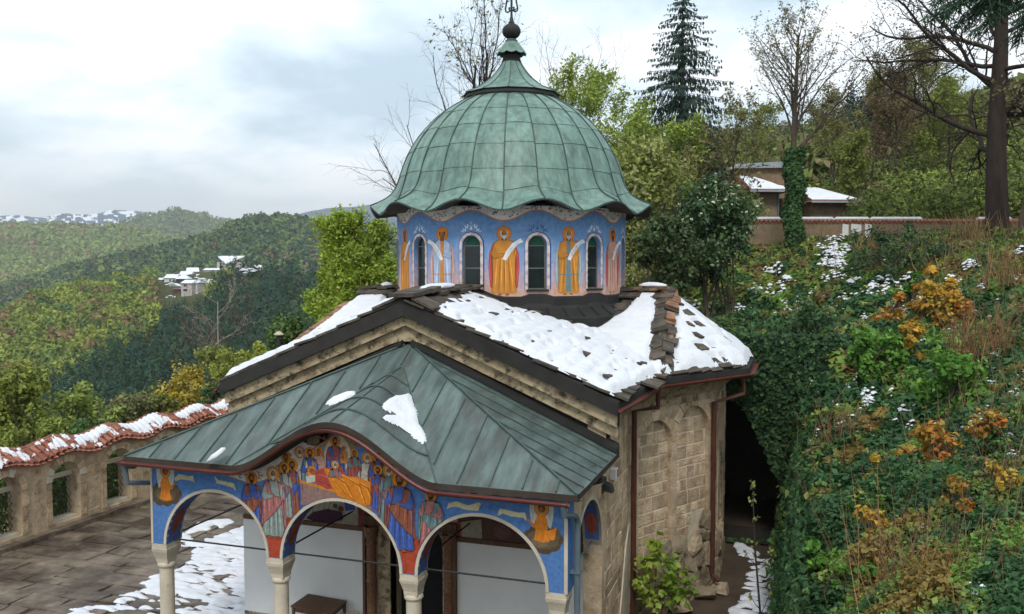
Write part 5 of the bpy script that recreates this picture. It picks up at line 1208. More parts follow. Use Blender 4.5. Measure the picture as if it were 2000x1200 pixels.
Xs = WO.x + WN.x * (.16 - Qg) + WD.x * Sg; Ys = WO.y + WN.y * (.16 - Qg) + WD.y * Sg
snow_mesh('coping_snow', Xs, Ys, H0, Ts, 'broken strip of snow on the red tiles of the courtyard wall')
# ------------------------------------------------------------------ small things about the porch
t = empty('table', (-9.58, 15.98, .03), 'dark brown wooden table against the white porch wall', 'table')
c4 = [Vector((-10.09, 15.62, 0)), Vector((-9.05, 15.52, 0)), Vector((-9.10, 16.24, 0)), Vector((-10.10, 16.32, 0))]
mb = MB(); mb.hexa([p + Vector((0, 0, .715)) for p in c4] + [p + Vector((0, 0, .75)) for p in c4]); mb.build('tabletop', MT['wood'], t)
ctr = sum(c4, Vector()) / 4
mb = MB(); ci = [p.lerp(ctr, .10) for p in c4]
for i in range(4):
    a, b = ci[i], ci[(i + 1) % 4]; d = (b - a).normalized() * .02; n = Vector((-d.y, d.x, 0))
    mb.hexa([a + Vector((0, 0, .62)), b + Vector((0, 0, .62)), b + n + Vector((0, 0, .62)), a + n + Vector((0, 0, .62)), a + Vector((0, 0, .714)), b + Vector((0, 0, .714)), b + n + Vector((0, 0, .714)), a + n + Vector((0, 0, .714))])
mb.build('apron', MT['wood'], t)
for p in ci: mb = MB(); mb.box((p.x - .025, p.y - .025, .031), (p.x + .025, p.y + .025, .70)); mb.build('leg', MT['wood'], t)
q = onZ(694, 1197, .45); t = empty('container', (q[0], 16.18, .03), 'pale round container on the porch floor right of the table', 'container')
mb = MB(); mb.lathe([(.12, .031), (.17, .30), (.19, .50), (.175, .50), (.155, .30), (.11, .05)], (q[0], 16.14, 0), 18); mb.build('body', MT['carved'], t, smooth=True); mb = MB(); mb.lathe([(.185, .49), (.20, .505), (.185, .52), (.17, .505), (.185, .49)], (q[0], 16.14, 0), 18); mb.build('rim', MT['carved'], t, smooth=True)
p = onY(257, 906, YP + .3); t = empty('floodlight', tuple(p), 'small dark floodlight hung off the left corner of the porch', 'lamp')
mb = MB(); v = Vector(p); mb.hexa([v + Vector(q) for q in ((-.10, -.05, -.09), (.10, -.05, -.09), (.08, .07, -.07), (-.08, .07, -.07), (-.10, -.05, .09), (.10, -.05, .09), (.08, .07, .07), (-.08, .07, .07))]); mb.build('housing', MT['iron'], t)
mb = MB(); mb.box((p[0] - .085, p[1] - .058, p[2] - .075), (p[0] + .085, p[1] - .052, p[2] + .075)); mb.build('glass', MT['glass'], t)
mb = MB(); mb.tube([v + Vector((.08, .02, 0)), v + Vector((.2, .02, -.02)), Vector((XL - .02, v.y, v.z - .03))], .015, 6); mb.build('bracket', MT['iron'], t)
p = onX(1195, 925, SX + .03); t = empty('alarm_box', tuple(p), 'small white and red alarm box on the south stone wall', 'alarm box')
mb = MB(); mb.box((SX + .018, p[1] - .12, p[2] - .10), (SX + .13, p[1] + .12, p[2] + .10)); mb.build('case', MT['white'], t); mb = MB(); mb.box((SX + .131, p[1] + .02, p[2] - .07), (SX + .137, p[1] + .10, p[2] + .07)); mb.build('red_lens', MT['redpaint'], t)
p = onX(1182, 950, SX + .06); t = empty('floodlight', tuple(p), 'black floodlight on the south wall under the porch eave', 'lamp')
v = Vector(p); mb = MB(); mb.hexa([v + Vector(q) for q in ((-.02, -.13, -.06), (.16, -.11, -.10), (.16, .11, -.10), (-.02, .13, -.06), (-.02, -.13, .07), (.12, -.11, .03), (.12, .11, .03), (-.02, .13, .07))]); mb.build('housing', MT['iron'], t)
mb = MB(); mb.box((SX + .016, p[1] - .03, p[2] - .03), (SX + .04, p[1] + .03, p[2] + .03)); mb.build('bracket', MT['iron'], t)
# ================================================================== THE LAND
NR = np.random.default_rng(5)
PLN = [(-.3, -12), (-.3, 25.3), (-2.3, 27.3), (-3.8, 30.5), (-8, 33.5), (-13, 36), (-19, 42), (-30, 62), (-60, 120)]
def sdist(X, Y):
    X = np.asarray(X, float); Y = np.asarray(Y, float); best = np.full(X.shape, 1e9); sg = np.ones(X.shape)
    for (x0, y0), (x1, y1) in zip(PLN[:-1], PLN[1:]):
        dx, dy = x1 - x0, y1 - y0; t = np.clip(((X - x0) * dx + (Y - y0) * dy) / (dx * dx + dy * dy), 0, 1); d = np.hypot(X - x0 - t * dx, Y - y0 - t * dy)
        c = dx * (Y - y0) - dy * (X - x0); m = d < best; best = np.where(m, d, best); sg = np.where(m, np.where(c < 0, 1., -1.), sg)
    return best * sg
def landz(X, Y, bump=True):
    X = np.asarray(X, float); Y = np.asarray(Y, float); s = sdist(X, Y)
    ch = 3.1 + 1.9 * sst(Y, 21, 27)
    z = ch * sst(s, -.12, .7) + .475 * np.clip(s - .5, 0, 11) - 1.9 * .9 * sst(Y, 21, 27) * sst(s, 1, 6) + .10 * np.clip(s - 11.5, 0, 14) + .245 * np.clip(s - 25.5, 0, 140)
    z = z + .07 * np.clip(X - 12, 0, 200) * sst(s, 14, 60)
    q = X + .27 * Y; fall = np.where(Y > 31, sst(q, -5, 4), 1.)
    z = z * fall + (1 - fall) * -7
    z = np.where(s < -.12, -.4, z)
    if bump: z = z + np.where(s > .2, 1, 0) * (.9 * (fbm(X * .55, Y * .55, 60) - .5) + .35 * (fbm(X * 1.9, Y * 1.9, 66) - .5)) * sst(s, .2, 1.2)
    return z
def pxof(X, Y): return 1000 + FPX * (X * math.cos(YAW) + Y * math.sin(YAW)) / np.maximum(.1, Y * math.cos(YAW) - X * math.sin(YAW))
def struct(name, me): o = link(name, me); o['kind'] = 'structure'; return o
def gridmesh(name, X, Y, Z, mat, keep=None, cols=None):
    n, m = X.shape; I, J = np.meshgrid(np.arange(n - 1), np.arange(m - 1), indexing='ij'); I = I.ravel(); J = J.ravel()
    if keep is not None: k = keep[:-1, :-1].ravel(); I = I[k]; J = J[k]
    q = np.stack([I * m + J, (I + 1) * m + J, (I + 1) * m + J + 1, I * m + J + 1], 1)
    return struct(name, np_mesh(name, np.stack([X, Y, Z], -1).reshape(-1, 3), q, MT[mat], cols=None if cols is None else cols[I, J], smooth=True))
X, Y = np.meshgrid(np.arange(-24, 34, .3), np.arange(-9, 66, .4), indexing='ij'); s = sdist(X, Y)
gridmesh('hillside', X, Y, landz(X, Y), 'soil', keep=(s > -.6) & ~((s < 3.5) & (Y > 25.2) & (Y < 29.5) & (X < 1.2) & (s < 1.6) & (X > -6)))
def polar(px, d):
    a = np.arctan((px - 1000) / FPX) - YAW; f = d / np.cos(np.arctan((px - 1000) / FPX)); return f * np.sin(a), f * np.cos(a)
A, D = np.meshgrid(np.linspace(1000, 2500, 60), np.geomspace(58, 420, 60), indexing='ij'); X, Y = polar(A, D)
gridmesh('wooded_hill', X, Y, landz(X, Y, False) + 1.5 * (fbm(X * .08, Y * .08, 3) - .5) - .4, 'soil')
X, Y = np.meshgrid(np.linspace(-9000, 9000, 30), np.linspace(-9000, 9000, 30), indexing='ij'); gridmesh('ground', X, Y, X * 0 - 62, 'soil')
def terr(name, sil, D, prof, px0, px1, nx, nd, lift, colf, back=.25, dmin=None):
    """hill with a surveyed skyline at distance D; prof(t) gives the share of the drop from skyline to foot, t from 0 (foot) to 1"""
    sx = np.array([p[0] for p in sil], float); sy = np.array([p[1] for p in sil], float)
    def zf(px, d):
        zs = CH + (HZ - (np.interp(px, sx, sy) + lift)) / FPX * D
        t = np.clip((d - dmin) / (D - dmin), 0, 1); z = zs + (prof(t) - 1) * 1.0 * (zs - prof.foot(px)); z = z - np.clip(d - D, 0, None) * back
        return z + D * (.008 if D > 500 else .003) * (fbm(px / 90, d / D * 6, int(D)) - .5) * sst(d, dmin, dmin + (D - dmin) * .4)
    A, Dg = np.meshgrid(np.linspace(px0, px1, nx), np.concatenate([np.linspace(dmin, D, nd), np.linspace(D * 1.03, D * 1.5, 6)]), indexing='ij'); X, Y = polar(A, Dg); Z = zf(A, Dg)
    gridmesh(name, X, Y, Z, 'hill', cols=colf(A, Dg)); return zf
class Pf:
    def __init__(s, f, foot): s.f = f; s.foot_ = foot
    def __call__(s, t): return s.f(t)
    def foot(s, px): return s.foot_
def mixc(cs, w): return sum(np.array(c)[None, None] * w_[..., None] for c, w_ in zip(cs, w))
DG, LG, BR, CG = (.035, .058, .022), (.105, .135, .035), (.105, .075, .042), (.014, .034, .024)
def base_col(k, s=0): return lambda A, D: np.array(k)[None, None] * (.7 + .6 * fbm(A / 30, D / 40, s))[..., None]
S5 = [(-400, 640), (0, 592), (60, 566), (120, 545), (190, 533), (240, 530), (300, 520), (330, 515), (360, 508), (400, 502), (450, 499), (500, 497), (560, 500), (640, 510), (760, 520), (1000, 540)]
S4 = [(-400, 580), (0, 548), (50, 533), (125, 512), (200, 492), (300, 475), (410, 450), (450, 430), (497, 415), (530, 412), (560, 413), (600, 420), (690, 440), (800, 470), (1000, 500)]
S2 = [(-400, 426), (0, 429), (60, 433), (100, 431), (230, 430), (300, 442), (345, 458), (420, 480), (600, 520)]
S3 = [(100, 460), (180, 446), (230, 432), (260, 418), (300, 411), (320, 405), (345, 402), (370, 408), (400, 409), (440, 420), (465, 427), (520, 445), (700, 480)]
S1 = [(-400, 424), (0, 420), (40, 418), (80, 421), (120, 416), (180, 418), (220, 413), (265, 415), (310, 420), (400, 432), (480, 432), (560, 424), (590, 416), (640, 408), (680, 405), (720, 400), (800, 404), (900, 420), (1100, 450)]
Z5 = terr('near_hill', S5, 440., Pf(lambda t: np.interp(t, [0, .2, .42, 1], [.75, .08, .0, 1]), -40.), -400, 1000, 90, 60, 30, base_col((.05, .055, .022)), dmin=40.)
Z4 = terr('dark_hill', S4, 900., Pf(lambda t: t, -75.), -400, 1000, 90, 40, 19, base_col((.03, .045, .024), 3), dmin=480.)
Z2 = terr('green_hill', S2, 1800., Pf(lambda t: t, -110.), -400, 600, 80, 40, 14, base_col((.075, .10, .03), 5), dmin=950.)
Z3 = terr('peaked_hill', S3, 2500., Pf(lambda t: t, -40.), 100, 700, 60, 30, 13, base_col((.06, .085, .03), 6), dmin=1900.)
def mcol(A, D):
    n = fbm(A / 9, D / 150, 9, 5); snow = (n > .555) & (D > 3700) & (A < 330); c = np.where(snow[..., None], np.array((.60, .62, .66)), np.array((.02, .05, .085))); return c  # slope blue carries part of the distance haze in its colour
Z1 = terr('snowy_mountain', S1, 4500., Pf(lambda t: t, 60.), -400, 1100, 380, 90, 0, mcol, dmin=3000.)
# --- leaves, crowns
def leaftris(C, S, N, col, asp=.7):
    n = len(C); N = N / np.maximum(1e-6, np.linalg.norm(N, axis=1, keepdims=True)); rv = NR.normal(size=(n, 3)); U = np.cross(N, rv); U /= np.maximum(1e-6, np.linalg.norm(U, axis=1, keepdims=True)); Wv = np.cross(N, U); S = np.asarray(S).reshape(-1, 1)
    V = np.stack([C - U * S * .9 + Wv * S * asp, C + U * S * 1.2, C - U * S * .7 - Wv * S * asp], 1).reshape(-1, 3); return V, np.arange(3 * n).reshape(-1, 3), col
def leafquads(C, S, N, col, asp=.62, fold=0.):
    """one rhombic leaf per row of C: size S, facing N (random spin)"""
    n = len(C); N = N / np.maximum(1e-6, np.linalg.norm(N, axis=1, keepdims=True)); rv = NR.normal(size=(n, 3)); U = np.cross(N, rv); U /= np.maximum(1e-6, np.linalg.norm(U, axis=1, keepdims=True)); Wv = np.cross(N, U); S = np.asarray(S).reshape(-1, 1) if np.ndim(S) else np.full((n, 1), S)
    V = np.stack([C - U * S, C + Wv * S * asp, C + U * S, C - Wv * S * asp], 1).reshape(-1, 3); F = np.arange(4 * n).reshape(-1, 4); return V, F, col
def cvar(c, n, v=.25, mixto=None, p=.3):
    c = np.tile(np.array(c, float), (n, 1)) if np.ndim(c) == 1 else np.array(c, float)
    if mixto is not None: m = NR.random(n) < p; c[m] = np.array(mixto)
    return c * (1 + v * (NR.random((n, 1)) * 2 - 1))
def merge(parts):
    V = []; F = []; Cc = []; k = 0
    for v, f, c in parts: V.append(v); F.append(f + k); Cc.append(c); k += len(v)
    return np.concatenate(V), np.concatenate(F), np.concatenate(Cc)
def crowns(P, Rr, cols, nq, kind='round', qs=.42, name='forest', label='', mat='forest'):
    """one leafy crown per row of P (its foot), radius Rr"""
    n = len(P); Cn = np.repeat(P, nq, 0); r = np.repeat(Rr, nq)[:, None]; d = NR.normal(size=(n * nq, 3)); d /= np.linalg.norm(d, axis=1, keepdims=True)
    if kind == 'round': d[:, 2] = np.abs(d[:, 2]) * 1.0 - .15; rad = .75 + .35 * NR.random((n * nq, 1)); C = Cn + d * r * rad * np.array([1, 1, 1.05]) + np.array([0, 0, .75]) * r; N = d + .55 * NR.normal(size=d.shape); S = r[:, 0] * qs * (.6 + .8 * NR.random(n * nq))
    else:
        t = NR.random((n * nq, 1)) ** 1.3; a = NR.random((n * nq, 1)) * 2 * PI; rr = (1 - t) * .95 + .05; C = Cn + np.concatenate([np.cos(a) * rr * r, np.sin(a) * rr * r, t * r * 4.4 + .3 * r], 1); N = np.concatenate([np.cos(a), np.sin(a), .5 + 0 * a], 1) + .4 * NR.normal(size=(n * nq, 3)); S = r[:, 0] * qs * (1.15 - t[:, 0]) * (.6 + .8 * NR.random(n * nq))
    col = np.repeat(cols, nq, 0) * (1 + .20 * (NR.random((n * nq, 1)) * 2 - 1))
    V, F, c = leaftris(C, S, N, col, .75); o = link(name, np_mesh(name, V, F, MT[mat], cols=c)); return tag(o, label, 'forest', None, 'stuff')
def pick(n, w, pal, coh=None):
    w = np.asarray(w, float); w = w / w.sum(-1, keepdims=True); u = NR.random(n)[:, None] if coh is None else np.clip((coh[:, None] - .5) * 2.6 + .5 + .22 * (NR.random(n)[:, None] - .5), 0, .999); k = (u > np.cumsum(w, 1)).sum(1).clip(0, len(pal) - 1); return np.array(pal)[k]
def scatter(n, px0, px1, d0, d1, zf, logd=True):
    px = NR.uniform(px0, px1, n); d = np.exp(NR.uniform(math.log(d0), math.log(d1), n)) if logd else NR.uniform(d0, d1, n); X, Y = polar(px, d); z = zf(px, d); py = HZ - (z - CH) / d * FPX; return px, d, np.stack([X, Y, z], 1), py
# near hill: broadleaf wood, brown and green, and the dark conifer plantation
CON = [(600, 500), (530, 500), (480, 508), (440, 540), (400, 590), (335, 618), (290, 655), (220, 705), (150, 745), (60, 800), (0, 830), (0, 950), (860, 950), (860, 500)]
px, d, P, py = scatter(6000, -60, 800, 135, 441, Z5)
con = inpoly(px + NR.normal(size=len(px)) * 14, py + NR.normal(size=len(px)) * 10, CON)
vill = (px > 300) & (px < 525) & (d > 350) & ((px < 395 + (d - 350) * .5) | (d > 424))
m = ~con & ~vill
nz_ = fbm(px[m] / 45, py[m] / 28, 4); w = np.stack([np.clip(1.25 - nz_ * 1.8, .05, 1), np.clip((nz_ - .38) * 4, .02, 1.4), np.clip((fbm(px[m] / 60, py[m] / 40, 14) - .45) * 6, 0.02, 1.6), .10 + 0 * nz_], 1)
cols = pick(m.sum(), w, [(.085, .112, .028), (.118, .145, .032), (.115, .088, .045), (.045, .08, .03)])
crowns(P[m], NR.uniform(1.9, 5.0, m.sum()), cols, 84, 'round', .17, 'broadleaf_wood', 'spring wood of olive green and brown crowns on the near left hill')
m = con & ~vill
k = m.nonzero()[0]; k = k[: 1700]
cols = cvar(CG, len(k), .3, (.022, .045, .022), .35); crowns(P[k], NR.uniform(1.7, 2.9, len(k)), cols, 46, 'cone', .42, 'conifer_wood', 'dark blue green conifer plantation below the village')
px, d, P, py = scatter(6500, -60, 800, 520, 920, Z4)
nz_ = fbm(px / 70, py / 30, 24); cols = pick(len(px), np.stack([1.2 - nz_, np.clip(nz_ * 1.6 - .5, .02, 2), np.clip(fbm(px / 90, py / 40, 44) * 3 - 1.4, .02, 2), .25 + 0 * nz_], 1), [(.045, .078, .035), (.075, .11, .038), (.08, .072, .045), (.024, .046, .03)])
crowns(P, NR.uniform(3.5, 6.0, len(px)), cols, 18, 'round', .36, 'hill_wood', 'dark wood covering the long ridge behind the village')
px, d, P, py = scatter(6500, -60, 460, 1000, 1830, Z2)
nz_ = fbm(px / 60, py / 25, 34); cols = pick(len(px), np.stack([.9 + 0 * nz_, np.clip(nz_ * 2.4 - .9, .02, 2), np.clip(fbm(px / 70, py / 30, 54) * 3 - 1.35, .02, 2)], 1), [(.095, .135, .035), (.125, .15, .04), (.12, .095, .045)])
crowns(P, NR.uniform(4.5, 7.5, len(px)), cols, 9, 'round', .5, 'far_wood', 'pale green wood on the rounded hill at far left')
px, d, P, py = scatter(2600, 170, 520, 1950, 2520, Z3)
nz_ = fbm(px / 40, py / 14, 64); cols = pick(len(px), np.stack([.7 + 0 * nz_, np.clip(nz_ * 3 - 1.3, .02, 2), np.clip(fbm(px / 50, py / 14, 74) * 3 - 1.3, .02, 2)], 1), [(.07, .105, .035), (.10, .13, .04), (.03, .05, .03)])
crowns(P, NR.uniform(5, 8, len(px)), cols, 8, 'round', .5, 'far_wood', 'wood on the peaked hill at far left')
# wooded hill behind the house at right
px, d, P, py = scatter(2700, 1330, 2100, 76, 290, lambda a, b: landz(*polar(a, b), False))
nz_ = fbm(px / 60, py / 30, 84); blue = ((np.abs(px - 1705 - (py - 330) * .12) < 62) & (NR.random(len(px)) < .85)) & (d > 80)
cols = pick(len(px), np.stack([1 + 0 * nz_, np.clip(nz_ * 3 - 1.1, .02, 2), np.clip(fbm(px / 70, py / 50, 94) * 3 - 1.1, .05, 2)], 1), [(.052, .068, .024), (.075, .100, .028), (.078, .066, .038)])
m = ~blue; crowns(P[m], NR.uniform(1.8, 4.2, m.sum()), cols[m], 105, 'round', .11, 'hill_wood', 'spring wood on the hill behind the brick house')
m = blue; crowns(P[m], NR.uniform(1.8, 2.8, m.sum()), cvar((.010, .022, .024), m.sum(), .3), 220, 'cone', .16, 'conifer_wood', 'dark blue conifers on the hill between the house and the big tree')
# --- the overgrown bank right of the church
def bank(n, px0, px1, d0, d1):
    px = NR.uniform(px0, px1, n); d = np.exp(NR.uniform(math.log(d0), math.log(d1), n)); X, Y = polar(px, d); s = sdist(X, Y); k = s > .1; X, Y, s, d, px = X[k], Y[k], s[k], d[k], px[k]; Z = landz(X, Y); return X, Y, Z, s, d, px
X, Y, Z, s, d, px = bank(370000, 1330, 2330, 7.5, 47)
cave = (Y > 25) & (Y < 29.5) & (s < 1.2)
X, Y, Z, s, d, px = [q[~cave] for q in (X, Y, Z, s, d, px)]
n = len(X); py = HZ - (Z - CH) / d * FPX
thick = (.10 + .85 * np.clip(fbm(X * .9, Y * .9, 70) - .25, 0, 1)) * np.where(Z > 6.9, .3, 1.); up = NR.random(n) ** .7 * thick
e = .25; gx = (landz(X + e, Y) - landz(X - e, Y)) / (2 * e); gy = (landz(X, Y + e) - landz(X, Y - e)) / (2 * e); Nn = np.stack([-gx, -gy, np.ones(n)], 1); Nn /= np.linalg.norm(Nn, axis=1, keepdims=True)
C = np.stack([X, Y, Z], 1) + Nn * up[:, None]
zone = fbm(X * .38, Y * .38, 90); z2_ = fbm(X * .8, Y * .8, 96)
grass = sst(Z + 2 * (z2_ - .5) + .9 * sst(1700 - px, 0, 150), 6.4, 8.0); rgt = sst(px + 260 * (zone - .5), 1690, 1860)
w = np.stack([np.clip(1.35 - grass * 1.5 - rgt * .45, .06, 2), .34 + .25 * rgt, np.clip(grass * 1.2 + .5 * (zone > .5), .08, 2), np.clip(.10 + rgt * .34 + grass * .5 + (z2_ - .5) * 1.6, .02, 2) * np.where(Z < 5.2, .4, 1.), np.clip((fbm(X * .5, Y * .5, 120) - .56) * 6, .0, 1.2), np.clip((fbm(X * .7, Y * .7, 130) - .60) * 7, 0, 1) * (Z < 8) * (px > 1640)], 1)
cols = pick(n, w, [(.028, .072, .026), (.055, .120, .036), (.130, .165, .038), (.125, .102, .040), (.09, .18, .033), (.15, .11, .028)], fbm(X * 1.7 + 3, Y * 1.7, 150, 3))
S = np.clip(.0036 * d, .032, .11) * (.5 + 1.2 * NR.random(n) ** 2); N = Nn + .75 * NR.normal(size=(n, 3)); N[:, 2] += .3
fr_k = d > 17; cc_ = cvar(cols, n, .4); V1 = leafquads(C[~fr_k], S[~fr_k], N[~fr_k], cc_[~fr_k], .62); V1b = leaftris(C[fr_k], S[fr_k], N[fr_k], cc_[fr_k])
# ivy hanging down the cut face along the path
m_ = 26000; Yf = NR.uniform(8, 25.6, m_); zf_ = NR.random(m_) ** .8 * 3.6; out_ = .10 + .30 * fbm(Yf * 1.2, zf_ * 1.2, 77) + .12 * NR.random(m_); C2 = np.stack([-.12 - out_ + .13 * zf_, Yf, zf_ + .1], 1); k = NR.random(m_) < .35 + .65 * sst(zf_, .2, 1.2); C2 = C2[k]
V2 = leafquads(C2, .05 + .04 * NR.random(len(C2)), np.array([-1, -.3, .5]) + .6 * NR.normal(size=C2.shape), cvar((.022, .055, .02), len(C2), .4, (.05, .10, .03), .25))
# cave mouth
YC = 25.6
opn = [(1408, 1085), (1408, 790), (1432, 786), (1452, 800), (1468, 828), (1484, 862), (1500, 898), (1520, 940), (1532, 978), (1537, 1030), (1533, 1085)]
O2 = [(float(q[0]), max(.02, float(q[2]))) for q in (onY(a, b, YC) for a, b in opn)]
mb = MB(); mb.plate([(-2.9, 0), (1.3, 0), (1.3, 4.9), (-.2, 4.9), (-2.9, 4.9)], [O2], ((0, YC, 0), (1, 0, 0), UP, (0, -1, 0)), 1.2)
mb.box((-6, 30.2, -.1), (2.5, 30.6, 4.7)); mb.box((1.0, 26.9, -.1), (1.5, 30.1, 6)); mb.box((-6.2, 27.9, -.1), (-5.8, 30.1, 6)); mb.box((-6.2, 26.81, 4.5), (2, 30.1, 4.8))
MT['cave'] = M('dark cave rock', (.030, .026, .020), .95, .4, 1.5, bump=1, bs=5, bd=.06)
o = tag(mb.build('cave_rock', MT['cave']), 'dark rock hollow under the ivy beside the apse', 'rock')
xx = NR.uniform(-2.6, 1.2, 16000); zz = NR.uniform(.1, 6.0, 16000); k = ~inpoly(xx, zz - .12, O2); xx, zz = xx[k], zz[k]
C3 = np.stack([xx, YC - .08 - .5 * fbm(xx * 1.3, zz * 1.3, 50) - .2 * NR.random(len(xx)), zz], 1); V3 = leafquads(C3, .05 + .05 * NR.random(len(xx)), np.array([-.2, -1, .6]) + .6 * NR.normal(size=C3.shape), cvar((.020, .050, .020), len(xx), .4, (.05, .10, .03), .2))
xr, yr = NR.uniform(-5.5, 1.8, 15000), NR.uniform(25.4, 31, 15000); zr = 4.75 + .75 * fbm(xr * .9, yr * .9, 58) + .12 * (yr - 25.4) + .25 * NR.random(15000); V4 = leafquads(np.stack([xr, yr, zr], 1), .06 + .05 * NR.random(15000), np.array([-.1, -.5, 1]) + .6 * NR.normal(size=(15000, 3)), cvar((.028, .068, .025), 15000, .4, (.09, .12, .03), .25))
V, F, c = merge([V1, V2, V3, V4]); tag(link('ivy_bank', np_mesh('ivy_bank', np.concatenate([V, V1b[0]]), [F, V1b[1] + len(V)], MT['leaf'], cols=np.concatenate([c, V1b[2]]))), 'ivy, brambles and low plants covering the steep bank', 'undergrowth', None, 'stuff')
# thin bare stems standing in the undergrowth
def ribbons(P0, P1, w, mid=None):
    n = len(P0); d = P1 - P0; sd_ = np.cross(d, NR.normal(size=(n, 3))); sd_ /= np.maximum(1e-6, np.linalg.norm(sd_, axis=1, keepdims=True)); M_ = (P0 + P1) / 2 + (mid if mid is not None else 0)
    s2 = np.cross(d, sd_); s2 /= np.maximum(1e-6, np.linalg.norm(s2, axis=1, keepdims=True)); V = []; F = []
    for k in range(3):
        a = 2 * PI * k / 3; V.append((np.cos(a) * sd_ + np.sin(a) * s2) * (w[:, None] if np.ndim(w) else w))
    pts = np.stack([P0 + V[0], P0 + V[1], P0 + V[2], M_ + V[0], M_ + V[1], M_ + V[2], P1 + V[0] * .4, P1 + V[1] * .4, P1 + V[2] * .4], 1)
    idx = np.array([(0, 1, 4, 3), (1, 2, 5, 4), (2, 0, 3, 5), (3, 4, 7, 6), (4, 5, 8, 7), (5, 3, 6, 8)]); F = (np.arange(n)[:, None, None] * 9 + idx[None]).reshape(-1, 4); return pts.reshape(-1, 3), F
X, Y, Z, s, d, px = bank(9000, 1420, 2080, 9, 44)
k = NR.random(len(X)) < np.clip(.04 + .16 * sst(px, 1700, 1950) + .24 * sst(Z, 6.8, 8.3), 0, 1); X, Y, Z, d = X[k], Y[k], Z[k], d[k]; n = len(X); L = NR.uniform(.35, 1.25, n)
P0 = np.stack([X, Y, Z - .1], 1); dr = np.stack([NR.normal(size=n) * .25, NR.normal(size=n) * .25, np.ones(n)], 1); P1 = P0 + dr * L[:, None]
V, F = ribbons(P0, P1, np.clip(.0004 * d, .003, .012), NR.normal(size=(n, 3)) * .05)
tag(link('bare_stems', np_mesh('bare_stems', V, F, MT['leaf'], cols=np.repeat(cvar((.14, .085, .045), n, .4, (.20, .16, .09), .3), 6, 0))), 'thin bare brown stems standing in the undergrowth of the bank', 'stems', None, 'stuff')
# snow caught in the plants
def bankhit(px, py):
    dd = np.arange(7.5, 60, .03); X, Y = polar(np.full(dd.shape, float(px)), dd); z = landz(X, Y) + .12; yz = CH + (HZ - py) / FPX * dd
    k = np.nonzero((yz < z) & (sdist(X, Y) > 0))[0]
    return None if not len(k) else (float(X[k[0]]), float(Y[k[0]]), float(z[k[0]]), float(dd[k[0]]))
SN = [(1628, 500, 28, 40), (1720, 506, 6, 4), (1776, 548, 14, 10), (1822, 562, 9, 7), (1858, 548, 8, 5), (1896, 522, 14, 8), (1990, 495, 9, 6), (1988, 550, 10, 5), (1664, 555, 14, 10), (1640, 580, 20, 9), (1702, 576, 16, 20), (1730, 558, 9, 6), (1563, 598, 11, 9), (1510, 530, 18, 8), (1480, 570, 20, 9), (1600, 575, 20, 9), (1630, 608, 12, 8), (1560, 632, 8, 7), (1596, 628, 12, 8), (1446, 612, 12, 10), (1480, 616, 12, 8), (1500, 668, 22, 16), (1768, 622, 18, 24), (1735, 602, 10, 6), (1672, 670, 9, 10), (1794, 672, 14, 10), (1822, 665, 14, 10), (1860, 640, 20, 9), (1940, 650, 8, 9), (1946, 690, 10, 30), (1984, 772, 22, 40), (1660, 712, 22, 12), (1692, 718, 16, 8), (1736, 712, 12, 9), (1556, 680, 8, 8), (1520, 732, 8, 8), (1674, 754, 6, 6), (1653, 768, 8, 8), (1698, 788, 14, 20), (1684, 905, 12, 20), (1660, 925, 8, 12), (1672, 845, 16, 10), (1705, 850, 10, 10), (1588, 992, 16, 12), (1608, 966, 10, 8), (1628, 955, 8, 8), (1920, 845, 18, 22), (1890, 902, 8, 8), (1990, 905, 12, 10), (1805, 1018, 12, 14), (1810, 1042, 20, 18), (1818, 1090, 18, 10), (1922, 1085, 16, 22), (1690, 1136, 8, 8), (1928, 1190, 18, 16), (1545, 680, 10, 8), (1440, 668, 8, 8), (1390, 600, 18, 10), (1360, 598, 10, 8), (1530, 760, 6, 6), (1750, 830, 8, 6), (1980, 870, 12, 8)]
for k in range(150): SN.append((1480 + 480 * NR.random(), 545 + 330 * NR.random() ** 1.3, NR.uniform(4, 11), NR.uniform(3, 7)))
parts = []
for (a, b, w_, h_) in SN:
    for k in range(max(5, int(w_ * h_ / 5))):
        q = bankhit(a + NR.normal() * w_ * .5, b + NR.normal() * h_ * .5)
        if not q: continue
        x, y, z, dd = q; r = dd / FPX * NR.uniform(1.4, 5.5); N6 = 7; an = 2 * PI * np.arange(N6) / N6; rr = r * NR.uniform(.55, 1.25, N6); up_ = NR.uniform(.0, .16)
        e = .2; tz = (float(landz(x + e, y)) - z + .12) / e, (float(landz(x, y + e)) - z + .12) / e
        ring = np.stack([x + rr * np.cos(an), y + rr * np.sin(an), z + up_ + .45 * (rr * np.cos(an) * np.clip(tz[0], -1, 1) + rr * np.sin(an) * np.clip(tz[1], -1, 1))], 1); in_ = ring * .5 + np.array([x, y, z + up_]) * .5 + np.array([0, 0, r * .38]); top = np.array([[x, y, z + up_ + r * .48]])
        V = np.concatenate([ring, in_, top]); f = [(i, (i + 1) % N6, N6 + (i + 1) % N6, N6 + i) for i in range(N6)] + [(N6 + i, N6 + (i + 1) % N6, 2 * N6, 2 * N6) for i in range(N6)]
        parts.append((V, np.array(f), np.ones((len(f), 3))))
V, F, c = merge(parts)
mb = bpy.data.meshes.new('bank_snow'); mb.from_pydata([tuple(v) for v in V], [], [tuple(dict.fromkeys(f)) for f in F.tolist()]); mb.materials.append(MT['snow']); mb.polygons.foreach_set('use_smooth', [True] * len(mb.polygons))
tag(link('bank_snow', mb), 'scraps of snow caught in the plants of the bank', 'snow', None, 'stuff')
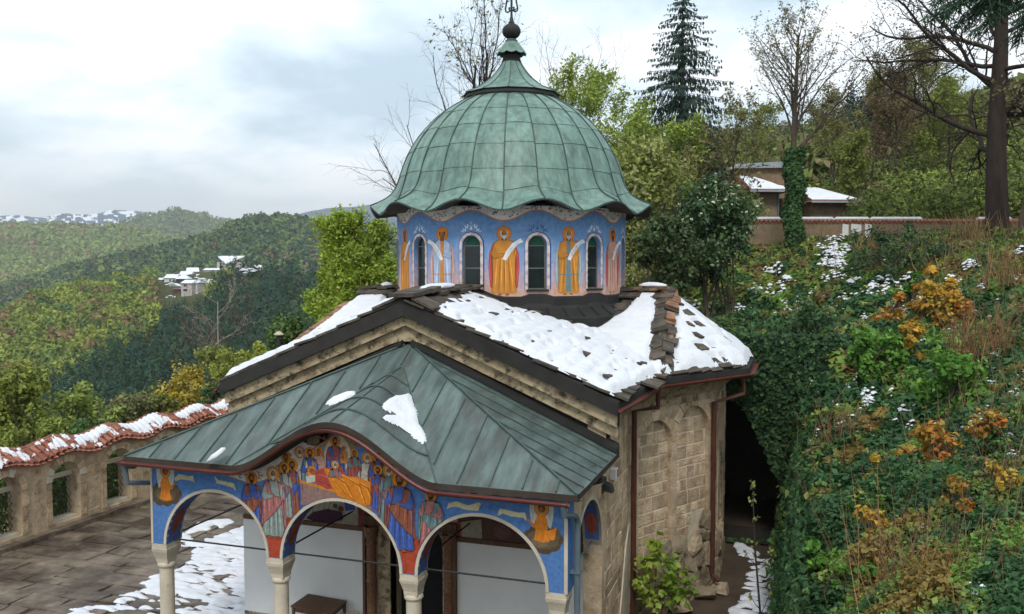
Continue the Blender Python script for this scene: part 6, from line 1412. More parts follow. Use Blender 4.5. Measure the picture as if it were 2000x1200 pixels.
# ================================================================== TREES AND SHRUBS
class Skel:
    def __init__(s, seed): s.r = np.random.default_rng(seed); s.pl = []; s.tips = []
    def grow(s, p, d, L, r0, lvl, sp):
        n = sp['seg'][lvl]; P = [np.array(p, float)]; d = np.array(d, float); d /= np.linalg.norm(d); wob = sp['wob'][lvl]; up = sp['up'][lvl]; D = [d]
        for i in range(n):
            d = d + s.r.normal(size=3) * wob + np.array([0, 0, up]) ; d /= np.linalg.norm(d); P.append(P[-1] + d * L / n); D.append(d)
        last = lvl == sp['max']; end = sp.get('end', .25) if not last else .3; rad = r0 * (1 - (1 - end) * np.linspace(0, 1, n + 1)); s.pl.append((np.array(P), rad, lvl))
        if last: s.tips.append((np.array(P), np.array(D)))
        else:
            k = sp['n'][lvl]; k = int(k) if k == int(k) else int(k) + (s.r.random() < k % 1)
            for j in range(k):
                t = sp['t0'][lvl] + (1 - sp['t0'][lvl]) * ((j + s.r.random()) / max(1, k)) ; t = min(t, .985); i = min(int(t * n), n - 1); q = P[i] + (P[i + 1] - P[i]) * (t * n - i); dd = D[i + 1]
                a = np.cross(dd, s.r.normal(size=3)); a /= np.linalg.norm(a); ang = math.radians(s.r.normal(sp['ang'][lvl], 9)); nd = dd * math.cos(ang) + a * math.sin(ang)
                if 'flat' in sp and lvl == 0: nd[2] *= sp['flat']
                s.grow(q, nd, L * sp['rat'][lvl] * (1 - sp['tap'][lvl] * (t - sp['t0'][lvl]) / (1 - sp['t0'][lvl] + 1e-6)) * s.r.uniform(.75, 1.2), max(sp.get('rmin', .006), rad[i] * sp['rr'][lvl]), lvl + 1, sp)
    def tubes(s, lo, hi):
        V = []; F = []; k = 0
        for P, rad, lvl in s.pl:
            if not lo <= lvl <= hi: continue
            n = 8 if lvl == 0 else 5 if lvl == 1 else 3; T = np.gradient(P, axis=0); T /= np.linalg.norm(T, axis=1, keepdims=True); a = np.cross(T, np.array([.31, .57, .76])); a /= np.linalg.norm(a, axis=1, keepdims=True); b = np.cross(T, a); an = 2 * PI * np.arange(n) / n
            ring = P[:, None] + (a[:, None] * np.cos(an)[None, :, None] + b[:, None] * np.sin(an)[None, :, None]) * rad[:, None, None]; V.append(ring.reshape(-1, 3)); m = len(P)
            i, j = np.meshgrid(np.arange(m - 1), np.arange(n), indexing='ij'); i = i.ravel(); j = j.ravel(); j2 = (j + 1) % n; F.append(np.stack([i * n + j, i * n + j2, (i + 1) * n + j2, (i + 1) * n + j], 1) + k); k += m * n
        return (np.concatenate(V), np.concatenate(F)) if V else None
def tree(name, base, dirn, L, r0, sp, seed, label, cat, bark='bark', leaf=None, lvl_branch=1, group=None, extra_leaf=None):
    """leaf = (count per twig, size, colours, spread)"""
    t = empty(name, tuple(float(v) for v in base), label, cat, group); sk = Skel(seed); sk.grow((0, 0, 0), dirn, L, r0, 0, sp)
    q = sk.tubes(0, 0); link('trunk', np_mesh('trunk', *q, MT[bark], smooth=True), t, True)
    q = sk.tubes(1, 9)
    if q: o = link('branches', np_mesh('branches', *q, MT[bark], smooth=True), t, True); o['kind'] = 'stuff'
    if leaf:
        k, size, pal, spr = leaf; C = []; N = []
        for P, Dn in sk.tips:
            tt_ = NR.random(k) ** .7 * (len(P) - 1); i = np.minimum(tt_.astype(int), len(P) - 2); C.append(P[i] + (P[i + 1] - P[i]) * (tt_ - i)[:, None] + NR.normal(size=(k, 3)) * spr); N.append(NR.normal(size=(k, 3)) + np.array([0, 0, .7]))
        C = np.concatenate(C); N = np.concatenate(N); col = cvar(np.array(pal)[NR.integers(0, len(pal), len(C))], len(C), .3)
        V, F, c = leaftris(C, size * 1.12 * (.6 + .8 * NR.random(len(C))), N, col, .62); o = link('crown', np_mesh('crown', V, F, MT['leaf'], cols=c), t, True); o['kind'] = 'stuff'
    return t, sk
def sp_(mx, seg, wob, up, n, t0, ang, rat, tap, rr, **k): return dict(max=mx, seg=seg, wob=wob, up=up, n=n, t0=t0, ang=ang, rat=rat, tap=tap, rr=rr, **k)
def at(px, D, z=None):
    x, y = polar(np.array(float(px)), np.array(float(D))); x, y = float(x), float(y); return np.array([x, y, float(landz(x, y)) - .15 if z is None else z])
def zpx(py, D): return CH + (HZ - py) / FPX * D
SPRING = [(.17, .24, .04), (.22, .29, .05), (.14, .20, .035), (.24, .28, .075)]
OLIVE = [(.14, .15, .05), (.17, .17, .06), (.12, .11, .045)]
DARKG = [(.022, .05, .02), (.035, .07, .026), (.05, .095, .035)]
DECID_N = sp_(3, (9, 7, 5, 4), (.05, .13, .18, .22), (.03, .09, .05, .02), (16, 8, 7, 0), (.16, .2, .15, 0), (34, 40, 40, 0), (.29, .5, .45, 0), (.45, .4, .3, 0), (.42, .5, .5, 0))
DECID = sp_(3, (9, 7, 5, 4), (.06, .13, .18, .22), (.03, .05, .03, .02), (15, 8, 7, 0), (.22, .2, .15, 0), (46, 42, 40, 0), (.52, .5, .45, 0), (.55, .4, .3, 0), (.42, .5, .5, 0))
BARE = sp_(3, (9, 8, 6, 5), (.05, .12, .16, .2), (.05, .09, .05, .03), (12, 8, 7, 0), (.28, .2, .15, 0), (30, 32, 36, 0), (.50, .48, .42, 0), (.5, .4, .3, 0), (.5, .55, .5, 0))
BARE_N = sp_(3, (9, 8, 6, 5), (.05, .12, .16, .2), (.05, .10, .05, .03), (10, 8, 7, 0), (.45, .2, .15, 0), (24, 34, 36, 0), (.20, .48, .42, 0), (.4, .4, .3, 0), (.5, .55, .5, 0))
# behind the dome
b = at(948, 45, 1.5)
for i, (dx, tl, L, r, sd_) in enumerate(((-.5, -.07, 16.2, .20, 3), (.1, -.01, 17.0, .22, 4), (1.8, .05, 16.0, .16, 6))):
    p = b + np.array([dx, .6 * i, 0]); tree('bare_tree', p, (tl, 0, 1), L, r, BARE, sd_, ['bare dark tree leaning left behind the dome lantern', 'tallest bare tree directly behind the dome cross', 'thin bare tree rising right behind the dome lantern'][i], 'tree', 'darkbark', leaf=(1, .08, OLIVE, .1) if i == 1 else None)
tree('bare_tree', at(852, 41, 2.0), (.0, 0, 1), 12.0, .13, BARE_N, 9, 'small bare tree left of the dome above its eave', 'tree', 'darkbark')
tree('maple_tree', at(1105, 44, 4.0), (0, 0, 1), 11.6, .2, DECID, 12, 'tall bright green maple just right of the dome', 'tree', leaf=(20, .076, SPRING, .18))
tree('maple_tree', at(1195, 47, 4.5), (.03, 0, 1), 9.8, .18, DECID, 13, 'second bright green maple, between the dome and the spruce', 'tree', leaf=(20, .076, SPRING, .18))
tree('maple_tree', at(1150, 40, 4.0), (.03, 0, 1), 7.6, .14, DECID, 15, 'low green tree right behind the dome eave', 'tree', leaf=(19, .075, SPRING, .2))
tree('leafy_tree', at(1268, 42, 5.0), (0, 0, 1), 5.6, .13, DECID, 14, 'rounded yellow green tree under the spruce, right of the dome', 'tree', leaf=(19, .074, [(.20, .23, .05), (.16, .2, .04), (.24, .25, .10)], .2))
tree('leafy_tree', at(1235, 38, 5.0), (.05, 0, 1), 4.4, .11, DECID, 24, 'low leafy tree beside the right end of the dome eave', 'tree', leaf=(22, .066, [(.15, .18, .05), (.19, .2, .09)], .2))
tree('bare_tree', at(1330, 40, 5.5), (.0, 0, 1), 6.6, .08, BARE, 31, 'thin pale twiggy tree in front of the spruce', 'tree', 'bark', leaf=(2, .09, OLIVE, .1))
tree('bare_tree', at(1420, 46, 6.5), (.0, 0, 1), 8.2, .10, BARE, 33, 'thin budding tree between the spruce and the ivy clad tree', 'tree', 'bark', leaf=(2, .09, OLIVE, .1))
tree('bare_tree', at(1365, 48, 6.0), (.0, 0, 1), 7.5, .10, BARE, 34, 'budding tree low behind the spruce trunk', 'tree', 'bark', leaf=(3, .10, OLIVE, .12))
# spruce
def spruce(base, H, Rm, label, seed):
    rg = np.random.default_rng(seed); t = empty('spruce_tree', tuple(base), label, 'tree'); mb = MB(); mb.tube([(0, 0, 0), (.05, 0, H * .5), (0, 0, H)], [.30, .18, .02], 10); o = mb.build('trunk', MT['bark'], None); o.parent = t
    C = []; S = []; N = []; ax = []; V0 = []; V1 = []
    z = H * .16
    while z < H - .25:
        f = 1 - z / H; L0 = Rm * (1.03 - math.exp(-f * 4.5)); nb = 7
        for k in range(nb):
            a = 2 * PI * k / nb + rg.uniform(0, 1); L = L0 * rg.uniform(.7, 1.15); n = max(4, int(L / .16)); u = np.linspace(0.03, 1, n); cx = u * L; cz = z + .18 * L * u - .62 * L * u ** 2 + .34 * L * u ** 3 + rg.uniform(-.1, .1) * u
            pts = np.stack([np.cos(a) * cx, np.sin(a) * cx, cz], 1); V0.append(pts[:-1]); V1.append(pts[1:])
            for rep in range(4):
                ln = (.22 + .42 * rg.random(n)) * np.minimum(1, .5 + f * 1.2) * (1.1 - .55 * u); off = rg.normal(size=(n, 3)) * np.array([.07, .07, .02]); top = pts + off; side = np.stack([-np.sin(a) + 0 * u, np.cos(a) + 0 * u, 0 * u], 1) * rg.normal(size=(n, 1)) * .45; dn = np.array([0, 0, -1]) + side + np.stack([np.cos(a) + 0 * u, np.sin(a) + 0 * u, 0 * u], 1) * .25
                C.append(top); S.append(ln); N.append(dn)
        z += .34 + .14 * rg.random()
    C = np.concatenate(C); S = np.concatenate(S)[:, None]; N = np.concatenate(N); N /= np.linalg.norm(N, axis=1, keepdims=True); sd_ = np.cross(N, rg.normal(size=N.shape)); sd_ /= np.linalg.norm(sd_, axis=1, keepdims=True)
    V = np.stack([C, C + N * S * .5 + sd_ * .05, C + N * S, C + N * S * .5 - sd_ * .05], 1).reshape(-1, 3); F = np.arange(len(V)).reshape(-1, 4); o = link('needles', np_mesh('needles', V, F, MT['needle'], cols=cvar((.026, .050, .036), len(F), .4)), t, True); o['kind'] = 'stuff'
    V, F = ribbons(np.concatenate(V0), np.concatenate(V1), np.full(sum(len(q) for q in V0), .018)); o = link('branches', np_mesh('branches', V, F, MT['darkbark']), t, True); o['kind'] = 'stuff'
b = at(1328, 50, 5.0); spruce(b, zpx(-18, 50) - 5.0, 3.3, 'tall dark spruce with drooping branches right of the dome', 7)
# ivy dressed bush with white blossom
def mass(name, px, py, D, w, h, n, pal, size, label, cat, dep=None, zb=None, extra=None, lump=.35, seed=0, stem=True):
    """loose leafy mass whose middle is seen at px,py: many leaf clumps spread through its volume"""
    c = atD(px, py, D); dep = dep or w; base = np.array([c[0], c[1], float(landz(c[0], c[1])) if zb is None else zb]); t = empty(name, tuple(base), label, cat); rg = np.random.default_rng(seed + int(px))
    k = max(8, n // 90); cl = rg.normal(size=(k, 3)); cl /= np.linalg.norm(cl, axis=1, keepdims=True); cl *= rg.random((k, 1)) ** .4; cl *= np.array([w / 2, dep / 2, h / 2]); ci = rg.integers(0, k, n); r = min(w, h) * .5 * lump
    off = rg.normal(size=(n, 3)); off /= np.linalg.norm(off, axis=1, keepdims=True); C = cl[ci] + off * r * rg.random((n, 1)) ** .5 * (.6 + .8 * (ci % 7)[:, None] / 7); C += c - base; N = off + .6 * rg.normal(size=(n, 3)) + np.array([0, 0, .4])
    col = np.array(pal)[(ci + rg.integers(0, 2, n)) % len(pal)] * (1 + .3 * (rg.random((n, 1)) * 2 - 1))
    if extra is not None: m = rg.random(n) < extra[1]; col[m] = np.array(extra[0])
    V, F, cc = leafquads(C, size * (.6 + .8 * rg.random(n)), N, col, .62); o = link('foliage', np_mesh('foliage', V, F, MT['leaf'], cols=cc), t, True); o['kind'] = 'stuff'
    if stem:
        st_ = [(rg.normal() * w * .08, rg.normal() * w * .08) for _ in range(5)]; mb = MB()
        P0 = np.array([(x, y, -.2) for x, y in st_]); sel = cl[rg.integers(0, k, 5)] + (c - base); V, F = ribbons(P0, sel, np.full(5, .012 + .012 * h), rg.normal(size=(5, 3)) * .1)
        V2_, F2_ = ribbons(np.repeat(sel, 5, 0), cl[rg.integers(0, k, 25)] + (c - base), np.full(25, .006 + .005 * h), rg.normal(size=(25, 3)) * .1); o = link('stems', np_mesh('stems', np.concatenate([V, V2_]), np.concatenate([F, F2_ + len(V)]), MT['bark']), t, True); o['kind'] = 'stuff'
    return t
mass('ivy_bush', 1378, 455, 33, 3.2, 4.1, 10000, DARKG, .085, 'big dark ivy bush flecked with white blossom behind the apse', 'bush', extra=((.40, .42, .30), .05), lump=.32)
mass('ivy_bush', 1305, 500, 31, 2.0, 2.8, 4200, [(.03, .055, .022), (.06, .09, .03)], .085, 'dark bush close behind the right side of the drum', 'bush', lump=.5)
mass('blossom_bush', 1430, 420, 34, 1.8, 2.2, 2600, [(.10, .14, .05), (.06, .10, .035)], .08, 'loose bush with pale blossom right of the dark ivy bush', 'bush', extra=((.45, .45, .34), .12), lump=.5)
mass('green_bush', 1262, 345, 37, 2.6, 3.4, 4200, [(.18, .20, .06), (.15, .19, .04), (.22, .23, .10)], .10, 'yellow green bush beside the dome flank', 'bush', lump=.5)
# tree wrapped in ivy before the house
b = at(1548, 40); H_ = zpx(78, 40) - b[2]
t, sk = tree('ivy_clad_tree', b, (0, 0, 1), H_, .22, sp_(3, (12, 7, 5, 4), (.015, .09, .14, .2), (.02, .06, .05, .03), (24, 7, 6, 0), (.42, .15, .15, 0), (38, 34, 36, 0), (.46, .42, .42, 0), (.62, .4, .3, 0), (.4, .5, .5, 0)), 41, 'budding tree with an ivy wrapped trunk before the brick house', 'tree', 'bark', leaf=(4, .044, [(.12, .12, .05), (.16, .16, .06), (.10, .08, .05)], .10))
n = 5200; zz = NR.random(n) * 4.6; a = NR.random(n) * 2 * PI; rr = .26 + .22 * NR.random(n) + .10 * np.sin(zz * 3 + a); C = np.stack([rr * np.cos(a), rr * np.sin(a), zz], 1); V, F, c = leafquads(C, .06 + .04 * NR.random(n), np.stack([np.cos(a), np.sin(a), .4 + 0 * a], 1) + .5 * NR.normal(size=(n, 3)), cvar((.035, .08, .025), n, .4)); o = link('ivy', np_mesh('ivy', V, F, MT['leaf'], cols=c), t, True); o['kind'] = 'stuff'
# the big bare tree at the right edge
b = at(1945, 38, float(landz(*at(1945, 38)[:2])) - .2); BIG = sp_(3, (12, 10, 7, 5), (.03, .14, .2, .25), (.02, .045, .02, .0), (26, 12, 10, 0), (.24, .12, .1, 0), (72, 46, 46, 0), (.48, .44, .42, 0), (.30, .3, .3, 0), (.34, .5, .5, 0))
tree('large_bare_tree', b, (-.01, 0, 1), 14.5, .52, BIG, 52, 'massive dark bare tree with spreading crooked limbs at right edge', 'tree', 'darkbark', leaf=(2, .055, [(.12, .10, .04), (.09, .06, .03)], .08))
tree('bare_tree', at(1988, 34), (.02, 0, 1), 7.5, .11, BARE, 55, 'slim grey bare tree before the big tree at right edge', 'tree', 'bark', leaf=(2, .07, OLIVE, .1))
for i, (px_, D_, hh, sd_, lf, lab) in enumerate(((1690, 62, 8.5, 81, OLIVE, 'thin budding tree just right of the house roof'), (1745, 58, 7.5, 82, [(.12, .09, .05)], 'grey brown bare tree midway between house and big tree'), (1800, 64, 9.5, 83, OLIVE, 'taller budding tree left of the big bare tree'), (1850, 56, 6.5, 84, [(.15, .19, .04), (.12, .15, .03)], 'low fresh green tree left of the big trunk'), (1620, 66, 8.0, 85, OLIVE, 'budding tree behind the right roof of the house'), (1468, 64, 8.5, 86, [(.14, .17, .04), (.17, .19, .05)], 'budding tree behind the left end of the house'), (1770, 72, 11, 87, [(.10, .08, .05), (.09, .10, .04)], 'tall thin bare tree on the slope behind the wall'), (1660, 57, 4.5, 88, [(.13, .16, .035)], 'small green tree at the right corner of the house'))):
    tree('hill_tree', at(px_, D_), (.02 * (-1) ** i, 0, 1), hh, .11, BARE if i != 3 else DECID, sd_, lab, 'tree', 'bark', leaf=(8, .075, lf, .16), group='trees behind the garden wall')
# pine boughs hanging in at the top right, the trunk stands outside
b = at(2070, 29); t = empty('pine_tree', tuple(b), 'dark pine whose needle boughs hang in at top right', 'tree'); Hh = zpx(-90, 29) - b[2]
mb = MB(); mb.tube([(0, 0, 0), (0, 0, Hh)], [.26, .08], 10); o = mb.build('trunk', MT['darkbark'], None); o.parent = t
V0 = []; V1 = []; C = []; N = []
for (ex, ey, dd) in ((1815, 35, 29), (1850, 10, 28), (1868, 48, 30), (1900, 18, 29), (1905, 60, 28.5), (1940, 30, 30), (1985, 75, 29), (1995, 40, 28), (1830, 0, 30), (1880, -25, 29), (1960, 0, 29), (1845, 25, 28.5), (1890, 40, 29.5), (1925, 8, 28.5)):
    e_ = atD(ex, ey, dd) - b; s0 = np.array([0, 0, min(Hh, e_[2] + 1.0)]); u = np.linspace(0, 1, 16)[:, None]; pts = s0 + (e_ - s0) * u + np.array([0, 0, .5]) * np.sin(PI * u); V0.append(pts[:-1]); V1.append(pts[1:])
    for q in pts[6:]:
        for k in range(36): v = NR.normal(size=3) * np.array([.8, .8, .5]) + np.array([0, 0, -.9]) + (e_ - s0) / np.linalg.norm(e_ - s0) * .5; C.append(q + NR.normal(size=3) * .10); N.append(v / np.linalg.norm(v))
C = np.array(C); N = np.array(N); S = NR.uniform(.22, .48, (len(C), 1)); sd_ = np.cross(N, NR.normal(size=N.shape)); sd_ /= np.linalg.norm(sd_, axis=1, keepdims=True); V = np.stack([C, C + N * S * .5 + sd_ * .022, C + N * S, C + N * S * .5 - sd_ * .022], 1).reshape(-1, 3)
o = link('needles', np_mesh('needles', V, np.arange(len(V)).reshape(-1, 4), MT['needle'], cols=cvar((.020, .048, .026), len(C), .4)), t, True); o['kind'] = 'stuff'
V, F = ribbons(np.concatenate(V0), np.concatenate(V1), np.full(15 * 14, .03)); o = link('branches', np_mesh('branches', V, F, MT['darkbark']), t, True); o['kind'] = 'stuff'
# left of the church, beyond the courtyard wall
tree('bright_green_tree', np.array([*atD(692, 640, 39)[:2], -1.0]), (.03, 0, 1), (zpx(400, 39) + 1.0) * .88, .17, DECID_N, 61, 'bright spring green tree between the roof and the left side of the dome', 'tree', leaf=(24, .074, [(.20, .27, .03), (.24, .31, .045), (.15, .22, .03)], .16))
tree('bright_green_tree', np.array([*atD(668, 640, 41)[:2], -2.0]), (.0, 0, 1), (zpx(455, 41) + 2.0) * .90, .16, DECID_N, 162, 'fresh green tree at the left end of the snowy gable', 'tree', leaf=(23, .078, [(.19, .26, .03), (.23, .30, .04), (.14, .21, .03)], .18))
tree('bright_green_tree', np.array([*atD(745, 600, 37)[:2], -1.0]), (.0, 0, 1), (zpx(440, 37) + 1.0) * .88, .13, DECID_N, 66, 'low green tree tucked beside the drum at its left', 'tree', leaf=(28, .066, [(.18, .24, .03), (.14, .20, .03)], .16))
mass('evergreen_bush', 565, 658, 37, 1.7, 1.7, 2600, [(.05, .095, .025), (.07, .12, .03)], .09, 'dark green bush at the corner of the grey metal roof', 'bush', zb=-2.5, lump=.5)
for i, (px_, py_, D_, hh, sd_, lab) in enumerate(((424, 588, 92, 13, 71, 'pale bare birch standing before the dark conifers'), (482, 625, 84, 9.5, 73, 'smaller bare birch right of the pale one'), (383, 640, 88, 8.5, 75, 'low bare birch left of the pale one'))):
    z_ = zpx(py_, D_); tree('birch_tree', np.array([*atD(px_, py_, D_)[:2], z_ - hh]), (0, 0, 1), hh, .16 if i == 0 else .1, sp_(3, (9, 8, 6, 5), (.04, .12, .16, .2), (.04, .03, .02, 0), (9, 6, 5, 0), (.38, .2, .15, 0), (50, 38, 40, 0), (.50, .45, .42, 0), (.4, .4, .3, 0), (.55, .5, .5, 0), rmin=.022), sd_, lab, 'tree', 'palebark' if i == 0 else 'bark', leaf=(1, .07, [(.13, .085, .06), (.10, .075, .05)], .2))
SH = [('yellow_bush', 362, 762, 48, 2.7, 2.6, 2800, [(.30, .24, .03), (.26, .22, .035), (.20, .17, .03)], .10, 'golden yellow bush beyond the wall below the gable end', None),
      ('green_bush', 470, 722, 46, 3.4, 1.7, 3000, [(.17, .20, .035), (.13, .16, .03), (.20, .22, .04)], .10, 'yellow green bush right of the golden one under the gable end', None),
      ('green_bush', 425, 705, 52, 2.6, 2.2, 2400, [(.15, .18, .04), (.12, .14, .035)], .10, 'loose olive bush just above the golden bush', None),
      ('young_tree', 152, 812, 36, 1.7, 2.4, 1900, [(.20, .25, .06), (.15, .20, .05)], .10, 'young light green tree behind the middle of the wall coping', None),
      ('young_tree', 218, 830, 35, 1.1, 1.6, 900, [(.19, .24, .06), (.14, .19, .05)], .09, 'slim light green sapling right of the young tree', None),
      ('green_bush', 22, 790, 34, 2.4, 3.4, 3800, [(.16, .19, .035), (.12, .15, .03)], .10, 'tall yellow green bush at the left edge of the picture', None),
      ('green_bush', 88, 860, 33, 2.6, 1.5, 2600, [(.12, .16, .03), (.17, .20, .04)], .09, 'low green bush right behind the left part of the coping', None),
      ('grey_bush', 258, 790, 40, 2.6, 2.0, 2400, [(.11, .13, .05), (.14, .14, .06)], .085, 'grey green thicket behind the coping between young tree and golden bush', None),
      ('ivy_bush', 190, 848, 31.5, 2.4, .9, 2600, [(.04, .085, .022), (.06, .11, .03)], .075, 'dark ivy creeping over the back of the wall coping', None),
      ('green_bush', 310, 800, 42, 1.9, 1.4, 1500, [(.12, .14, .035), (.15, .16, .04)], .09, 'low olive bush below the golden bush', None),
      ('ivy_bush', 420, 772, 37, 2.4, .8, 2000, [(.045, .085, .024), (.07, .10, .03)], .08, 'dark low ivy behind the far end of the coping', None),
      ('green_bush', 515, 700, 44, 1.6, 1.4, 1500, [(.20, .23, .035), (.16, .19, .03)], .10, 'small bright bush at the very end of the gable roof', None)]
for (nm, px_, py_, D_, w_, h_, n_, pal, sz, lab, _) in SH: mass(nm, px_, py_, D_, w_, h_, n_, pal, sz, lab, 'bush', zb=atD(px_, py_, D_)[2] - h_ * .9, lump=.5)
mass('lower_thicket', 150, 900, 40, 26, 4.0, 9000, [(.06, .075, .02), (.09, .10, .025), (.04, .06, .02)], .16, 'dull green thicket filling the slope just beyond the courtyard wall', 'thicket', dep=10, zb=-6, lump=.6, stem=False)['kind'] = 'stuff'
# green leaves pressing against the lattices from outside
n = 9000; sx_ = NR.uniform(-2.6, 10, n); C = np.stack([WO.x - WN.x * 1.1 + WD.x * sx_ + NR.normal(size=n) * .25, WO.y - WN.y * 1.1 + WD.y * sx_, NR.uniform(-.2, 1.9, n)], 1); V, F, c = leafquads(C, .05 + .05 * NR.random(n), NR.normal(size=(n, 3)) + np.array([1, 0, .5]), cvar((.05, .09, .025), n, .4, (.11, .15, .035), .25)); tag(link('climbing_leaves', np_mesh('climbing_leaves', V, F, MT['leaf'], cols=c)), 'green climbing leaves behind the lattices of the courtyard wall', 'climbers', None, 'stuff')
# shrubs on the bank
ORG = [(.26, .14, .022), (.32, .20, .03), (.30, .11, .022), (.22, .16, .03)]
YOR = [(.30, .22, .03), (.34, .19, .025), (.24, .20, .03)]
FRN = [(.065, .16, .022), (.05, .12, .02), (.09, .19, .03)]
BS = [(1750, 612, .9, 1.0, ORG, 'orange shrub uppermost on the bank'), (1795, 605, .7, .9, ORG, 'narrow orange shrub beside the uppermost one'), (1828, 600, 1.2, 1.7, YOR, 'tall golden shrub in the middle of the bank'), (1862, 600, .9, 1.1, ORG, 'orange brown shrub right of the tall golden one'), (1772, 672, .8, 1.2, YOR, 'golden shrub below the orange pair'), (1716, 640, .45, .5, ORG, 'small rusty shrub left of the golden ones'),
      (1785, 570, .5, .9, FRN, 'bright green shrub among the orange ones'), (1712, 705, 1.1, 1.2, FRN, 'bright green feathery shrub in the middle of the bank'), (1868, 780, 1.5, 1.5, FRN, 'broad bright green shrub at right'), (1790, 770, .7, .8, FRN, 'small feathery green shrub left of the broad one'), (1620, 1120, .9, .7, FRN, 'light green shrub low beside the path'), (1678, 1160, .9, .7, FRN, 'pale green shrub at the bottom edge'), (1725, 1010, .5, .5, FRN, 'small light green tuft near the orange leaves'),
      (1728, 960, .9, .9, YOR, 'golden leaved bramble low on the bank'), (1840, 930, 1.5, 1.2, ORG, 'large orange leaved bramble at lower right'), (1930, 860, 1.1, 1.0, ORG, 'orange bramble by the right edge'), (1712, 1060, .9, .9, YOR, 'golden bramble just above the bottom snow'), (1880, 1010, 1.0, .8, ORG, 'rusty bramble beneath the large one'), (1960, 960, .9, .7, YOR, 'golden bramble at right edge'), (1780, 900, .6, .6, ORG, 'small rusty bramble left of the large one'),
      (1758, 500, 2.2, 1.1, DARKG, 'dark low evergreen shrub high on the bank'), (1683, 466, .8, .7, DARKG, 'round dark shrub under the long wall'), (1776, 446, 1.2, .8, DARKG, 'dark shrub against the long wall'), (1838, 488, .7, .6, DARKG, 'small dark shrub right of the evergreen one'), (1560, 640, 1.5, 1.2, DARKG, 'dark ivy mound above the apse roof')]
for i, (px_, py_, w_, h_, pal, lab) in enumerate(BS):
    q = bankhit(px_, py_ + h_ * 20)
    if not q: continue
    x, y, z, dd = q; c = np.array([x, y, z + h_ * .35]); P_ = c - _c; dep_ = float(P_ @ _f); pxx = 1000 + FPX * float(P_ @ _r) / dep_; pyy = 600 - FPX * float(P_ @ _u) / dep_
    sz = float(np.clip(dd * .0036, .04, .08)) * (1.0 if pal is not DARKG else .8); mass('orange_shrub' if pal in (ORG, YOR) else 'green_shrub', pxx, pyy, dep_, w_ * dd / 17 * (.8 if pal is not DARKG else 1), h_ * dd / 17, int((.7 if pal in (ORG, YOR) else 1) * np.clip(900 * w_ * h_, 200, 2000) * (1.6 if pal is FRN else 1)), pal, sz, lab + '', 'shrub', zb=z - .1, lump=.42, seed=i)
# twiggy brown bush
def twigbush(px_, py_, n, L, label, col=(.17, .095, .05)):
    q = bankhit(px_, py_)
    if not q: return
    x, y, z, dd = q; t = empty('twiggy_bush', (x, y, z), label, 'bush'); P0 = NR.normal(size=(n, 3)) * np.array([.35, .35, .02]); d = NR.normal(size=(n, 3)) * np.array([.28, .28, 0]) + np.array([0, 0, 1]); P1 = P0 + d * NR.uniform(.5, 1, (n, 1)) * L; V, F = ribbons(P0, P1, np.full(n, .00036 * dd), NR.normal(size=(n, 3)) * .04)
    Q0 = P0 + (P1 - P0) * NR.uniform(.4, .9, (n, 1)); Q1 = Q0 + (d + NR.normal(size=(n, 3)) * .5) * .3 * L * NR.random((n, 1)); V2_, F2_ = ribbons(Q0, Q1, np.full(n, .00022 * dd)); o = link('stems', np_mesh('stems', np.concatenate([V, V2_]), np.concatenate([F, F2_ + len(V)]), MT['leaf'], cols=np.repeat(cvar(col, 2 * n, .35, (.24, .15, .08), .3), 6, 0)), t, True); o['kind'] = 'stuff'
twigbush(1925, 715, 110, 1.7, 'dense bush of upright brown twigs at right'); twigbush(1965, 560, 60, 1.4, 'thin brown twigs standing high on the bank at right', (.18, .12, .05)); twigbush(1700, 520, 80, 1.4, 'low brown twigs near the snow patch high on the bank', (.17, .13, .05)); twigbush(1880, 470, 60, 1.3, 'brown twigs before the long wall', (.16, .12, .05)); twigbush(1780, 1190, 60, 1.6, 'brown bramble stems at the bottom edge'); twigbush(1640, 880, 60, 1.2, 'thin bramble stems above the cave')
# sapling in front of the cave, and the young maple at the foot of the apse
q = onZ(1492, 1365, 0); t = empty('sapling', (q[0], q[1], 0), 'slender budding sapling standing beside the snowy path', 'sapling'); top = atD(1470, 945, float((np.array(q) - _c) @ _f)) - np.array([q[0], q[1], 0])
mb = MB(); kn = [np.array([0, 0, 0]), top * .35 + np.array([.02, 0, 0]), top * .7 + np.array([-.02, 0, 0]), top]; mb.tube(kn, [.028, .022, .016, .006], 7); o = mb.build('trunk', MT['darkbark'], None); o.parent = t
C = []
for (f_, dx, dz) in ((.62, -.2, .16), (.62, .26, .22), (.70, -.12, .12), (.66, .30, .12), (.38, .18, .5), (.42, -.15, .2), (.30, .3, .45), (.82, .05, .1), (.9, -.04, .08)):
    p0 = top * f_; p1 = p0 + np.array([dx, R.uniform(-.1, .1), dz]); mb = MB(); mb.tube([p0, (p0 + p1) / 2 + np.array([0, 0, -.02]), p1], [.009, .007, .004], 5); o = mb.build('twig', MT['darkbark'], None); o.parent = t
    for k in range(7): C.append(p1 + NR.normal(size=3) * .035)
for k in range(12): C.append(top + NR.normal(size=3) * np.array([.03, .03, .05]))
for k in range(12): C.append(top * NR.uniform(.4, .95) + NR.normal(size=3) * .03)
C = np.array(C); V, F, c = leafquads(C, .035 + .02 * NR.random(len(C)), NR.normal(size=C.shape), cvar((.17, .19, .06), len(C), .3)); o = link('buds', np_mesh('buds', V, F, MT['leaf'], cols=c), t, True); o['kind'] = 'stuff'
b = onZ(1290, 1222, .1); t = empty('young_maple', (b[0], b[1], .0), 'young maple with fresh green leaves at the foot of the apse', 'tree')
leafme = []
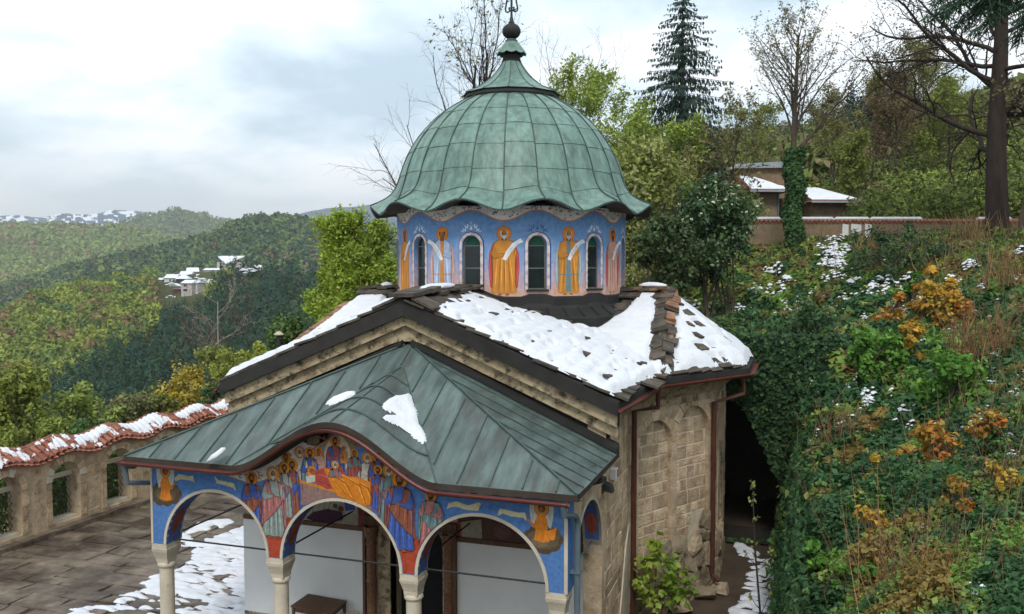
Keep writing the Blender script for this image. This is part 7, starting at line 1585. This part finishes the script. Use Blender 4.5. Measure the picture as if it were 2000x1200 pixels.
for k in range(3):
    lv = [(0, 0), (.16, -.05), (.42, .12), (.36, .22), (.62, .42), (.40, .48), (.36, .62), (.18, .60), (0, 1.0), (-.18, .60), (-.36, .62), (-.40, .48), (-.62, .42), (-.36, .22), (-.42, .12), (-.16, -.05)]
    V = [(x * .18, y * .18, -.06 * (abs(x) * .6 + y * y * .4)) for x, y in lv] + [(0, .07, .0)]; F = [(i, (i + 1) % 16, 16) for i in range(16)]
    me = bpy.data.meshes.new('leaf'); me.from_pydata(V, [], F); m_ = M('maple leaf %s' % 'abc'[k], [(.24, .34, .04), (.30, .38, .06), (.17, .27, .035)][k], .5, .2, 6, bump=0, rnd=.25, trans=.35); me.materials.append(m_); leafme.append(me)
mb = MB(); stems = []
for (px_, py_) in ((1283, 1052), (1258, 1090), (1310, 1078), (1330, 1100), (1245, 1130), (1345, 1130), (1300, 1120), (1265, 1150), (1325, 1150)):
    e_ = atD(px_, py_, float((np.array(b) - _c) @ _f) + R.uniform(-.4, .4)) - np.array([b[0], b[1], 0]); m_ = e_ * .5 + np.array([R.uniform(-.06, .06), R.uniform(-.06, .06), .05]); mb = MB(); mb.tube([np.array([0, 0, 0]), m_, e_], [.018, .011, .004], 5); o = mb.build('stem', MT['bark'], None); o.parent = t; stems.append((m_, e_))
for k in range(290):
    m_, e_ = stems[k % len(stems)]; f_ = NR.random() ** .6; p = m_ + (e_ - m_) * f_ + NR.normal(size=3) * np.array([.11, .11, .08]); o = bpy.data.objects.new('leaf', leafme[k % 3]); COL.objects.link(o); o.parent = t; o.location = p; o.rotation_euler = (NR.normal() * .5 - .5, NR.normal() * .4, NR.uniform(0, 6.3)); sc_ = NR.uniform(.65, 1.15); o.scale = (sc_, sc_, sc_)
# undergrowth and trees closing the gap between the bank and the hill
X_, Y_, Z_, s__, d__, px__ = bank(1300, 1180, 2100, 46, 78)
k = (landz(X_, Y_, False) > 2) & ~((px__ > 1440) & (px__ < 1690) & (d__ < 60)); X_, Y_, Z_ = X_[k], Y_[k], Z_[k]
zn = fbm(X_ * .12, Y_ * .12, 140); cols = pick(len(X_), np.stack([1 + 0 * zn, np.clip(zn * 3 - 1.2, .02, 2), np.clip(1.6 - zn * 3, .02, 2)], 1), [(.060, .080, .026), (.100, .128, .032), (.080, .070, .038)])
crowns(np.stack([X_, Y_, Z_ - .3], 1), NR.uniform(.7, 2.0, len(X_)), cols, 150, 'round', .07, 'scrub_wood', 'spring scrub and small trees between the long wall and the hill')
# ================================================================== BUILDINGS FARTHER OFF
def frame_at(px, D, z, yaw=0.0):
    """origin and axes of a house: ax to the right in the picture, ay away"""
    x, y = polar(np.array(float(px)), np.array(float(D))); a = YAW + yaw; return Vector((float(x), float(y), z)), Vector((math.cos(a), math.sin(a), 0)), Vector((-math.sin(a), math.cos(a), 0))
# boundary wall of the upper garden
D0 = 43.5; o, ax, ay = frame_at(1425, D0, 0); zt = zpx(431, D0); L = 640 / FPX * D0
bw = empty('garden_wall', tuple(o), 'long low brick wall with tiled coping above the bank', 'wall')
mb = MB(); P = [o, o + ax * L, o + ax * L + ay * .4, o + ay * .4]; mb.hexa([p + Vector((0, 0, zt - 3.2)) for p in P] + [p + Vector((0, 0, zt - .10)) for p in P]); mb.build('wall', MT['brick'], bw)
for (a, b) in ((235, 255), (262, 275), (218, 230)): mb = MB(); p0, p1 = o + ax * (a / FPX * D0) - ay * .012, o + ax * (b / FPX * D0) - ay * .012; mb.add([p0 + Vector((0, 0, zt - 1.15)), p1 + Vector((0, 0, zt - 1.0)), p1 + Vector((0, 0, zt - .22)), p0 + Vector((0, 0, zt - .16))], [(0, 1, 2, 3)]); mb.build('plaster_patch', MT['white'], bw)
mb = MB()
for k in range(int(L / .21)):
    p = o + ax * (k * .21 + .1); mb.tube([p - ay * .08 + Vector((0, 0, zt - .09)), p + ay * .2 + Vector((0, 0, zt + .03))], .075, 6); mb.tube([p + ay * .48 + Vector((0, 0, zt - .09)), p + ay * .2 + Vector((0, 0, zt + .03))], .075, 6)
q = mb.build('coping_tiles', MT['tile'], bw); q['kind'] = 'stuff'
mb = MB(); k = 0
while k < L - 3:
    w = R.uniform(.8, 3.2); z = zt + .09
    if R.random() < .85: mb.tube([o + ax * k + ay * .16 + Vector((0, 0, z - .04)), o + ax * (k + .1) + ay * .14 + Vector((0, 0, z)), o + ax * (k + w - .1) + ay * .14 + Vector((0, 0, z)), o + ax * (k + w) + ay * .16 + Vector((0, 0, z - .04))], [.03, .085, .085, .03], 7)
    k += w
tag(mb.build('coping_snow', MT['snow']), 'thin line of snow on the long garden wall', 'snow', None, 'stuff')
# brick house behind that wall
Dh = 54.0; o, ax, ay = frame_at(1440, Dh, 0, .06); u = lambda px: (px - 1440) / FPX * Dh; zz_ = lambda py: zpx(py, Dh)
hs = empty('brick_house', tuple(o), 'tan brick house with flat grey roof behind the ivy clad tree', 'house')
def bx(mb, x0, x1, y0, y1, z0, z1): P = [o + ax * x0 + ay * y0, o + ax * x1 + ay * y0, o + ax * x1 + ay * y1, o + ax * x0 + ay * y1]; mb.hexa([p + Vector((0, 0, z0)) for p in P] + [p + Vector((0, 0, z1)) for p in P])
def pr(*q): return o + ax * q[0] + ay * q[1] + Vector((0, 0, q[2]))
gz_ = zz_(470)
mb = MB(); bx(mb, u(1456), u(1578), 1.5, 7, gz_, zz_(325)); mb.build('wall', MT['brick'], hs)
mb = MB(); mb.hexa([pr(u(1444), 1.2, zz_(326)), pr(u(1584), 1.2, zz_(324)), pr(u(1584), 7.3, zz_(324)), pr(u(1444), 7.3, zz_(326)), pr(u(1452), 1.2, zz_(317)), pr(u(1580), 1.2, zz_(311)), pr(u(1580), 7.3, zz_(311)), pr(u(1452), 7.3, zz_(317))]); mb.build('flat_roof', MT['greysheet'], hs)
mb = MB(); bx(mb, u(1465), u(1514), -.6, 1.49, gz_, zz_(378)); mb.build('wall', MT['brick'], hs)
mb = MB(); bx(mb, u(1514), u(1582), .9, 1.48, gz_, zz_(386)); mb.build('dark_porch', MT['wood'], hs)
mb = MB(); bx(mb, u(1518), u(1534), .8, .88, gz_, zz_(388)); mb.build('door', MT['soffit'], hs)
mb = MB(); bx(mb, u(1582), u(1668), -.2, 5, gz_, zz_(396)); mb.build('wall', MT['brick'], hs)
mb = MB(); mb.hexa([pr(u(1452), -1.2, zz_(377)), pr(u(1536), -1.2, zz_(377)), pr(u(1536), 1.45, zz_(377)), pr(u(1452), 1.45, zz_(377)), pr(u(1452), -1.2, zz_(374)), pr(u(1536), -1.2, zz_(374)), pr(u(1480), 1.45, zz_(344)), pr(u(1452), 1.45, zz_(341))]); mb.build('roof', MT['tile'], hs)
mb = MB(); mb.hexa([pr(u(1574), -.8, zz_(396)), pr(u(1680), -.8, zz_(396)), pr(u(1680), 5.4, zz_(396)), pr(u(1574), 5.4, zz_(396)), pr(u(1576), -.8, zz_(393)), pr(u(1680), -.8, zz_(393)), pr(u(1622), 2.4, zz_(361)), pr(u(1576), 2.4, zz_(361))]); mb.build('roof', MT['tile'], hs)
mb = MB(); mb.tube([pr(u(1511), -.7, gz_), pr(u(1511), -.7, zz_(377))], .05, 6); mb.build('downpipe', MT['greypipe'], hs)
mb = MB(); bx(mb, u(1450), u(1536), -1.32, -1.22, zz_(379), zz_(375.5)); mb.build('gutter', MT['greysheet'], hs)
mb = MB(); bx(mb, u(1574), u(1681), -.92, -.82, zz_(398), zz_(394.5)); mb.build('gutter', MT['greysheet'], hs)
for k in range(4): mb = MB(); mb.tube([pr(u(1526) + k * .5, -.9 + k * .25, zz_(384)), pr(u(1545) + k * .5, .8, zz_(378))], .05, 5); mb.build('rafter', MT['wood'], hs)
def snowquad(a, b, c, d, lab, nx=40, ny=22, seed=1, lift=.05):
    a, b, c, d = [np.array(q) for q in (a, b, c, d)]; U, V = np.meshgrid(np.linspace(0, 1, nx), np.linspace(0, 1, ny), indexing='ij'); P = (a * (1 - U[..., None]) + b * U[..., None]) * (1 - V[..., None]) + (d * (1 - U[..., None]) + c * U[..., None]) * V[..., None]
    T = .10 * np.minimum(1, 6 * np.minimum.reduce([U, 1 - U, V, 1 - V]) + .1) - .22 * np.clip(fbm(U * 7, V * 9, seed) - .56, 0, 1); T = np.where(np.minimum.reduce([U, 1 - U, V, 1 - V]) <= 0, -.01, T); snow_mesh('house_snow', P[..., 0], P[..., 1], P[..., 2] + lift, T, lab)
snowquad(pr(u(1454), -1.15, zz_(374)), pr(u(1533), -1.15, zz_(374)), pr(u(1481), 1.4, zz_(344.5)), pr(u(1454), 1.4, zz_(341.5)), 'snow on the left lean-to roof of the brick house')
snowquad(pr(u(1577), -.75, zz_(393)), pr(u(1677), -.75, zz_(393)), pr(u(1622), 2.3, zz_(362)), pr(u(1577), 2.3, zz_(362)), 'snow on the right hipped roof of the brick house', seed=5)
# village on the far spur
def house(px0, px1, pyb, pye, pyr, D, label, dep=7., yaw=0., wall='plaster', roofk='gable', wins=(), snow=True):
    o, ax, ay = frame_at((px0 + px1) / 2, D, 0, yaw); w = (px1 - px0) / FPX * D / 2; zb, ze, zr = zpx(pyb, D), zpx(pye, D), zpx(pyr, D); t = empty('village_house', tuple(o + Vector((0, 0, zb))), label, 'house', 'snow roofed houses of the far village'); q = lambda a, b, c: o + ax * a + ay * b + Vector((0, 0, c))
    mb = MB(); mb.hexa([q(-w, 0, zb - 1.5), q(w, 0, zb - 1.5), q(w, dep, zb - 1.5), q(-w, dep, zb - 1.5), q(-w, 0, ze), q(w, 0, ze), q(w, dep, ze), q(-w, dep, ze)]); mb.build('wall', MT[wall], t)
    e_ = .35; mat = 'snow' if snow else 'tile'
    if roofk == 'gable':          # ridge runs across the view
        mb = MB(); mb.add([q(-w - e_, -e_, ze), q(w + e_, -e_, ze), q(w + e_, dep + e_, ze), q(-w - e_, dep + e_, ze), q(-w - e_ + .3, dep / 2, zr), q(w + e_ - .3, dep / 2, zr)], [(0, 1, 5, 4), (1, 2, 5), (2, 3, 4, 5), (3, 0, 4), (0, 3, 2, 1)])
    elif roofk == 'hip': mb = MB(); mb.add([q(-w - e_, -e_, ze), q(w + e_, -e_, ze), q(w + e_, dep + e_, ze), q(-w - e_, dep + e_, ze), q(-w * .35, dep / 2, zr), q(w * .35, dep / 2, zr)], [(0, 1, 5, 4), (1, 2, 5), (2, 3, 4, 5), (3, 0, 4), (0, 3, 2, 1)])
    elif roofk == 'vee':          # roof folded up at both ends over a sharp prow
        mb = MB(); mb.add([q(-w * 1.08, dep * .3, zr), q(w * .0 - .8, -2.2, ze - .6), q(w * 1.12, dep * .3, zr), q(w, dep, zr + .3), q(-w, dep, zr + .3), q(-w * 1.08, dep * .3, zr - .5), q(-.8, -2.2, ze - 1.1), q(w * 1.12, dep * .3, zr - .5)], [(0, 1, 2, 3, 4), (0, 5, 6, 1), (1, 6, 7, 2), (5, 7, 6)])
    mb.build('roof', MT[mat], t); mb = MB(); mb.hexa([q(-w - e_, -e_ - .02, ze - .22), q(w + e_, -e_ - .02, ze - .22), q(w + e_, dep + e_, ze - .22), q(-w - e_, dep + e_, ze - .22), q(-w - e_, -e_ - .02, ze - .02), q(w + e_, -e_ - .02, ze - .02), q(w + e_, dep + e_, ze - .02), q(-w - e_, dep + e_, ze - .02)]); mb.build('eaves', MT['soffit'], t) if roofk != 'vee' else None
    for (a, b, c, d) in wins:
        a, b = (a - (px0 + px1) / 2) / FPX * D, (b - (px0 + px1) / 2) / FPX * D; z0, z1 = zpx(d, D), zpx(c, D); mb = MB(); mb.hexa([q(a, -.06, z0), q(b, -.06, z0), q(b, .05, z0), q(a, .05, z0), q(a, -.06, z1), q(b, -.06, z1), q(b, .05, z1), q(a, .05, z1)]); mb.build('window', MT['glass'], t)
    return q, w, t
DV = 432.
house(352, 376, 573.5, 553.5, 547, DV - 42, 'front village house with grey walls and a snowy roof', 6.5, -.25, wins=((358, 361, 556, 560), (362, 365, 556, 560), (357, 366, 565, 569)))
house(377, 386, 573, 553, 549, DV - 40, 'narrow white annexe of the front village house', 5, -.25, 'white', wins=((378, 380, 564, 568),))
house(321, 345, 551, 543.5, 536, DV, 'leftmost full village house with a long snowy roof', 7, 0, 'white', wins=((331, 334, 546, 549), (338, 341, 546, 549)))
house(303, 316, 549, 547, 543, DV + 4, 'small snowy roof at the left end of the village', 6, 0)
house(344, 367, 552, 545, 537.5, DV - 12, 'dark walled village house behind the front one', 7, .1, 'soffit', 'hip')
house(352, 374, 542, 537, 530, DV + 8, 'yellow walled village house in the middle of the cluster', 8, .2, 'brick')
house(366, 388, 536, 531, 523, DV + 16, 'uppermost roof of the village cluster', 9, .35)
house(384, 397, 546, 541, 536, DV + 2, 'small snowy shed right of the village cluster', 5, .3, 'soffit')
house(398, 428, 533, 528, 524, DV + 14, 'long low snowy roof left of the modern house', 6, 0)
house(424, 471, 529, 512, 501, DV + 18, 'modern house with a white winged roof standing above the village', 9, -.05, 'plaster', 'vee', wins=((449, 460, 514, 519), (463, 469, 508, 511), (430, 433, 512, 522)))
house(494, 509, 526, 523, 518, DV + 10, 'small snowy roof right of the modern house', 6, .1, 'white')
for (a, b, c, d, lab) in ((339, 349, 561, 564.5, 'dark red shed left of the front village house'), (387, 396, 558, 561.5, 'red shed right of the front village house')):
    o, ax, ay = frame_at((a + b) / 2, DV - 30, 0); w = (b - a) / FPX * DV / 2; t = empty('red_shed', tuple(o + Vector((0, 0, zpx(d, DV)))), lab, 'shed'); mb = MB(); mb.hexa([o + ax * x + ay * y + Vector((0, 0, z)) for z in (zpx(d, DV) - 1, zpx(c, DV)) for x, y in ((-w, 0), (w, 0), (w, 3), (-w, 3))]); mb.build('wall', MT['redpaint'], t)
    mb = MB(); mb.hexa([o + ax * x + ay * y + Vector((0, 0, z)) for z in (zpx(c, DV) + .01, zpx(c, DV) + .35) for x, y in ((-w - .2, -.2), (w + .2, -.2), (w + .2, 3.2), (-w - .2, 3.2))]); mb.build('roof', MT['snow'], t)
V = []; F = []; parts = []
for (a, b, n, sx, sy) in ((345, 580, 26, 18, 4), (392, 572, 18, 10, 6), (395, 548, 22, 12, 5), (340, 557, 20, 10, 4), (330, 585, 14, 14, 4), (485, 528, 14, 16, 5), (375, 578, 14, 20, 3), (410, 552, 12, 10, 6)):
    for k in range(n):
        px_, py_ = a + NR.normal() * sx * .5, b + NR.normal() * sy * .5; p = atD(px_, py_, DV - 30 + NR.uniform(-8, 4)); r = NR.uniform(.3, 1.1); an = 2 * PI * np.arange(7) / 7; ring = np.stack([p[0] + r * 1.6 * np.cos(an), p[1] + r * 1.6 * np.sin(an), p[2] + 0 * an], 1); parts.append((np.concatenate([ring, [[p[0], p[1], p[2] + r * .5]]]), np.array([(i, (i + 1) % 7, 7) for i in range(7)]), np.ones((7, 3))))
V, F, c = merge(parts); tag(link('village_snow', np_mesh('village_snow', V, F, MT['snow'], smooth=True)), 'scraps of snow on the ground about the village', 'snow', None, 'stuff')
# dark post with a pale cap behind the gable end
p = atD(545, 690, 36); zt = zpx(655, 36); t = empty('vent_pipe', (p[0], p[1], zpx(720, 36)), 'dark pipe with a small pale cap behind the gable end', 'pipe'); mb = MB(); mb.tube([(p[0], p[1], zpx(760, 36)), (p[0], p[1], zt)], .10, 10); mb.build('pipe', MT['iron'], t); mb = MB(); mb.lathe([(.20, 0), (.20, .03), (.06, .14), (.0, .15)], (p[0], p[1], zt + .02), 12); mb.build('cap', MT['carved'], t)
# ------------------------------------------------------------------ air
def haze(dens):
    m = bpy.data.materials.new('haze air'); m.use_nodes = True; t = m.node_tree; t.nodes.remove(t.nodes['Principled BSDF']); v = t.nodes.new('ShaderNodeVolumePrincipled'); v.inputs['Color'].default_value = (.93, .965, 1, 1); v.inputs['Density'].default_value = dens; v.inputs['Anisotropy'].default_value = .2; t.links.new(v.outputs[0], t.nodes['Material Output'].inputs['Volume'])
    mb = MB(); mb.box((-9500, -9500, -120), (9500, 9500, 700)); o = mb.build('haze', MT['snow']); o.data.materials.clear(); o.data.materials.append(m); tag(o, 'thin blue air haze over the valley', 'haze', None, 'stuff')
haze(1.6e-4)
# ------------------------------------------------------------------
bpy.context.view_layer.update()
